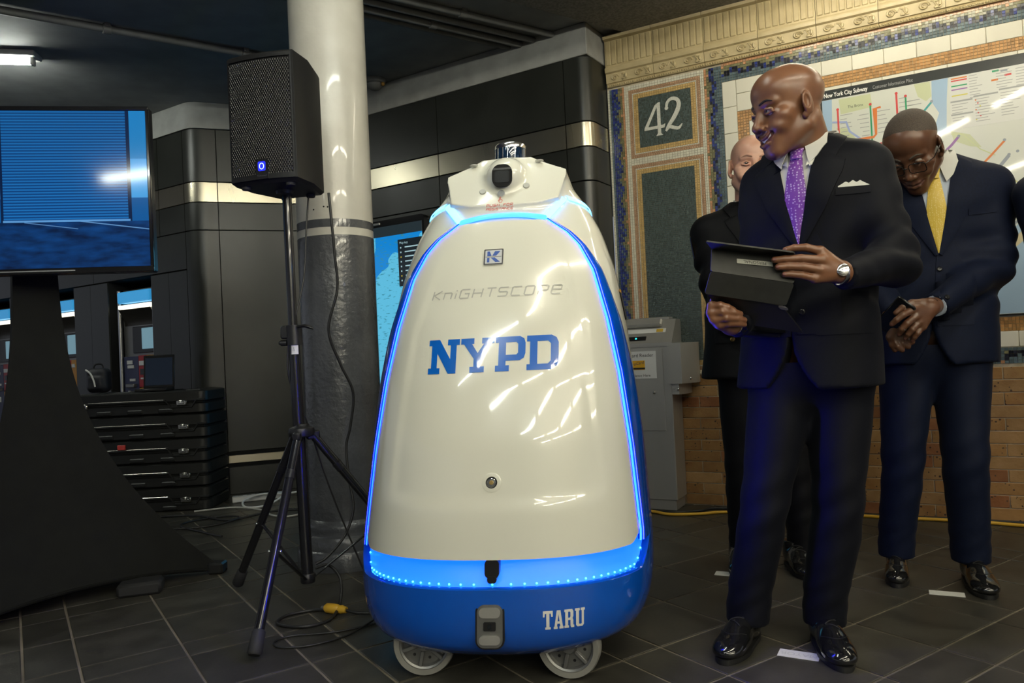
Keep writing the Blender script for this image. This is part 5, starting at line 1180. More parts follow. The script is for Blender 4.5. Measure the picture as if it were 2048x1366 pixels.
# ---- subway map poster on the wall
mp_ = thing('subway_map', 'large framed subway map poster on the white tiled wall', 'map', wl(0, 0), RW)
m0, m1, z0, z1 = .836, 2.30, 1.008, 2.246
M_MAPP = mat('map_paper', (.60, .62, .57), .22, coat=.5); M_WATER = mat('map_water', (.33, .46, .62), .22, coat=.5); M_PARK = mat('map_park', (.52, .56, .36), .22, coat=.5); M_HEAD = mat('map_header', (.022, .026, .026), .25, coat=.4); M_FRAMEK = mat('map_frame_black', (.01, .01, .01), .35)
mb = MB(); mb.bx(m0 - .008, m1 + .008, -.020, -.004, z0 - .008, z1 + .004, .002); obj('backing', mb, M_FRAMEK, mp_)
mb = MB(); mb.bx(m0, m1, -.0212, -.018, z0, 2.198); obj('map_sheet', mb, M_MAPP, mp_)
mb = MB(); mb.bx(m0, m1, -.0215, -.018, 2.198, z1); obj('header', mb, M_HEAD, mp_)
def mtext(body, size, u, z, m, xs=1.0, align='LEFT', y=-.0222, rot=0, bold=0):
    q = text_mb(body, size, align, xs=xs)
    if bold:
        q2 = MB(); 
        for dx in (-bold, 0, bold): q2.join(q, Matrix.Translation((dx, dx * .01, 0)))
        q = q2
    move(q, Matrix.Translation((u, y, z)) @ Matrix.Rotation(rot, 4, 'Y')); return obj('map_text', q, m, mp_)
M_MW = mat('map_white', (.75, .75, .72), .3); M_MG = mat('map_grey', (.30, .31, .31), .3); M_MK = mat('map_ink', (.06, .06, .06), .3)
mtext('New York City Subway', .0335, .846, 2.220, M_MW, .66, bold=.0007); mtext('Customer Information Pilot', .026, 1.082, 2.219, M_MG, .63)
LY = [0]
def poly(pts, m, name='map_area', y=None):
    y = y or -.0214 - .00004 * (LY[0] % 9); LY[0] += 1
    A = sum(pts[i - 1][0] * pts[i][1] - pts[i][0] * pts[i - 1][1] for i in range(len(pts)))
    if A < 0: pts = pts[::-1]
    mb = MB(); mb.add([(u, y, z) for u, z in pts], [tuple(range(len(pts)))]); return obj(name, mb, m, mp_)
poly([(.837, 2.197), (.885, 2.197), (.88, 2.06), (.874, 2.0), (.90, 1.85), (.95, 1.6), (.92, 1.3), (.837, 1.3)], M_WATER)
poly([(1.348, 2.197), (1.4195, 2.197), (1.41, 2.09), (1.402, 1.935), (1.345, 1.875), (1.27, 1.82), (1.33, 1.90), (1.374, 2.03), (1.345, 2.09)], M_WATER)
poly([(1.568, 1.010), (1.45, 1.01), (1.2, 1.06), (1.30, 1.20), (1.52, 1.30), (1.59, 1.375), (1.64, 1.40), (1.70, 1.46), (2.29, 1.62), (2.29, 1.01)], M_WATER)
poly([(1.60, 1.33), (1.66, 1.37), (1.73, 1.45), (1.78, 1.47), (1.70, 1.36), (1.63, 1.30)], mat('map_sand', (.55, .48, .30), .3, coat=.5))
poly([(.918, 2.19), (1.07, 2.19), (1.076, 2.12), (.925, 2.11)], M_PARK); poly([(1.27, 2.196), (1.34, 2.196), (1.345, 2.12), (1.32, 2.10), (1.285, 2.13)], M_PARK); poly([(.90, 2.04), (.96, 2.03), (1.0, 1.95), (.93, 1.97)], M_PARK); poly([(1.42, 1.93), (1.50, 1.90), (1.545, 1.83), (1.50, 1.84), (1.43, 1.88)], M_PARK)
def line(pts, wd, col, nm=None):
    key = 'map_line_' + nm; m = bpy.data.materials.get(key) or mat(key, col, .3, coat=.5); LY[0] += 1
    return obj('map_line', stroke2d([pts], wd, -.0219 - .00005 * (LY[0] % 7)), m, mp_)
RED_, GRNL, ORL, BLU, PUR, TEAL, GRYL = (.55, .05, .05), (.02, .28, .12), (.62, .17, .03), (.30, .36, .60), (.28, .13, .36), (.05, .30, .30), (.25, .28, .33)
line([(.911, 2.136), (.910, 1.7)], .009, RED_, 'red'); line([(1.067, 2.132), (1.067, 1.75)], .008, GRNL, 'green'); line([(1.115, 2.112), (1.087, 2.108), (1.087, 1.975), (1.075, 1.963), (.997, 1.963), (.96, 1.90)], .011, ORL, 'orange')
line([(1.189, 2.165), (1.189, 1.80)], .009, RED_, 'red'); line([(1.23, 2.143), (1.23, 1.8)], .008, GRNL, 'green'); line([(1.344, 2.092), (1.309, 2.053), (1.2, 1.95)], .010, TEAL, 'teal')
line([(.881, 2.075), (.949, 2.065), (.963, 2.012), (1.009, 1.969), (1.05, 1.93)], .010, BLU, 'pale_blue'); line([(.95, 1.93), (1.10, 1.925), (1.22, 1.93)], .007, RED_, 'red')
line([(1.452, 1.898), (1.42, 1.861), (1.3, 1.75), (1.1, 1.7)], .012, PUR, 'purple'); line([(1.64, 1.844), (1.583, 1.783), (1.45, 1.65), (1.2, 1.6)], .010, ORL, 'orange'); line([(1.655, 1.771), (1.61, 1.717), (1.5, 1.6)], .016, GRYL, 'slate')
line([(1.646, 1.68), (1.703, 1.611), (1.80, 1.62), (1.9, 1.7)], .005, (.55, .53, .22), 'olive'); line([(1.63, 1.53), (1.66, 1.48), (1.72, 1.42), (1.82, 1.38)], .005, (.10, .25, .5), 'blue'); line([(1.74, 1.62), (1.68, 1.56), (1.62, 1.49)], .005, (.55, .50, .10), 'yellow')
line([(1.42, 1.915), (1.47, 1.905), (1.54, 1.82), (1.60, 1.78)], .005, (.50, .55, .30), 'pale_green'); line([(1.60, 1.40), (1.66, 1.44), (1.75, 1.50)], .012, GRYL, 'slate')
rg2 = random.Random(11)
for (u, za, zb, side) in ((.911, 1.75, 2.12, 1), (1.067, 1.80, 2.10, -1), (1.087, 1.98, 2.09, 1), (1.189, 1.85, 2.15, 1), (1.23, 1.85, 2.13, 1)):
    z = za
    while z < zb:
        q = MB(); L_ = rg2.uniform(.03, .06); a = u + side * .010; q.bx(min(a, a + side * L_), max(a, a + side * L_), -.0218, -.0214, z, z + .0035); obj('station_name', q, M_MG, mp_); z += .022
for (u, z) in ((1.655, 1.775), (1.452, 1.90), (1.64, 1.848), (1.344, 2.095), (.911, 2.138), (1.067, 2.135), (1.189, 2.167), (1.23, 2.145), (1.69, 1.785), (1.63, 1.42)):
    q = MB(); q.prism([(u + .007 * math.cos(t / 10 * 2 * PI), z + .007 * math.sin(t / 10 * 2 * PI)) for t in range(10)], -.0224, -.0216); obj('route_bullet', q, bpy.data.materials['map_line_red'] if u < 1.3 else bpy.data.materials['map_line_slate'], mp_)
mtext('The Bronx', .021, .997, 2.141, M_MK, .8, 'CENTER')
# legend block
def lrect(a, b, c, d, m, name='legend_box'):
    q = MB(); q.bx(a, b, -.02195, -.021, c, d); return obj(name, q, m, mp_)
M_LEG = mat('legend_paper', (.62, .63, .60), .25, coat=.4)
lrect(1.423, 2.28, 1.935, 2.197, M_LEG)
def rule(a, b, z, h, m):
    q = MB(); q.bx(a, b, -.0222, -.0216, z, z + h); return obj('legend_rule', q, m, mp_)
for a, b, z in ((1.425, 1.519, 2.068), (1.523, 1.625, 2.078), (1.629, 1.95, 2.09), (1.425, 1.519, 2.003)): rule(a, b, z, .008, M_MG)
for k, (c, z) in enumerate((('orange', 2.183), ('red', 2.172), ('green', 2.146), ('purple', 2.128), ('yellow', 2.098))): rule(1.432, 1.50, z, .006, bpy.data.materials['map_line_' + c])
for a, n_, zt, w_ in ((1.508, 9, 2.185, .06), (1.43, 4, 2.055, .08), (1.528, 9, 2.065, .085), (1.634, 9, 2.075, .08), (1.74, 9, 2.075, .09), (1.62, 7, 2.185, .07), (1.70, 7, 2.18, .09), (1.43, 2, 1.99, .07)):
    for k in range(n_): rule(a, a + w_ * rg2.uniform(.5, 1), zt - k * .0135, .003, M_MG)
for k in range(7): rule(1.528 + .009 * (k % 3), 1.534 + .009 * (k % 3), 2.06 - k * .016, .006, bpy.data.materials['map_line_' + rg2.choice(['orange', 'yellow', 'red'])])
for (u, z, c) in ((1.605, 2.183, 'green'), (1.64, 2.178, 'slate'), (1.655, 2.155, 'red'), (1.60, 2.14, 'orange')): rule(u, u + .028, z, .009, bpy.data.materials['map_line_' + c])
# ---- cords along the wall
cable('yellow_extension_cord', 'yellow extension cord lying along the foot of the brick wall', [(.35, 4.38, .009), (.55, 4.33, .009), (.73, 4.245, .009), (.82, 4.14, .009), (.98, 4.12, .009), (1.12, 4.13, .009), (1.40, 4.02, .009), (1.75, 3.90, .009), (1.863, 3.825, .009), (2.01, 3.77, .009), (2.15, 3.70, .009), (2.26, 3.63, .009), (2.36, 3.555, .009), (2.8, 3.25, .009)], .0085, M_YEL)
cable('black_floor_cord', 'black cord lying behind the yellow extension cord', [(.60, 4.34, .008), (.75, 4.26, .008), (.86, 4.19, .008), (1.0, 4.20, .008), (1.12, 4.24, .008), (1.5, 4.08, .008), (1.9, 3.86, .008), (2.2, 3.72, .008), (2.6, 3.48, .008)], .0075)
# ---- position labels on the floor
def marker(label, c, ang, w_=.135, d_=.055, word=None, lift=0):
    t = thing('floor_label', label, 'paper label', (c[0], c[1], 0), ang, 'paper name labels on the floor'); mb = MB(); mb.bx(-w_ / 2, w_ / 2, -d_ / 2, d_ / 2, .0002, .0012); obj('paper', mb, mat('white_paper', (.70, .70, .66), .6), t)
    if word:
        q = text_mb(word, .030, 'CENTER'); move(q, Matrix.Translation((0, 0, .0016)) @ Matrix.Rotation(-PI / 2, 4, 'X') @ Matrix.Rotation(PI, 4, 'Y')); obj('handwriting', q, mat('pencil', (.56, .56, .53), .7), t)
marker('white paper label on the floor between the front man\'s shoes', (.803, 2.241), -.03 - .48, .115, .055, 'MAYOR'); marker('white paper label on the floor beside the shoes of the man in navy', (1.508, 2.705), -.46, .112, .05, None); marker('white paper label on the floor under the shoe of the officer behind', (.835, 3.05), -.42, .12, .055)
# ================================================================== people
def vrot(a): return np.array([[math.cos(a), -math.sin(a), 0], [math.sin(a), math.cos(a), 0], [0, 0, 1]])
def segd(P, a, b):
    a = np.array(a); b = np.array(b); ba = b - a; t = np.clip(((P - a) @ ba) / (ba @ ba), 0, 1); return np.linalg.norm(P - a - t[:, None] * ba, axis=1)
def chaind(P, pts): return np.min([segd(P, a, b) for a, b in zip(pts[:-1], pts[1:])], axis=0)
def skin_mat(nm, c1, c2, lipc, rough=.34):
    m = nmat(nm, c1, c2, 18, rough=rough, bump=.05, bscale=300, bdist=.001, lo=.3, hi=.7); b = m.node_tree.nodes['Principled BSDF']; b.inputs['Subsurface Weight'].default_value = .12; b.inputs['Subsurface Radius'].default_value = (.010, .004, .002); b.inputs['Subsurface Scale'].default_value = .5
    return [m, mat(nm + '_eye_white', (.36, .32, .28), .2, coat=.5), mat(nm + '_iris', (.02, .011, .007), .12, coat=1.0), mat(nm + '_lips', lipc, .4), mat(nm + '_teeth', (.70, .67, .58), .2), None]
def build_head(M, neck_end, sc=1.0, smile=1.0, h=.0024, brow_mat=None, hair_fn=None, neck_r=(.056, .062), fat=1.0, jawdrop=0.0, gaze=(0, 0)):
    """head in its own frame (face towards -y), carried by a neck to neck_end (world)"""
    Mi = M.inverted(); ne = np.array((Mi @ Vector(neck_end))[:])
    lo = np.minimum((-.105, -.15, -.15), ne - .075); hi = np.maximum((.105, .135, .14), ne + .075)
    S_ = SDF(lo, hi, h)
    S_.u(ell((0, .013, .045), (.077 * fat, .098, .080)), 0).u(ell((0, -.018, -.028), (.0625 * fat, .073, .088)), .03).u(ell((0, -.040, .055), (.062, .048, .046)), .03)
    for s in (-1, 1):
        S_.u(rc((s * .050 * fat, .005, -.060), (s * .012, -.062, -.110), .021, .0195), .022); S_.u(ell((s * .046 * fat, -.055, -.022), (.024, .022, .020)), .02); S_.u(ell((s * .037, -.068, -.050), (.021, .017 + .004 * smile, .017)), .018)
    S_.u(ell((0, -.076, -.112 - jawdrop), (.024, .017, .017)), .016).u(ell((0, -.074, -.078), (.035, .022, .030)), .018)
    for s in (-1, 1):
        S_.u(rc((s * .045, -.070, .020), (s * .012, -.086, .019), .008, .009), .014); S_.cut(ell((s * .032, -.098, -.003), (.017, .0145, .0125)), .013)
    S_.u(rc((0, -.086, .010), (0, -.107, -.034), .0085, .0115), .012).u(ell((0, -.110, -.041), (.0125, .0125, .0105)), .008)
    for s in (-1, 1):
        S_.u(ell((s * .0145, -.099, -.044), (.0085, .012, .0085)), .006); S_.cut(ell((s * .007, -.107, -.051), (.0032, .005, .003)), .002)
        S_.u(rc((s * .019, -.0875, -.001), (s * .032, -.0918, .0050 - .0008 * smile), .0032), .003).u(rc((s * .032, -.0918, .0050 - .0008 * smile), (s * .0455, -.0835, -.0010), .0036), .003).u(rc((s * .0455, -.0835, -.0010), (s * .0455, -.0825, -.0065), .0036), .003).u(rc((s * .019, -.0865, -.0065), (s * .032, -.0900, -.0108 + .001 * smile), .0030), .004).u(rc((s * .032, -.0900, -.0108 + .001 * smile), (s * .046, -.0825, -.0065), .0030), .004)
        R = Matrix.Rotation(s * .35, 3, 'Z'); S_.u(ell((s * .0795 * fat, .004, -.006), (.0085, .021, .033), R), .007).u(ell((s * .075 * fat, -.006, -.038), (.0075, .009, .010)), .006); S_.cut(ell((s * .087 * fat, -.002, -.003), (.0055, .0105, .018), R), .004)
    up = .010 * smile; mouth = [(-.031, -.081, -.070 + up), (-.018, -.0925, -.077), (0, -.0965, -.079 - .002 * smile), (.018, -.0925, -.077), (.031, -.081, -.070 + up)]
    upper = [(x * .95, y - .001, z + .0055 + .003 * smile) for x, y, z in mouth]; lower = [(x * .85, y - .001, z - .0075 - .003 * smile) for x, y, z in mouth]
    chain(S_, upper, [.002, .0045, .005, .0045, .002], .004); chain(S_, lower, [.002, .0055, .0065, .0055, .002], .004)
    for a, b in zip(mouth[:-1], mouth[1:]): S_.cut(rc((a[0], a[1] - .002, a[2]), (b[0], b[1] - .002, b[2]), .0024 + .0030 * smile), .002)
    if smile > .3:
        for s in (-1, 1): S_.cut(rc((s * .019, -.097, -.046), (s * .035, -.088, -.068), .0024), .006)
    S_.u(rc((0, .030, -.045), ne, neck_r[0], neck_r[1]), .022)
    mb = S_.mesh(); V = np.array(mb.v); C = np.array([V[list(f)].mean(0) for f in mb.f]); mi = np.zeros(len(mb.f), int)
    dl = np.minimum(chaind(C, upper) - .0048, chaind(C, lower) - .0060); mi[(dl < 0) & (C[:, 1] < -.07)] = 3
    if hair_fn is not None: mi[hair_fn(C)] = 5
    mb.m = mi.tolist()
    if brow_mat is not None:
        hb = bvh_of(mb); mb.mi = 5
        for s in (-1, 1):
            q = []
            for x, z in spline([(s * .013, .0200), (s * .022, .0240), (s * .034, .0265), (s * .049, .0205)], 4):
                hit = hb.ray_cast(Vector((x, -.25, z)), Vector((0, 1, 0)))
                if hit[0] is not None: q.append(tuple(hit[0] + Vector((0, .0006, 0))))
            n_ = len(q); mb.tube(q, [.0012 + .0026 * math.sin(PI * min(1, (k + 1.2) / n_)) ** .7 for k in range(n_)], 8)
    for s in (-1, 1):
        mb.mi = 1; mb.sphere((s * .0315, -.0788, -.003), .0114, 16, 12); mb.mi = 2
        mb.sphere((s * .0315 + gaze[0], -.0868, -.0026 + gaze[1]), (.0060, .0046, .0060), 14, 8)
    if smile > .3:
        mb.mi = 4
        for t, z0, z1 in ((1, .0050, -.0040),):
            rows = [[(x, -.0945 + .5 * x * x / .031, np.interp(abs(x), [0, .031], [-.079, -.070 + up]) + zz_) for x in np.linspace(-.023, .023, 13)] for zz_ in (z0, z1)]
            mb.grid(rows, flip=True)
    mb.mi = 0
    move(mb, M); return mb
def build_hand(chains, palm, h=.0019, k=.005):
    """chains: list of (points, radii); palm: list of primitives"""
    A = np.array([p for c, r in chains for p in c] + [p for q in palm for p in (q[1], q[2])]); S_ = SDF(A.min(0) - .02, A.max(0) + .02, h)
    for q in palm: S_.u(q, .012)
    for c, r in chains:
        T = SDF(A.min(0) - .02, A.max(0) + .02, h); chain(T, [np.array(p) for p in c], r, .003); hh = np.maximum(k - np.abs(S_.D - T.D), 0) / k; S_.D = np.minimum(S_.D, T.D) - hh * hh * k * .25
    return S_.mesh()
def nails(chains, m_i, mb, face):
    for c, r in chains:
        a, b = np.array(c[-2]), np.array(c[-1]); t = (b - a) / np.linalg.norm(b - a); f = np.array(face, float); f = f - t * (f @ t); f /= np.linalg.norm(f); u_ = np.cross(t, f); p = b + f * r[-1] * .80 + t * r[-1] * .1
        R = Matrix((Vector(u_), Vector(t), Vector(f))).transposed(); mb.mi = m_i; mb.sphere(p, (r[-1] * .62, r[-1] * .85, r[-1] * .28), 8, 6, R)
    mb.mi = 0
def core_body(pts, h=.02):
    """the unseen body under the clothes, so the figure is complete"""
    A = np.array([p for a, b, ra, rb in pts for p in (a, b)]); S_ = SDF(A.min(0) - .15, A.max(0) + .15, h)
    for a, b, ra, rb in pts: S_.u(rc(a, b, ra, rb), .03)
    return S_.mesh()
class Wear:
    """torso-based garment helper: s = across (image right), z = up, on the front of the jacket"""
    def __init__(w_, c, yaw, mesh): w_.c = np.array((c[0], c[1], 0.0)); w_.yaw = yaw; w_.s = np.array((math.cos(yaw), math.sin(yaw), 0)); w_.d = np.array((math.sin(yaw), -math.cos(yaw), 0)); w_.bvh = bvh_of(mesh)
    def p3(w_, s, z): q = w_.c + w_.s * s + w_.d * .4; q[2] = z; return tuple(q)
    def sheet(w_, left, right, off, rows=16, cols=6, th=.004, bulge=0.0):
        mb = strip([w_.p3(*p) for p in left], [w_.p3(*p) for p in right], rows, cols); project(mb, w_.bvh, w_.d, off)
        if bulge:
            for i, v in enumerate(mb.v):
                j = i % (cols + 1) / cols; mb.v[i] = tuple(np.array(v) + w_.d * bulge * 4 * j * (1 - j))
        return solidify(mb, Vector(w_.d), th)
def add(root, name, mb, m, smooth=60, label=None):
    mb.v = [(x - root.location.x, y - root.location.y, z - root.location.z) for x, y, z in mb.v]; o = obj(name, mb, m, root, smooth)
    if label: o['label'] = label
    return o
def addc(root, par, name, mb, m, smooth=60, label=None):
    mb.v = [(x - root.location.x, y - root.location.y, z - root.location.z) for x, y, z in mb.v]; o = obj(name, mb, m, par, smooth)
    if label: o['label'] = label
    return o
def folds(amp, seed, sx=1.0):
    r = np.random.RandomState(seed); W_ = [(r.uniform(6, 26, 3) * r.choice([-1, 1], 3), r.uniform(0, 6), r.uniform(.4, 1)) for _ in range(7)]
    def fn(X, Y, Z):
        t = 0
        for k, p, a in W_: t = t + a * np.sin(k[0] * X + k[1] * Y + k[2] * Z * sx + p)
        return amp * t / 3.0
    return fn
def crumple(c, ax, rad, amp, n):
    """rings of folds round a joint: c centre, ax axis along the limb"""
    c = np.array(c, float); ax = np.array(ax, float); ax /= np.linalg.norm(ax); o = np.cross(ax, (0.3, .9, .1)); o /= np.linalg.norm(o)
    def fn(X, Y, Z):
        x, y, z = X - c[0], Y - c[1], Z - c[2]; t = x * ax[0] + y * ax[1] + z * ax[2]; s = x * o[0] + y * o[1] + z * o[2]; r2 = x * x + y * y + z * z
        return amp * np.exp(-r2 / rad ** 2) * np.sin((t + .55 * s) * n)
    return fn, c - 2 * rad, c + 2 * rad
M_SHOE = mat('polished_black_leather', (.008, .008, .008), .12, coat=.8); M_SOLE = mat('shoe_sole', (.010, .010, .010), .5); M_LACE = mat('shoe_lace', (.006, .006, .006), .7)
def shoe(root, heel, toe, scale=1.0, m=None, cap=True, top=.095):
    heel = np.array(heel, float); toe = np.array(toe, float); d = (toe - heel)[:2]; L_ = np.linalg.norm(d); ang = math.atan2(d[1], d[0]) + PI / 2; f = L_ / .285 * scale; wf = min(1.0, f * 1.0) * .97
    S_ = SDF((-.075, -.18, -.005), (.075, .16, .16), .0042)
    S_.u(ell((0, -.095, .030), (.047, .052, .026)), 0).u(ell((0, -.055, .038), (.048, .065, .032)), .02).u(ell((0, .0, .050), (.040, .065, .046)), .03).u(ell((0, .075, .045), (.037, .055, .050)), .03).u(rc((0, .062, .06), (0, .070, top), .038, .039), .03)
    S_.cut((lambda X, Y, Z: .013 - Z + 0 * X + 0 * Y if False else (Z - .013) + 0 * X + 0 * Y, (-.1, -.2, -.02), (.1, .2, .02)), 0) if False else S_.clip((0, 0, .014), (0, 0, -1)); S_.clip((0, 0, top + .012), (0, 0, 1))
    M = Matrix.Translation(((heel[0] + toe[0]) / 2, (heel[1] + toe[1]) / 2, 0)) @ Matrix.Rotation(ang, 4, 'Z') @ Matrix.Diagonal((wf, f, 1, 1))
    # profile: toe at -y; centre the length
    up = S_.mesh(M); o = add(root, 'shoe', up, m or M_SHOE, 70)
    out = [(.047 * math.sin(t) * (1 if math.cos(t) < 0 else .80), 0) for t in (0,)]
    pts = []
    for t in np.linspace(0, 2 * PI, 40, endpoint=False):
        y = -math.cos(t) * .147 ; x = math.sin(t); wd = np.interp(y, [-.147, -.10, -.05, .02, .09, .147], [.046, .052, .052, .042, .043, .040]); pts.append((math.copysign(abs(x) ** .8, x) * wd, y))
    so = MB(); so.prism(pts, .003, .016, 'xy'); so.prism([p for p in [(x * .96, y) for x, y in pts] if p[1] > .06] , .0, .004, 'xy'); so.prism([p for p in [(x * .96, y) for x, y in pts] if p[1] < -.01], .0, .004, 'xy'); addc(root, o, 'sole', move(so, M), M_SOLE, 40)
    if cap:
        bv = bvh_of(up)
        ln = Vector((root.location.x, root.location.y, 0))
        for k in range(4):
            y = -.032 + k * .021; q = []
            for x in np.linspace(-.018, .018, 7):
                p = M @ Vector((x, y + x * (.5 if k % 2 else -.5), 0)) - ln; hhit = bv.ray_cast(Vector((p.x, p.y, .3)), Vector((0, 0, -1)))
                if hhit[0] is not None: q.append(tuple(hhit[0] + Vector((0, 0, .0012))))
            if len(q) > 2: obj('lace', MB().tube(q, .0019, 5), M_LACE, o, 60)
        q = []
        for x in np.linspace(-.040, .040, 15):
            p = M @ Vector((x, -.080 + .9 * x * x / .04, 0)) - ln; hhit = bv.ray_cast(Vector((p.x, p.y, .3)), Vector((0, 0, -1)))
            if hhit[0] is not None: q.append(tuple(hhit[0]))
        if len(q) > 2: obj('toe_cap_seam', MB().tube(q, .0012, 5), M_LACE, o, 60)
    return o
def legs_mb(legs, pelvis, seed, h=.0085, hemz=(.07, .07), creases=True):
    """legs: per side (hip, knee, ankle) and radii"""
    A = np.array([p for l, r in legs for p in l]); S_ = SDF((A[:, 0].min() - .17, A[:, 1].min() - .17, .02), (A[:, 0].max() + .17, A[:, 1].max() + .17, pelvis[1][2] + .2), h)
    for (l, r), hz in zip(legs, hemz):
        a, b, c = (np.array(q, float) for q in l); cx = np.array([c[0] + (c[0] - b[0]) * 0, c[0], b[0], a[0], a[0]]); cy = np.array([c[1], c[1], b[1], a[1], a[1]]); zs = np.array([hz - .02, c[2], b[2], a[2], a[2] + .12]); rr_ = np.array([r[2], r[2], r[1], r[0], r[0]])
        zz_ = np.linspace(zs[0], zs[-1], 40); sm = lambda q: np.convolve(np.pad(np.interp(zz_, zs, q), 4, mode='edge'), np.ones(9) / 9, 'valid')
        S_.u(loftp(zz_, sm(cx), sm(cy), sm(rr_) * .93, sm(rr_) * 1.04, 0, 2.0), .03)
        S_.op(crumple((c[0], c[1], hz + .10), (0, 0, 1), .09, .0035, 95), 0, 'disp'); S_.op(crumple(b, (0, 0, 1), .13, .0035, 60), 0, 'disp')
        S_.clip((0, 0, hz), (.0, 0.0, -1), c * np.array((1, 1, 0)) + np.array((0, 0, hz - .02)), .12)
    S_.u(pelvis, .05); S_.disp(folds(.0022, seed)); return S_.mesh(None, 1)
def sleeve(S_, sh, el, wr, r, seed, k=.03):
    sh, el, wr = (np.array(q, float) for q in (sh, el, wr)); S_.u(rc(sh, el, r[0], r[1]), k); S_.u(rc(el, wr, r[1], r[2]), .025)
    S_.op(crumple(el, (wr - el) + (sh - el) * -1, .12, .0100, 70), 0, 'disp'); S_.op(crumple(sh * .45 + el * .55, el - sh, .12, .0045, 55), 0, 'disp'); S_.op(crumple(wr * .6 + el * .4, wr - el, .07, .0012, 90), 0, 'disp')
    d = (wr - el) / np.linalg.norm(wr - el); S_.clip(wr, d, wr + d * .045, .085)
def ring_collar(c, yaw, z0, z1, r0, r1, tilt=.02, th=.004, gap=.35, n=30):
    """stand-up collar: open at the front by gap (radians)"""
    rows_o, rows_i = [], []
    for (z, r) in ((z0, r0), ((z0 + z1) / 2, (r0 + r1) / 2 + .001), (z1, r1)):
        o, i = [], []
        for t in np.linspace(gap, 2 * PI - gap, n):
            d = np.array((math.sin(yaw + t), -math.cos(yaw + t))); bk = -math.cos(t)      # bk 1 at the back
            for l, rr_ in ((o, r + th), (i, r)): l.append((c[0] + d[0] * rr_, c[1] + d[1] * rr_, z + tilt * bk))
        rows_o.append(o); rows_i.append(i)
    mb = MB(); rows = rows_o + rows_i[::-1]; mb.grid(rows, close_v=True); return mb
# ------------------------------------------------------------------ fabrics
def suit_mat(nm, c, k=1.35, rough=.66):
    return nmat(nm, c, tuple(x * k for x in c), 160, rough=rough, sheen=.015, bump=.12, bscale=500, bdist=.0006, spec=.15)
M_SUIT1 = suit_mat('charcoal_navy_wool', (.0019, .0024, .0052)); M_SUIT2 = suit_mat('navy_wool', (.0024, .0050, .0170)); M_UNI = suit_mat('uniform_serge', (.0018, .0020, .0030)); M_SUIT4 = suit_mat('dark_blue_wool', (.0026, .0046, .014))
M_SHIRT = mat('white_shirt', (.62, .62, .58), .7); M_SHIRTB = mat('pale_blue_shirt', (.42, .48, .58), .7)
def dotted(nm, base, dot, scale=150, thr=.30, stretch=(1, 1, 1)):
    m, nt, b = _principled(nm); N = nt.nodes; L = nt.links; tc = N.new('ShaderNodeTexCoord'); v = N.new('ShaderNodeTexVoronoi'); v.inputs['Scale'].default_value = scale; v.inputs['Randomness'].default_value = .45; mp = N.new('ShaderNodeMapping'); mp.inputs['Scale'].default_value = stretch
    L.new(tc.outputs['Object'], mp.inputs[0]); L.new(mp.outputs[0], v.inputs['Vector']); ls = N.new('ShaderNodeMath'); ls.operation = 'LESS_THAN'; ls.inputs[1].default_value = thr; L.new(v.outputs['Distance'], ls.inputs[0])
    mx = N.new('ShaderNodeMixRGB'); mx.inputs[1].default_value = (*base, 1); mx.inputs[2].default_value = (*dot, 1); L.new(ls.outputs[0], mx.inputs[0]); L.new(mx.outputs[0], b.inputs['Base Color']); b.inputs['Roughness'].default_value = .45; b.inputs['Sheen Weight'].default_value = .2; return m
M_TIE1 = dotted('purple_dotted_silk', (.16, .035, .30), (.50, .40, .62), 125, .33); M_TIE2 = dotted('yellow_woven_silk', (.60, .42, .05), (.72, .58, .22), 170, .3); M_BTN = mat('dark_button', (.01, .01, .012), .25); M_GOLD = mat('gold_button', (.75, .52, .18), .25, metal=1.0)
def button(w_, s, z, m, r=.0075, off=.004):
    h = w_.bvh.ray_cast(Vector(w_.p3(s, z)) , -Vector(w_.d)); p = h[0] + h[1] * off; R = h[1].to_track_quat('Z', 'Y').to_matrix().to_4x4(); mb = MB(); mb.lathe([(r, -.004), (r, 0), (r * .7, .0022), (.0005, .0014)], 14, Matrix.Translation(p) @ R); return mb
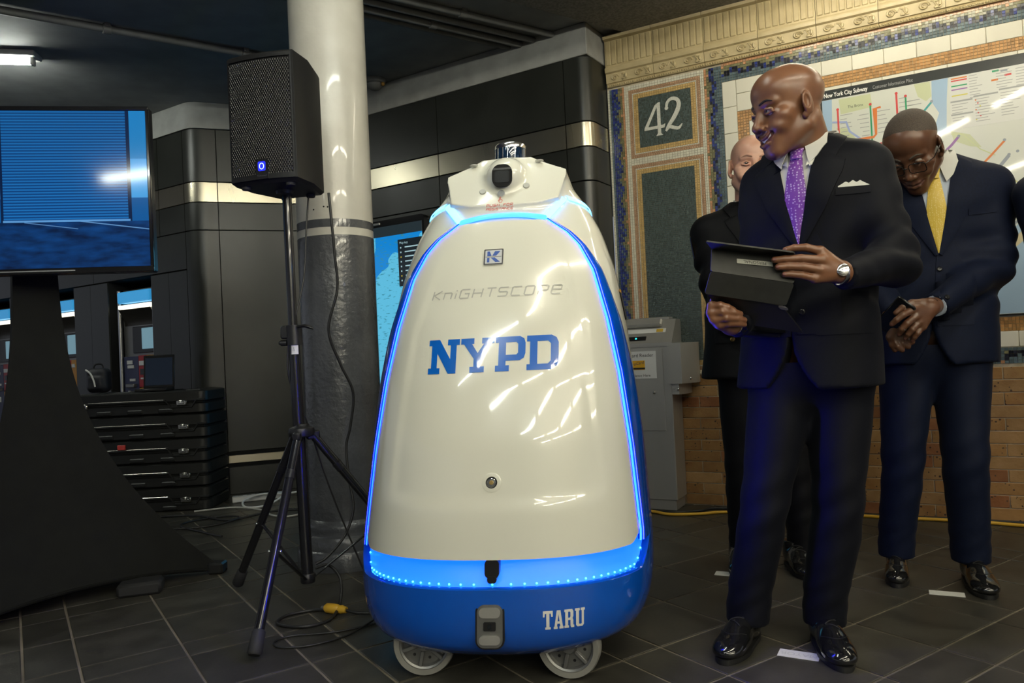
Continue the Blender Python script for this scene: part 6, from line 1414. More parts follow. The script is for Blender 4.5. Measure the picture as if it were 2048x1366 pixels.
def suit_front(root, jk, w_, VB, VT, m, m_shirt, m_tie, tie_w=.030, mirror_tie=0.0, sh=0.0, collar=True):
    """shirt, tie, lapels and closing edge over a jacket; VB/VT = bottom and top height of the opening"""
    H_ = VT - VB
    inn = [(.000, VB), (.022, VB + .33 * H_), (.040, VB + .66 * H_), (.056, VB + .92 * H_)]; outr = [(.012, VB - .006), (.082, VB + .36 * H_), (.124, VB + .68 * H_), (.128, VB + .77 * H_)]
    add(root, 'shirt', w_.sheet([(-s - .004, z) for s, z in inn] + [(-.058, VT + .015)], [(s + .004, z) for s, z in inn] + [(.058, VT + .015)], .0018, 18, 8, .003), m_shirt, 60)
    add(root, 'tie', w_.sheet([(-.003, VB + .004), (-.021, VB + .27 * H_), (-tie_w, VB + .45 * H_), (-.017, VT - .045)], [(.003, VB + .004), (.021, VB + .27 * H_), (tie_w, VB + .45 * H_), (.017, VT - .045)], .006, 24, 6, .005, .004), m_tie, 60)
    add(root, 'tie_knot', w_.sheet([(-.014, VT - .050), (-.021, VT - .008)], [(.014, VT - .050), (.021, VT - .008)], .012, 6, 6, .012, .006), m_tie, 60)
    for s_ in (-1, 1):
        a = [(s_ * s + sh, z) for s, z in inn]; b = [(s_ * s + sh, z) for s, z in outr]
        add(root, 'lapel', w_.sheet(*((a, b) if s_ > 0 else (b, a)), .0065 + (.002 if s_ > 0 else 0), 18, 6, .006, .002), m, 60)
        a = [(s_ * .056, VB + .90 * H_), (s_ * .066, VT + .010), (s_ * .078, VT + .035)]; b = [(s_ * .104, VB + .80 * H_), (s_ * .118, VB + .93 * H_), (s_ * .122, VT + .005)]
        add(root, 'jacket_collar', w_.sheet(*((a, b) if s_ > 0 else (b, a)), .0075, 8, 5, .006, .002), m, 60)
    add(root, 'front_edge', w_.sheet([(-.016, VB - .26), (-.016, VB - .10), (-.006, VB - .002)], [(.10, VB - .26), (.10, VB - .10), (.05, VB + .03)], .0030, 14, 6, .004), m, 60)

# ------------------------------------------------------------------ 1: man with the tablet
SK1 = skin_mat('deep_brown_skin', (.150, .066, .033), (.195, .088, .045), (.15, .055, .042)); SK1[5] = mat('dark_brow', (.012, .008, .006), .8)
A1 = math.radians(-38); man = thing('person', 'bald man in a dark suit and purple tie holding a black tablet', 'person', (.80, 2.32, 0))
zs = [.785, .88, 1.0, 1.10, 1.22, 1.34, 1.42, 1.465, 1.50, 1.535]
CX1 = [.912, .915, .92, .925, .93, .935, .938, .94, .943, .946]; CY1 = [2.34, 2.335, 2.33, 2.325, 2.315, 2.305, 2.30, 2.30, 2.30, 2.30]
J = SDF((.50, 1.86, .76), (1.32, 2.66, 1.60), .0074)
J.u(loftp(zs, CX1, CY1, [.214, .210, .200, .192, .200, .206, .200, .182, .142, .085], [.165, .160, .152, .145, .146, .146, .134, .115, .090, .068], A1, 2.25), 0)
SL1, SR1 = (1.062, 2.205, 1.428), (.828, 2.395, 1.428)
sleeve(J, SL1, (1.0881, 2.1200, 1.1390), (0.8640, 1.9520, 1.0925), (.068, .064, .040), 1, .05)
sleeve(J, SR1, (.792, 2.31, 1.10), (0.6067, 2.0450, 0.9810), (.064, .060, .042), 2, .05)
dd = np.array((math.sin(A1), -math.cos(A1))); ss = np.array((math.cos(A1), math.sin(A1)))
def cutaway(c, zt, zb, wmax, s0):
    def fn(X, Y, Z):
        x, y = X - c[0], Y - c[1]; s = x * ss[0] + y * ss[1] - s0; t = x * dd[0] + y * dd[1]; w_ = wmax * np.clip((zt - Z) / (zt - zb), 0, 1) ** 2.2
        return np.maximum(np.maximum(np.abs(s) - w_, .02 - t), Z - zt)
    return fn, (c[0] - .3, c[1] - .3, zb - .02), (c[0] + .3, c[1] + .3, zt)
J.cut(cutaway((.915, 2.335), .97, .785, .075, -.005), .004)
J.disp(folds(.0026, 4)); J.op(crumple((.90, 2.20, 1.06), (0, 0, 1), .14, .004, 55), 0, 'disp')
jm = J.mesh(None, 1); W1 = Wear((.936, 2.305), A1, jm); jk = add(man, 'jacket', MB().join(jm), M_SUIT1, 70)
suit_front(man, jk, W1, 1.205, 1.505, M_SUIT1, M_SHIRT, M_TIE1, .033, .004)
for z_ in (1.12, 1.01): add(man, 'jacket_button', button(W1, .0, z_, M_BTN, .009, .0055), M_BTN, 40)
mb = strip([W1.p3(s, 1.356) for s in np.linspace(.112, .186, 9)], [W1.p3(s, z) for s, z in ((.112, 1.359), (.121, 1.3645), (.130, 1.371), (.138, 1.366), (.147, 1.374), (.156, 1.3665), (.164, 1.372), (.175, 1.364), (.186, 1.357))], 25, 4); project(mb, W1.bvh, W1.d, .0045); add(man, 'pocket_square', solidify(mb, Vector(W1.d), .003), M_SHIRT, 60)
add(man, 'breast_pocket', W1.sheet([(.106, 1.335), (.106, 1.357)], [(.190, 1.335), (.190, 1.357)], .0035, 4, 8, .003), M_SUIT1, 60)
for s_ in (-1, 1): add(man, 'pocket_flap', W1.sheet([(s_ * .10 - .065, .94), (s_ * .10 - .065, .99)], [(s_ * .10 + .065, .94), (s_ * .10 + .065, .99)], .0035, 5, 8, .003), M_SUIT1, 60)
add(man, 'shirt_collar', ring_collar((.949, 2.292), A1, 1.492, 1.548, .070, .066, .024, .005, .30), M_SHIRT, 60)
for s_ in (-1, 1):
    a = [(s_ * .014, 1.512), (s_ * .045, 1.545), (s_ * .068, 1.552)]; b = [(s_ * .040, 1.432), (s_ * .058, 1.452), (s_ * .078, 1.49)]
    mb = strip([W1.p3(*p) for p in (a if s_ > 0 else b)], [W1.p3(*p) for p in (b if s_ > 0 else a)], 8, 5); project(mb, W1.bvh, W1.d, .015); add(man, 'collar_leaf', solidify(mb, Vector(W1.d), .005), M_SHIRT, 60)
# trousers, shoes
tr = legs_mb([(((.838, 2.355, .80), (.752, 2.325, .425), (.696, 2.374, .10)), (.105, .077, .070)), (((.995, 2.315, .80), (.962, 2.285, .42), (.917, 2.330, .10)), (.108, .078, .069))], ell((.915, 2.335, .86), (.19, .135, .14), vrot(A1)), 9, hemz=(.062, .058)); add(man, 'trousers', tr, M_SUIT1, 70)
shoe(man, (.735, 2.430), (.566, 2.196)); shoe(man, (.921, 2.400), (.884, 2.108))
# head and hands make one body
MH1 = Matrix.Translation((0.8495, 2.2200, 1.6120)) @ Matrix.Rotation(math.radians(-76), 4, 'Z') @ Matrix.Rotation(math.radians(10), 4, 'X') @ Matrix.Diagonal((1.05, 1.08, 1.045, 1))
body = build_head(MH1, (.945, 2.298, 1.46), smile=1.0, gaze=(-.002, 0), brow_mat=SK1[5], neck_r=(.058, .064))
lw = (0.8644, 1.9550, 1.0993)
ch = [([(0.8054, 1.9400, 1.1560), (0.7693, 1.9420, 1.1671), (0.7421, 1.9520, 1.1685), (0.7221, 1.9580, 1.1650)], [.0112, .0102, .0092, .0080]), ([(0.8051, 1.9300, 1.1315), (0.7495, 1.9280, 1.1378), (0.7107, 1.9340, 1.1391), (0.6850, 1.9380, 1.1382)], [.0118, .0108, .0096, .0084]),
      ([(0.7986, 1.9300, 1.1061), (0.7535, 1.9280, 1.1157), (0.7170, 1.9330, 1.1193), (0.6927, 1.9370, 1.1190)], [.0112, .0102, .0092, .0082]), ([(0.7854, 1.9350, 1.0854), (0.7513, 1.9320, 1.0944), (0.7248, 1.9360, 1.0987), (0.7092, 1.9390, 1.0997)], [.0100, .0092, .0084, .0076]), ([(0.8533, 1.9750, 1.1217), (0.8242, 1.9920, 1.1357), (0.7890, 1.9960, 1.1405), (0.7620, 1.9950, 1.1390)], [.0135, .0125, .0112, .0095])]
palm = [rc(lw, c[0][0], .024, .0135) for c in ch[:4]] + [rc(lw, ch[4][0][0], .022, .015), rc((0.9570, 2.0100, 1.1062), lw, .026, .0235)]
hl = build_hand(ch, palm); nails(ch[:4], 3, hl, (0, -1, .1)); body.join(hl)
rw_ = (0.5943, 2.0400, 0.9787)
ch = [([(0.5348, 2.0000, 1.0305), (0.5519, 1.9850, 1.0300), (0.5714, 1.9850, 1.0238), (0.5858, 1.9900, 1.0182)], [.0115, .0105, .0095, .0082]), ([(0.5312, 2.0000, 1.0120), (0.5571, 1.9830, 1.0125), (0.5893, 1.9900, 1.0101), (0.6074, 1.9980, 1.0057)], [.0115, .0108, .0097, .0085]), ([(0.5383, 2.0000, 0.9944), (0.5660, 1.9850, 0.9964), (0.5979, 1.9950, 0.9940), (0.6193, 2.0050, 0.9895)], [.0112, .0104, .0095, .0083]), ([(0.5523, 2.0050, 0.9806), (0.5761, 1.9950, 0.9818), (0.6014, 2.0000, 0.9808), (0.6202, 2.0100, 0.9776)], [.0098, .0092, .0085, .0076]), ([(0.5630, 2.0300, 1.0040), (0.5509, 2.0300, 1.0316), (0.5489, 2.0300, 1.0452), (0.5550, 2.0300, 1.0584)], [.0135, .0125, .011, .009])]
palm = [rc(rw_, c[0][0], .021, .013) for c in ch[:4]] + [rc(rw_, ch[4][0][0], .02, .014), rc((.66, 2.12, 1.0), rw_, .030, .0235)]
hr = build_hand(ch, palm); body.join(hr)
body.join(core_body([((.93, 2.31, .95), (.94, 2.30, 1.40), .12, .11), ((.80, 2.40, 1.42), (1.07, 2.20, 1.42), .05, .05), (SL1, (1.0881, 2.1200, 1.1390), .05, .045), ((1.0881, 2.1200, 1.1390), (0.9570, 2.0100, 1.1062), .042, .03), (SR1, (.792, 2.31, 1.10), .045, .04), ((.792, 2.31, 1.10), (.66, 2.12, 1.0), .04, .03), ((.84, 2.35, .88), (.752, 2.33, .43), .075, .05), ((.752, 2.33, .43), (.722, 2.38, .09), .048, .036), ((.99, 2.32, .88), (.962, 2.29, .42), .075, .05), ((.962, 2.29, .42), (.928, 2.34, .09), .048, .036)]), mi=0)
add(man, 'body', body, SK1, 80)
mb = MB(); mb.sphere(MH1 @ Vector((.078, .000, -.040)), .003, 8, 6); add(man, 'ear_stud', mb, M_CHROME, 80)
def bracelet(a, b, r, w_, m, root, name, flat=False, n=20):
    a, b = Vector(a), Vector(b); ax = (b - a).normalized(); c = a; mb = MB(); mb.lathe([(r, -w_ / 2), (r + .003, -w_ / 2 + .001), (r + .003, w_ / 2 - .001), (r, w_ / 2)], n, Matrix.Translation(c) @ ax.to_track_quat('Z', 'Y').to_matrix().to_4x4(), False); return add(root, name, mb, m, 50)
wp = Vector((0.8556, 1.9500, 1.0966)); wax = Vector((0.9570, 2.0100, 1.1062)) - Vector(lw)
bracelet(wp, wp + wax, .0265, .016, M_CHROME, man, 'watch_band'); mb = MB(); fc = wp + Vector((-.002, -.027, .006)); mb.lathe([(.016, -.004), (.0165, .003), (.013, .005), (.0005, .005)], 20, Matrix.Translation(fc) @ Vector((-.15, -1, .15)).to_track_quat('Z', 'Y').to_matrix().to_4x4()); add(man, 'watch_case', mb, M_CHROME, 40)
mb = MB(); mb.tube([Vector((0.8710, 1.9560, 1.0926)), Vector((0.8979, 1.9720, 1.0969))], [.0300, .0310], 20); add(man, 'shirt_cuff', mb, M_SHIRT, 50)
mb = MB(); mb.tube([Vector(rw_) , Vector(rw_) + (Vector((.66, 2.12, 1.0)) - Vector(rw_)).normalized() * .03], [.028, .030], 18); add(man, 'shirt_cuff', mb, M_SHIRT, 50)
# ---- tablet in its folding cover
tb = thing('tablet', 'black tablet in a folding cover with an upside-down PERSONAL label', 'tablet', (.70, 1.99, .95))
M_COVER = nmat('black_folio', (.014, .0145, .0125), (.020, .0205, .018), 40, rough=.6)
def slab(pts, th, m, name, bev=True, label=None, par=None):
    P = [Vector(p) for p in pts]; n_ = (P[1] - P[0]).cross(P[3] - P[0]).normalized(); 
    if n_.y > 0: n_ = -n_
    # rounded corner outline
    out = []
    for i in range(4):
        a, b, c = P[i - 1], P[i], P[(i + 1) % 4]; r = .007; p0 = b + (a - b).normalized() * r; p1 = b + (c - b).normalized() * r
        for t in (0, .33, .67, 1): out.append((1 - t) ** 2 * p0 + 2 * t * (1 - t) * b + t * t * p1)
    k = len(out); mb = MB(); vs = [p + n_ * th / 2 for p in out] + [p - n_ * th / 2 for p in out]; fs = [tuple(range(k)), tuple(reversed(range(k, 2 * k)))] + [(i, k + i, k + (i + 1) % k, (i + 1) % k) for i in range(k)]
    mb.add(vs, fs); bm = bmesh.new(); me = bpy.data.meshes.new('x'); me.from_pydata(mb.v, [], mb.f); bm.from_mesh(me); bmesh.ops.recalc_face_normals(bm, faces=bm.faces[:]); bm.to_mesh(me); bm.free(); q = MB(); q.add([v.co[:] for v in me.vertices], [tuple(p.vertices) for p in me.polygons]); bpy.data.meshes.remove(me)
    return addc(tb, par or tb, name, q, m, 40, label)
pa = [(0.5338, 1.9720, 1.1811), (0.7539, 1.9720, 1.1497), (0.7343, 1.9440, 1.0758), (0.5206, 1.9440, 1.1169)]
slab(pa, .004, M_COVER, 'cover_panel'); slab([(0.5206, 1.9440, 1.1169), (0.7343, 1.9440, 1.0758), (0.7209, 1.9720, 1.0213), (0.5094, 1.9720, 1.0627)], .004, M_COVER, 'cover_panel')
slab([(0.5040, 1.9150, 1.1924), (0.7275, 1.9150, 1.1537), (0.7530, 1.9700, 1.1481), (0.5345, 1.9700, 1.1794)], .004, M_COVER, 'cover_flap')
slab([(0.5175, 1.9820, 1.0671), (0.7128, 1.9820, 1.0236), (0.7918, 2.0500, 0.9507), (0.5870, 2.0500, 0.9930)], .009, mat('tablet_back', (.012, .012, .014), .35), 'tablet_body')
slab([(0.6993, 1.9740, 1.0211), (0.7221, 1.9760, 1.0175), (0.7329, 1.9850, 1.0096), (0.7116, 1.9840, 1.0132)], .004, M_ALU, 'camera_rim')
A_, B_, D_ = Vector(pa[0]), Vector(pa[1]), Vector(pa[3]); ux = (B_ - A_).normalized(); nz_ = ux.cross(D_ - A_).normalized(); nz_ = nz_ if nz_.y < 0 else -nz_; vy = nz_.cross(ux); vy = vy if vy.z > 0 else -vy
lc = A_ + (B_ - A_) * .510 + (D_ - A_) * .475 + nz_ * .0028
mb = MB(); mb.box(lc, (.094, .0135, .0012), Matrix((ux, vy, nz_)).transposed()); addc(tb, tb, 'name_label', mb, mat('label_tape', (.42, .42, .36), .5), 40, 'white label tape reading PERSONAL upside down')
q = text_mb('PERSONAL', .0125, 'CENTER'); mt = Matrix((-ux, -nz_, -vy)).transposed().to_4x4(); mt.translation = lc + nz_ * .0010; addc(tb, tb, 'label_lettering', move(q, mt), M_DKPL, None)
# ------------------------------------------------------------------ 2: man in navy, head bowed
SK2 = skin_mat('dark_brown_skin', (.090, .040, .021), (.125, .056, .030), (.095, .038, .030)); SK2[5] = nmat('cropped_hair', (.038, .028, .021), (.080, .060, .046), 400, rough=.8, bump=.5, bscale=700, bdist=.001)
A2 = math.radians(-24); m2 = thing('person', 'man in a navy suit and yellow tie with bowed head and folded hands', 'person', (1.56, 2.85, 0))
dd = np.array((math.sin(A2), -math.cos(A2))); ss = np.array((math.cos(A2), math.sin(A2)))
zs = [.815, .92, 1.05, 1.18, 1.30, 1.40, 1.465, 1.515, 1.555, 1.59]; CX2 = [1.585, 1.59, 1.60, 1.605, 1.61, 1.615, 1.615, 1.612, 1.608, 1.60]; CY2 = [2.87, 2.865, 2.86, 2.855, 2.85, 2.84, 2.835, 2.83, 2.825, 2.815]
J = SDF((1.20, 2.40, .79), (2.02, 3.14, 1.66), .0085)
J.u(loftp(zs, CX2, CY2, [.228, .224, .215, .212, .220, .228, .222, .200, .148, .082], [.165, .16, .155, .15, .15, .148, .135, .115, .09, .066], A2, 2.25), 0)
SL2, SR2 = (1.785, 2.765, 1.455), (1.430, 2.915, 1.455); E2 = (1.7555, 2.7300, 1.1715); K2 = (1.4672, 2.6000, 1.0243)
sleeve(J, SL2, E2, K2, (.076, .068, .045), 5, .05); sleeve(J, SR2, (1.3730, 2.8600, 1.1440), (1.3548, 2.6600, 1.0015), (.074, .066, .044), 6, .05)
J.cut(cutaway((1.59, 2.865), .99, .815, .06, -.005), .004); J.disp(folds(.0026, 12)); J.op(crumple((1.62, 2.72, 1.10), (0, .2, 1), .15, .004, 55), 0, 'disp')
jm = J.mesh(None, 1); W2 = Wear((1.61, 2.845), A2, jm); jk = add(m2, 'jacket', MB().join(jm), M_SUIT2, 70)
suit_front(m2, jk, W2, 1.215, 1.535, M_SUIT2, M_SHIRTB, M_TIE2, .034)
for z_ in (1.16, 1.05): add(m2, 'jacket_button', button(W2, .0, z_, M_BTN, .009, .0055), M_BTN, 40)
add(m2, 'breast_pocket', W2.sheet([(.10, 1.345), (.10, 1.367)], [(.19, 1.350), (.19, 1.372)], .0035, 4, 8, .003), M_SUIT2, 60)
add(m2, 'shirt_collar', ring_collar((1.600, 2.812), A2, 1.545, 1.605, .070, .069, .022, .005, .30), M_SHIRT, 60)
for s_ in (-1, 1):
    a = [(s_ * .014, 1.545), (s_ * .045, 1.585), (s_ * .066, 1.60)]; b = [(s_ * .036, 1.468), (s_ * .058, 1.49), (s_ * .078, 1.54)]
    mb = strip([W2.p3(*p) for p in (a if s_ > 0 else b)], [W2.p3(*p) for p in (b if s_ > 0 else a)], 8, 5); project(mb, W2.bvh, W2.d, .014); add(m2, 'collar_leaf', solidify(mb, Vector(W2.d), .005), M_SHIRT, 60)
tr = legs_mb([(((1.505, 2.885, .84), (1.4557, 2.8600, 0.4384), (1.452, 2.945, .10)), (.105, .076, .068)), (((1.68, 2.835, .84), (1.6442, 2.7800, 0.4689), (1.675, 2.83, .10)), (.108, .080, .069))], ell((1.59, 2.865, .88), (.19, .135, .14), vrot(A2)), 21, hemz=(.075, .075)); add(m2, 'trousers', tr, M_SUIT2, 70)
shoe(m2, (1.487, 3.005), (1.376, 2.795), 1.06); shoe(m2, (1.705, 2.905), (1.608, 2.622), 1.0)
MH2 = Matrix.Translation((1.4726, 2.7000, 1.5959)) @ Matrix.Rotation(math.radians(-46), 4, 'Z') @ Matrix.Rotation(math.radians(44), 4, 'X') @ Matrix.Diagonal((1.10, 1.06, 1.10, 1))
def hair2(C): return (C[:, 2] > np.interp(C[:, 1], [-.10, -.055, -.03, .03, .06, .12], [.2, .093, .075, .030, -.01, -.03])) & (np.abs(C[:, 0]) < .1) & ~((np.abs(C[:, 0]) > .076) & (C[:, 2] < .03))
body = build_head(MH2, (1.598, 2.822, 1.53), smile=0.0, brow_mat=SK2[5], hair_fn=hair2, h=.003, neck_r=(.060, .066))
lw = (1.4290, 2.5750, 1.0194)
ch = [([(1.3614, 2.5450, 1.0156), (1.3180, 2.5350, 0.9969), (1.2978, 2.5400, 0.9812), (1.2870, 2.5500, 0.9686)], [.0125, .0115, .0105, .009]), ([(1.3669, 2.5450, 0.9917), (1.3299, 2.5350, 0.9677), (1.3157, 2.5420, 0.9500), (1.3114, 2.5550, 0.9354)], [.0125, .0118, .0108, .0092]), ([(1.3786, 2.5500, 0.9711), (1.3493, 2.5420, 0.9468), (1.3392, 2.5500, 0.9323), (1.3353, 2.5600, 0.9208)], [.012, .011, .010, .009]), ([(1.3923, 2.5550, 0.9554), (1.3715, 2.5500, 0.9341), (1.3643, 2.5570, 0.9211), (1.3612, 2.5650, 0.9112)], [.0108, .010, .009, .008]), ([(1.4011, 2.5600, 1.0351), (1.3612, 2.5550, 1.0366), (1.3299, 2.5550, 1.0245), (1.3077, 2.5600, 1.0054)], [.0145, .0130, .0115, .0095])]
palm = [rc(lw, c[0][0], .027, .015) for c in ch[:4]] + [rc(lw, ch[4][0][0], .024, .016), rc((1.5106, 2.6200, 1.0374), lw, .032, .027)]
hl = build_hand(ch, palm, .0024); nails(ch[:4], 3, hl, (-.3, -1, 0)); body.join(hl)
rw2 = (1.3407, 2.6200, 0.9566)
ch2 = [([(1.3430, 2.6100, 0.9336), (1.3576, 2.6000, 0.9154), (1.3777, 2.6000, 0.9041)], [.012, .011, .010]), ([(1.3288, 2.6100, 0.9274), (1.3431, 2.6000, 0.9023), (1.3631, 2.6000, 0.8893)], [.012, .011, .010]), ([(1.3181, 2.6100, 0.9209), (1.3253, 2.6000, 0.8928), (1.3417, 2.6000, 0.8782)], [.0115, .0105, .0095]), ([(1.3129, 2.6200, 0.9249), (1.3133, 2.6100, 0.8969), (1.3227, 2.6100, 0.8791)], [.0105, .0095, .0088]), ([(1.3494, 2.6000, 0.9538), (1.3640, 2.5900, 0.9390), (1.3770, 2.5900, 0.9246)], [.0135, .012, .0105])]
body.join(build_hand(ch2, [rc(rw2, c[0][0], .024, .014) for c in ch2] + [rc((1.3405, 2.6600, 0.9986), rw2, .03, .025)], .0028))
body.join(core_body([((1.60, 2.86, .95), (1.61, 2.84, 1.42), .12, .11), (SR2, SL2, .05, .05), (SL2, E2, .05, .045), (E2, (1.5106, 2.6200, 1.0374), .042, .032), (SR2, (1.3730, 2.8600, 1.1440), .05, .045), ((1.3730, 2.8600, 1.1440), (1.3405, 2.6600, 0.9986), .042, .03), ((1.51, 2.88, .9), (1.4557, 2.8600, 0.4384), .075, .05), ((1.4557, 2.8600, 0.4384), (1.452, 2.945, .09), .048, .036), ((1.68, 2.83, .9), (1.6442, 2.7800, 0.4689), .075, .05), ((1.6442, 2.7800, 0.4689), (1.675, 2.83, .09), .048, .036)]), mi=0)
add(m2, 'body', body, SK2, 80)
M_SPEC = mat('glasses_frame', (.006, .006, .006), .25); gl = MB()
for s_ in (-1, 1):
    gl.tube([Vector(p) for p in [(s_ * (.033 + x), -.112, -.006 + z) for x, z in rrect(.050, .034, .010, 4)]], .0014, 6, closed=True); gl.tube([(s_ * .060, -.110, .004), (s_ * .078, -.085, .004), (s_ * .086, .0, .004), (s_ * .084, .018, -.008)], .0016, 6)
gl.tube([(-.009, -.113, -.002), (.009, -.113, -.002)], .0014, 6); go = add(m2, 'glasses', move(gl, MH2), M_SPEC, 60)
ln_ = MB()
for s_ in (-1, 1): ln_.prism([(s_ * .033 + x, -.006 + z) for x, z in rrect(.047, .031, .009, 4)], -.1125, -.1115)
addc(m2, go, 'lenses', move(ln_, MH2), mat('spectacle_lens', (.9, .9, .9), .02, trans=1.0, ior=1.3, alpha=.35), None)
mb = MB(); mb.tube([Vector((1.4593, 2.5920, 1.0241)), Vector((1.4934, 2.6150, 1.0309))], [.0365, .0375], 18); add(m2, 'shirt_cuff', mb, M_SHIRTB, 50)
wp = Vector((1.4359, 2.5780, 1.0226)); bracelet(wp, Vector((1.5106, 2.6200, 1.0374)), .0285, .010, M_CHROME, m2, 'bracelet')
mb = MB(); rp = Vector((1.3193, 2.5420, 0.9533)); mb.lathe([(.0112, -.003), (.0128, -.002), (.0128, .002), (.0112, .003)], 14, Matrix.Translation(rp) @ (Vector((1.3114, 2.5550, 0.9354)) - Vector((1.3299, 2.5350, 0.9677))).to_track_quat('Z', 'Y').to_matrix().to_4x4(), False); add(m2, 'ring', mb, M_CHROME, 50)
ph = MB(); ph.box((0, 0, 0), (.070, .009, .14), None, .004); pho = obj('phone', move(ph, Matrix.Translation((0, 0, 0))), mat('phone_black', (.008, .008, .009), .2), None, 40); tag(pho, 'black phone in the folded hands of the man in navy', 'phone'); pho.matrix_basis = Matrix.Translation((1.3164, 2.5850, 0.9961)) @ Matrix.Rotation(-.5, 4, 'Z') @ Matrix.Rotation(.75, 4, 'Y') @ Matrix.Rotation(.5, 4, 'X')

# ------------------------------------------------------------------ 3: officer behind
SK3 = skin_mat('fair_skin', (.50, .27, .19), (.58, .33, .24), (.46, .19, .16)); SK3[5] = mat('brown_brow', (.24, .13, .09), .8)
A3 = math.radians(-6); of = thing('person', 'smiling officer in black uniform behind the man with the tablet', 'person', (1.02, 3.12, 0))
dd = np.array((math.sin(A3), -math.cos(A3))); ss = np.array((math.cos(A3), math.sin(A3)))
zs = [.785, .88, 1.0, 1.10, 1.22, 1.34, 1.40, 1.445, 1.48, 1.51]
J = SDF((.66, 2.80, .76), (1.42, 3.36, 1.56), .0095)
J.u(loftp(zs, [1.02] * 10, [3.13] * 10, [.235, .225, .210, .205, .212, .222, .216, .190, .14, .08], [.165, .155, .145, .14, .145, .145, .135, .115, .09, .066], A3, 2.3), 0)
SL3, SR3 = (1.21, 3.11, 1.395), (.835, 3.13, 1.395); E3 = (0.8515, 3.1000, 1.2023); K3 = (0.8853, 2.9600, 0.9897)
sleeve(J, SR3, E3, K3, (.068, .060, .043), 7, .05); sleeve(J, SL3, (1.27, 3.10, 1.12), (1.10, 2.94, .97), (.068, .060, .043), 8, .05); J.disp(folds(.002, 31))
jm = J.mesh(None, 1); W3 = Wear((1.02, 3.13), A3, jm); add(of, 'uniform_jacket', MB().join(jm), M_UNI, 70)
suit_front(of, None, W3, 1.25, 1.475, M_UNI, M_SHIRT, mat('black_tie', (.008, .008, .009), .5), .03)
for z_ in (1.18, 1.06, .94, .86): add(of, 'brass_button', button(W3, -.0, z_, M_GOLD, .010, .006), M_GOLD, 40)
add(of, 'pocket_flap', W3.sheet([(-.185, .93), (-.185, .985)], [(-.06, .93), (-.06, .985)], .004, 5, 8, .003), M_UNI, 60); add(of, 'brass_button', button(W3, -.125, .945, M_GOLD, .010, .006), M_GOLD, 40)
ep = MB(); ep.box((.885, 3.12, 1.462), (.11, .045, .006), Matrix.Rotation(-.36, 3, 'Y') , .003); add(of, 'epaulette', ep, M_UNI, 40); ep = MB(); ep.sphere((.925, 3.10, 1.483), .007, 8, 6); add(of, 'brass_button', ep, M_GOLD, 60)
pt_ = MB(); bvs = bvh_of(jm)
for (r0, m_, nm_, of_) in ((1.0, M_GOLD, 'shoulder_patch_edge', .0025), (.86, mat('patch_navy', (.02, .03, .10), .6), 'shoulder_patch', .0035)):
    q = MB(); pts = [(x * r0 * .036, z * r0 * .045) for x, z in ((-1, 1), (1, 1), (1, -.2), (.7, -.7), (0, -1), (-.7, -.7), (-1, -.2))]; q.add([(.5, 3.09 - x, 1.315 + z) for x, z in pts], [tuple(range(7))]); q = subdiv(q, .012); project(q, bvs, (-.9, -.45, 0), of_); add(of, nm_, q, m_, None)
add(of, 'shirt_collar', ring_collar((1.02, 3.122), A3, 1.475, 1.52, .068, .066, .02, .005, .30), M_SHIRT, 60)
tr = legs_mb([(((.935, 3.13, .80), (0.9223, 3.1200, 0.3837), (0.9249, 3.1600, 0.1166)), (.095, .070, .062)), (((1.11, 3.12, .80), (1.1425, 3.1000, 0.3152), (1.1590, 3.1200, 0.0949)), (.095, .070, .062))], ell((1.02, 3.13, .86), (.18, .13, .12)), 41, h=.01, hemz=(.06, .06)); add(of, 'trousers', tr, M_UNI, 70)
shoe(of, (.925, 3.24), (.855, 2.985), 1.0); shoe(of, (1.125, 3.20), (1.105, 2.915), 1.0)
MH3 = Matrix.Translation((1.0080, 3.0600, 1.6422)) @ Matrix.Rotation(math.radians(-9), 4, 'Z') @ Matrix.Rotation(math.radians(2), 4, 'X') @ Matrix.Rotation(math.radians(5), 4, 'Y') @ Matrix.Diagonal((1.07, 1.04, 1.03, 1))
body = build_head(MH3, (1.02, 3.125, 1.45), smile=.8, brow_mat=SK3[5], h=.0031, neck_r=(.056, .062))
lw = (0.9106, 2.9300, 0.9738)
ch = [([np.array(lw) + (.02 + .008 * k, -.012 + .004 * k, .012 - .012 * k), np.array(lw) + (.052 + .004 * k, -.02 + .004 * k, .004 - .013 * k), np.array(lw) + (.075, -.012, -.004 - .013 * k)], [.011, .010, .009]) for k in range(4)] + [([np.array(lw) + (.01, -.015, .02), np.array(lw) + (.035, -.03, .022), np.array(lw) + (.055, -.03, .014)], [.013, .012, .010])]
body.join(build_hand(ch, [rc(lw, c[0][0], .022, .014) for c in ch] + [rc(K3, lw, .03, .024)], .0032))
body.join(build_hand([([(1.09 - .02, 2.935, .96 - .012 * k), (1.05, 2.925, .955 - .013 * k), (1.025, 2.93, .95 - .013 * k)], [.011, .010, .009]) for k in range(4)] + [([(1.075, 2.93, .985), (1.05, 2.915, .985), (1.03, 2.91, .98)], [.013, .012, .010])], [rc((1.10, 2.94, .965), (1.07, 2.935, .95), .026, .022)], .004))
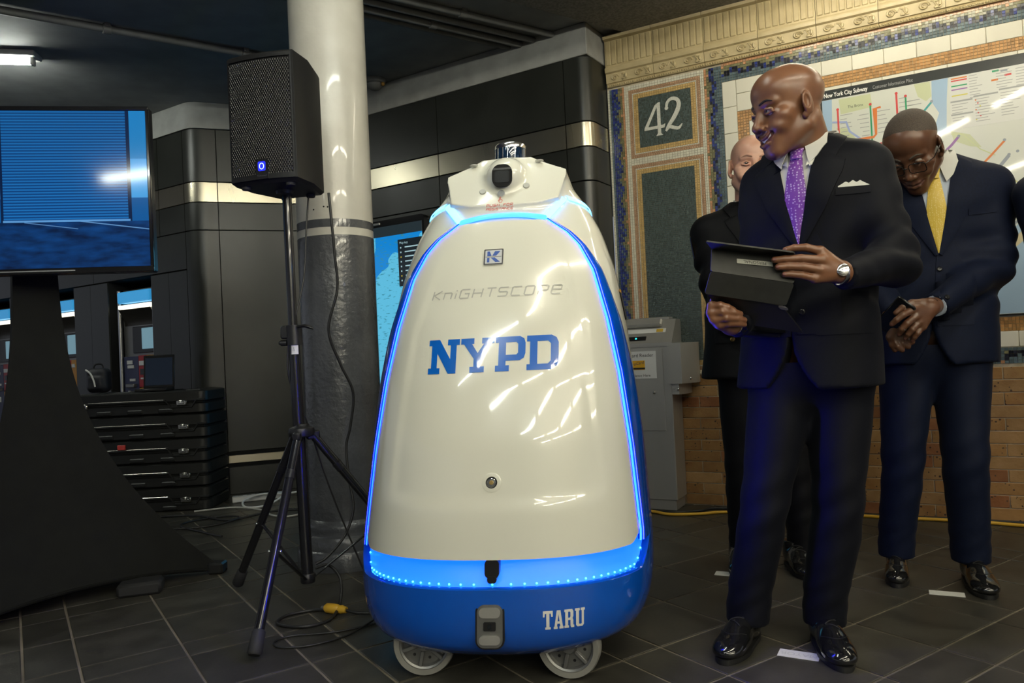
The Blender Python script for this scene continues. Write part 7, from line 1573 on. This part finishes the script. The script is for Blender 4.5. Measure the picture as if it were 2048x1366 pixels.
body.join(core_body([((1.02, 3.13, .95), (1.02, 3.13, 1.38), .11, .10), (SR3, SL3, .05, .05), (SR3, E3, .05, .042), (E3, K3, .042, .03), (SL3, (1.27, 3.10, 1.12), .05, .042), ((1.27, 3.10, 1.12), (1.10, 2.94, .97), .04, .03), ((.94, 3.13, .88), (0.9223, 3.1200, 0.3837), .07, .05), ((0.9223, 3.1200, 0.3837), (0.9249, 3.1600, 0.1166), .046, .036), ((1.11, 3.12, .88), (1.1425, 3.1000, 0.3152), .07, .05), ((1.1425, 3.1000, 0.3152), (1.1590, 3.1200, 0.0949), .046, .036)]), mi=0)
add(of, 'body', body, SK3, 80)

# ------------------------------------------------------------------ 4: person cut off by the right edge
p4 = thing('person', 'person in a dark blue suit cut off by the right edge of the picture', 'person', (2.06, 2.62, 0))
J = SDF((1.66, 2.25, .79), (2.44, 2.95, 1.58), .012); J.u(loftp([.82, 1.0, 1.15, 1.30, 1.40, 1.46, 1.50, 1.54], 2.06, 2.62, [.22, .205, .20, .215, .215, .19, .14, .08], [.16, .15, .145, .145, .135, .115, .09, .065], 0, 2.25), 0)
sleeve(J, (1.845, 2.62, 1.395), (1.885, 2.58, 1.10), (1.98, 2.42, .95), (.070, .062, .043), 51, .05); sleeve(J, (2.265, 2.62, 1.40), (2.30, 2.58, 1.10), (2.14, 2.42, .95), (.070, .062, .043), 52, .05); J.disp(folds(.002, 61))
jm = J.mesh(None, 1); W4 = Wear((2.06, 2.62), 0, jm); add(p4, 'jacket', MB().join(jm), M_SUIT4, 70); dd = np.array((0, -1.)); suit_front(p4, None, W4, 1.20, 1.50, M_SUIT4, M_SHIRT, M_TIE1)
add(p4, 'trousers', legs_mb([(((1.98, 2.63, .80), (1.97, 2.62, .45), (1.96, 2.65, .10)), (.095, .070, .062)), (((2.14, 2.63, .80), (2.15, 2.62, .45), (2.16, 2.65, .10)), (.095, .070, .062))], ell((2.06, 2.62, .86), (.18, .13, .12)), 71, h=.012, hemz=(.06, .06)), M_SUIT4, 70)
shoe(p4, (1.97, 2.74), (1.94, 2.46)); shoe(p4, (2.15, 2.74), (2.18, 2.46))
body = build_head(Matrix.Translation((2.06, 2.58, 1.70)) @ Matrix.Rotation(math.radians(-15), 4, 'Z'), (2.06, 2.62, 1.48), smile=0, brow_mat=SK2[5], hair_fn=hair2, h=.0045)
for s_ in (-1, 1): body.join(build_hand([([(2.06 + s_ * .05, 2.39, .95 - .013 * k), (2.06 + s_ * .01, 2.37, .945 - .013 * k), (2.06 - s_ * .02, 2.38, .94 - .013 * k)], [.011, .010, .009]) for k in range(4)] + [([(2.06 + s_ * .05, 2.39, .97), (2.06 + s_ * .02, 2.37, .975), (2.06, 2.36, .97)], [.013, .012, .010])], [rc((2.06 + s_ * .09, 2.41, .95), (2.06 + s_ * .05, 2.39, .93), .028, .022)], .005))
body.join(core_body([((2.06, 2.62, .95), (2.06, 2.62, 1.40), .11, .10), ((1.98, 2.63, .88), (1.97, 2.62, .45), .07, .05), ((1.97, 2.62, .45), (1.96, 2.66, .09), .046, .036), ((2.14, 2.63, .88), (2.15, 2.62, .45), .07, .05), ((2.15, 2.62, .45), (2.16, 2.66, .09), .046, .036)])); add(p4, 'body', body, SK2, 80)
# ================================================================== lamps
def tube_lamp(label, c, ang, L_=1.22, tint=COOL, k=1.0, z=2.822, group='ceiling light battens'):
    t = thing('ceiling_light', label, 'ceiling light', (c[0], c[1], z), ang, group)
    b = MB(); b.bx(-L_ / 2, L_ / 2, -.06, .06, -.035, 0, .006); obj('housing', b, M_LAMPBODY, t, 40)
    m = mat('fluorescent_tube', (.9, .9, .9), .4, emit=tint, estr=TUBE_W * k)
    q = MB(); q.tube([(-L_ / 2 + .03, 0, -.055), (L_ / 2 - .03, 0, -.055)], .019, 10); obj('tube', q, m, t, 60)
    for s_ in (-1, 1):
        e = MB(); e.bx(s_ * (L_ / 2 - .03) - .01, s_ * (L_ / 2 - .03) + .01, -.022, .022, -.078, -.03, .004); obj('end_cap', e, M_LAMPBODY, t)
    return t
M_LAMPBODY = mat('lamp_housing', (.5, .5, .48), .5)
tube_lamp('lit fluorescent batten at the upper left above the television', (-3.35, 4.36), .2, 1.22, COOL, 1.0, 2.858, None)
# battens over the concourse, behind and above the photographer
LAMPS = []
for r_ in range(5):
    for k in range(4):
        s_ = -6.3 + r_ * 1.70; p = D2 * (k * 1.45 - 2.3) + D1 * (s_ - .4); LAMPS.append(p)
for p in LAMPS: tube_lamp('fluorescent batten on the concourse ceiling', (p.x, p.y), ANG2, 1.22, WARM if p.x > 0 else COOL, 1.0)
tube_lamp('added fluorescent batten brightening the robot and the column', (-.15, 2.0), ANG2, 1.22, COOL, .7, 2.822, None)  # unseen lamp added to brighten the column and the robot's top
tube_lamp('fluorescent batten close to the mosaic wall', (1.75, 3.3), RW, 1.22, WARM, .62, 2.822, None)
tube_lamp('fluorescent batten close to the mosaic wall, further right', (3.0, 2.6), RW, 1.22, WARM, .62, 2.822, None)
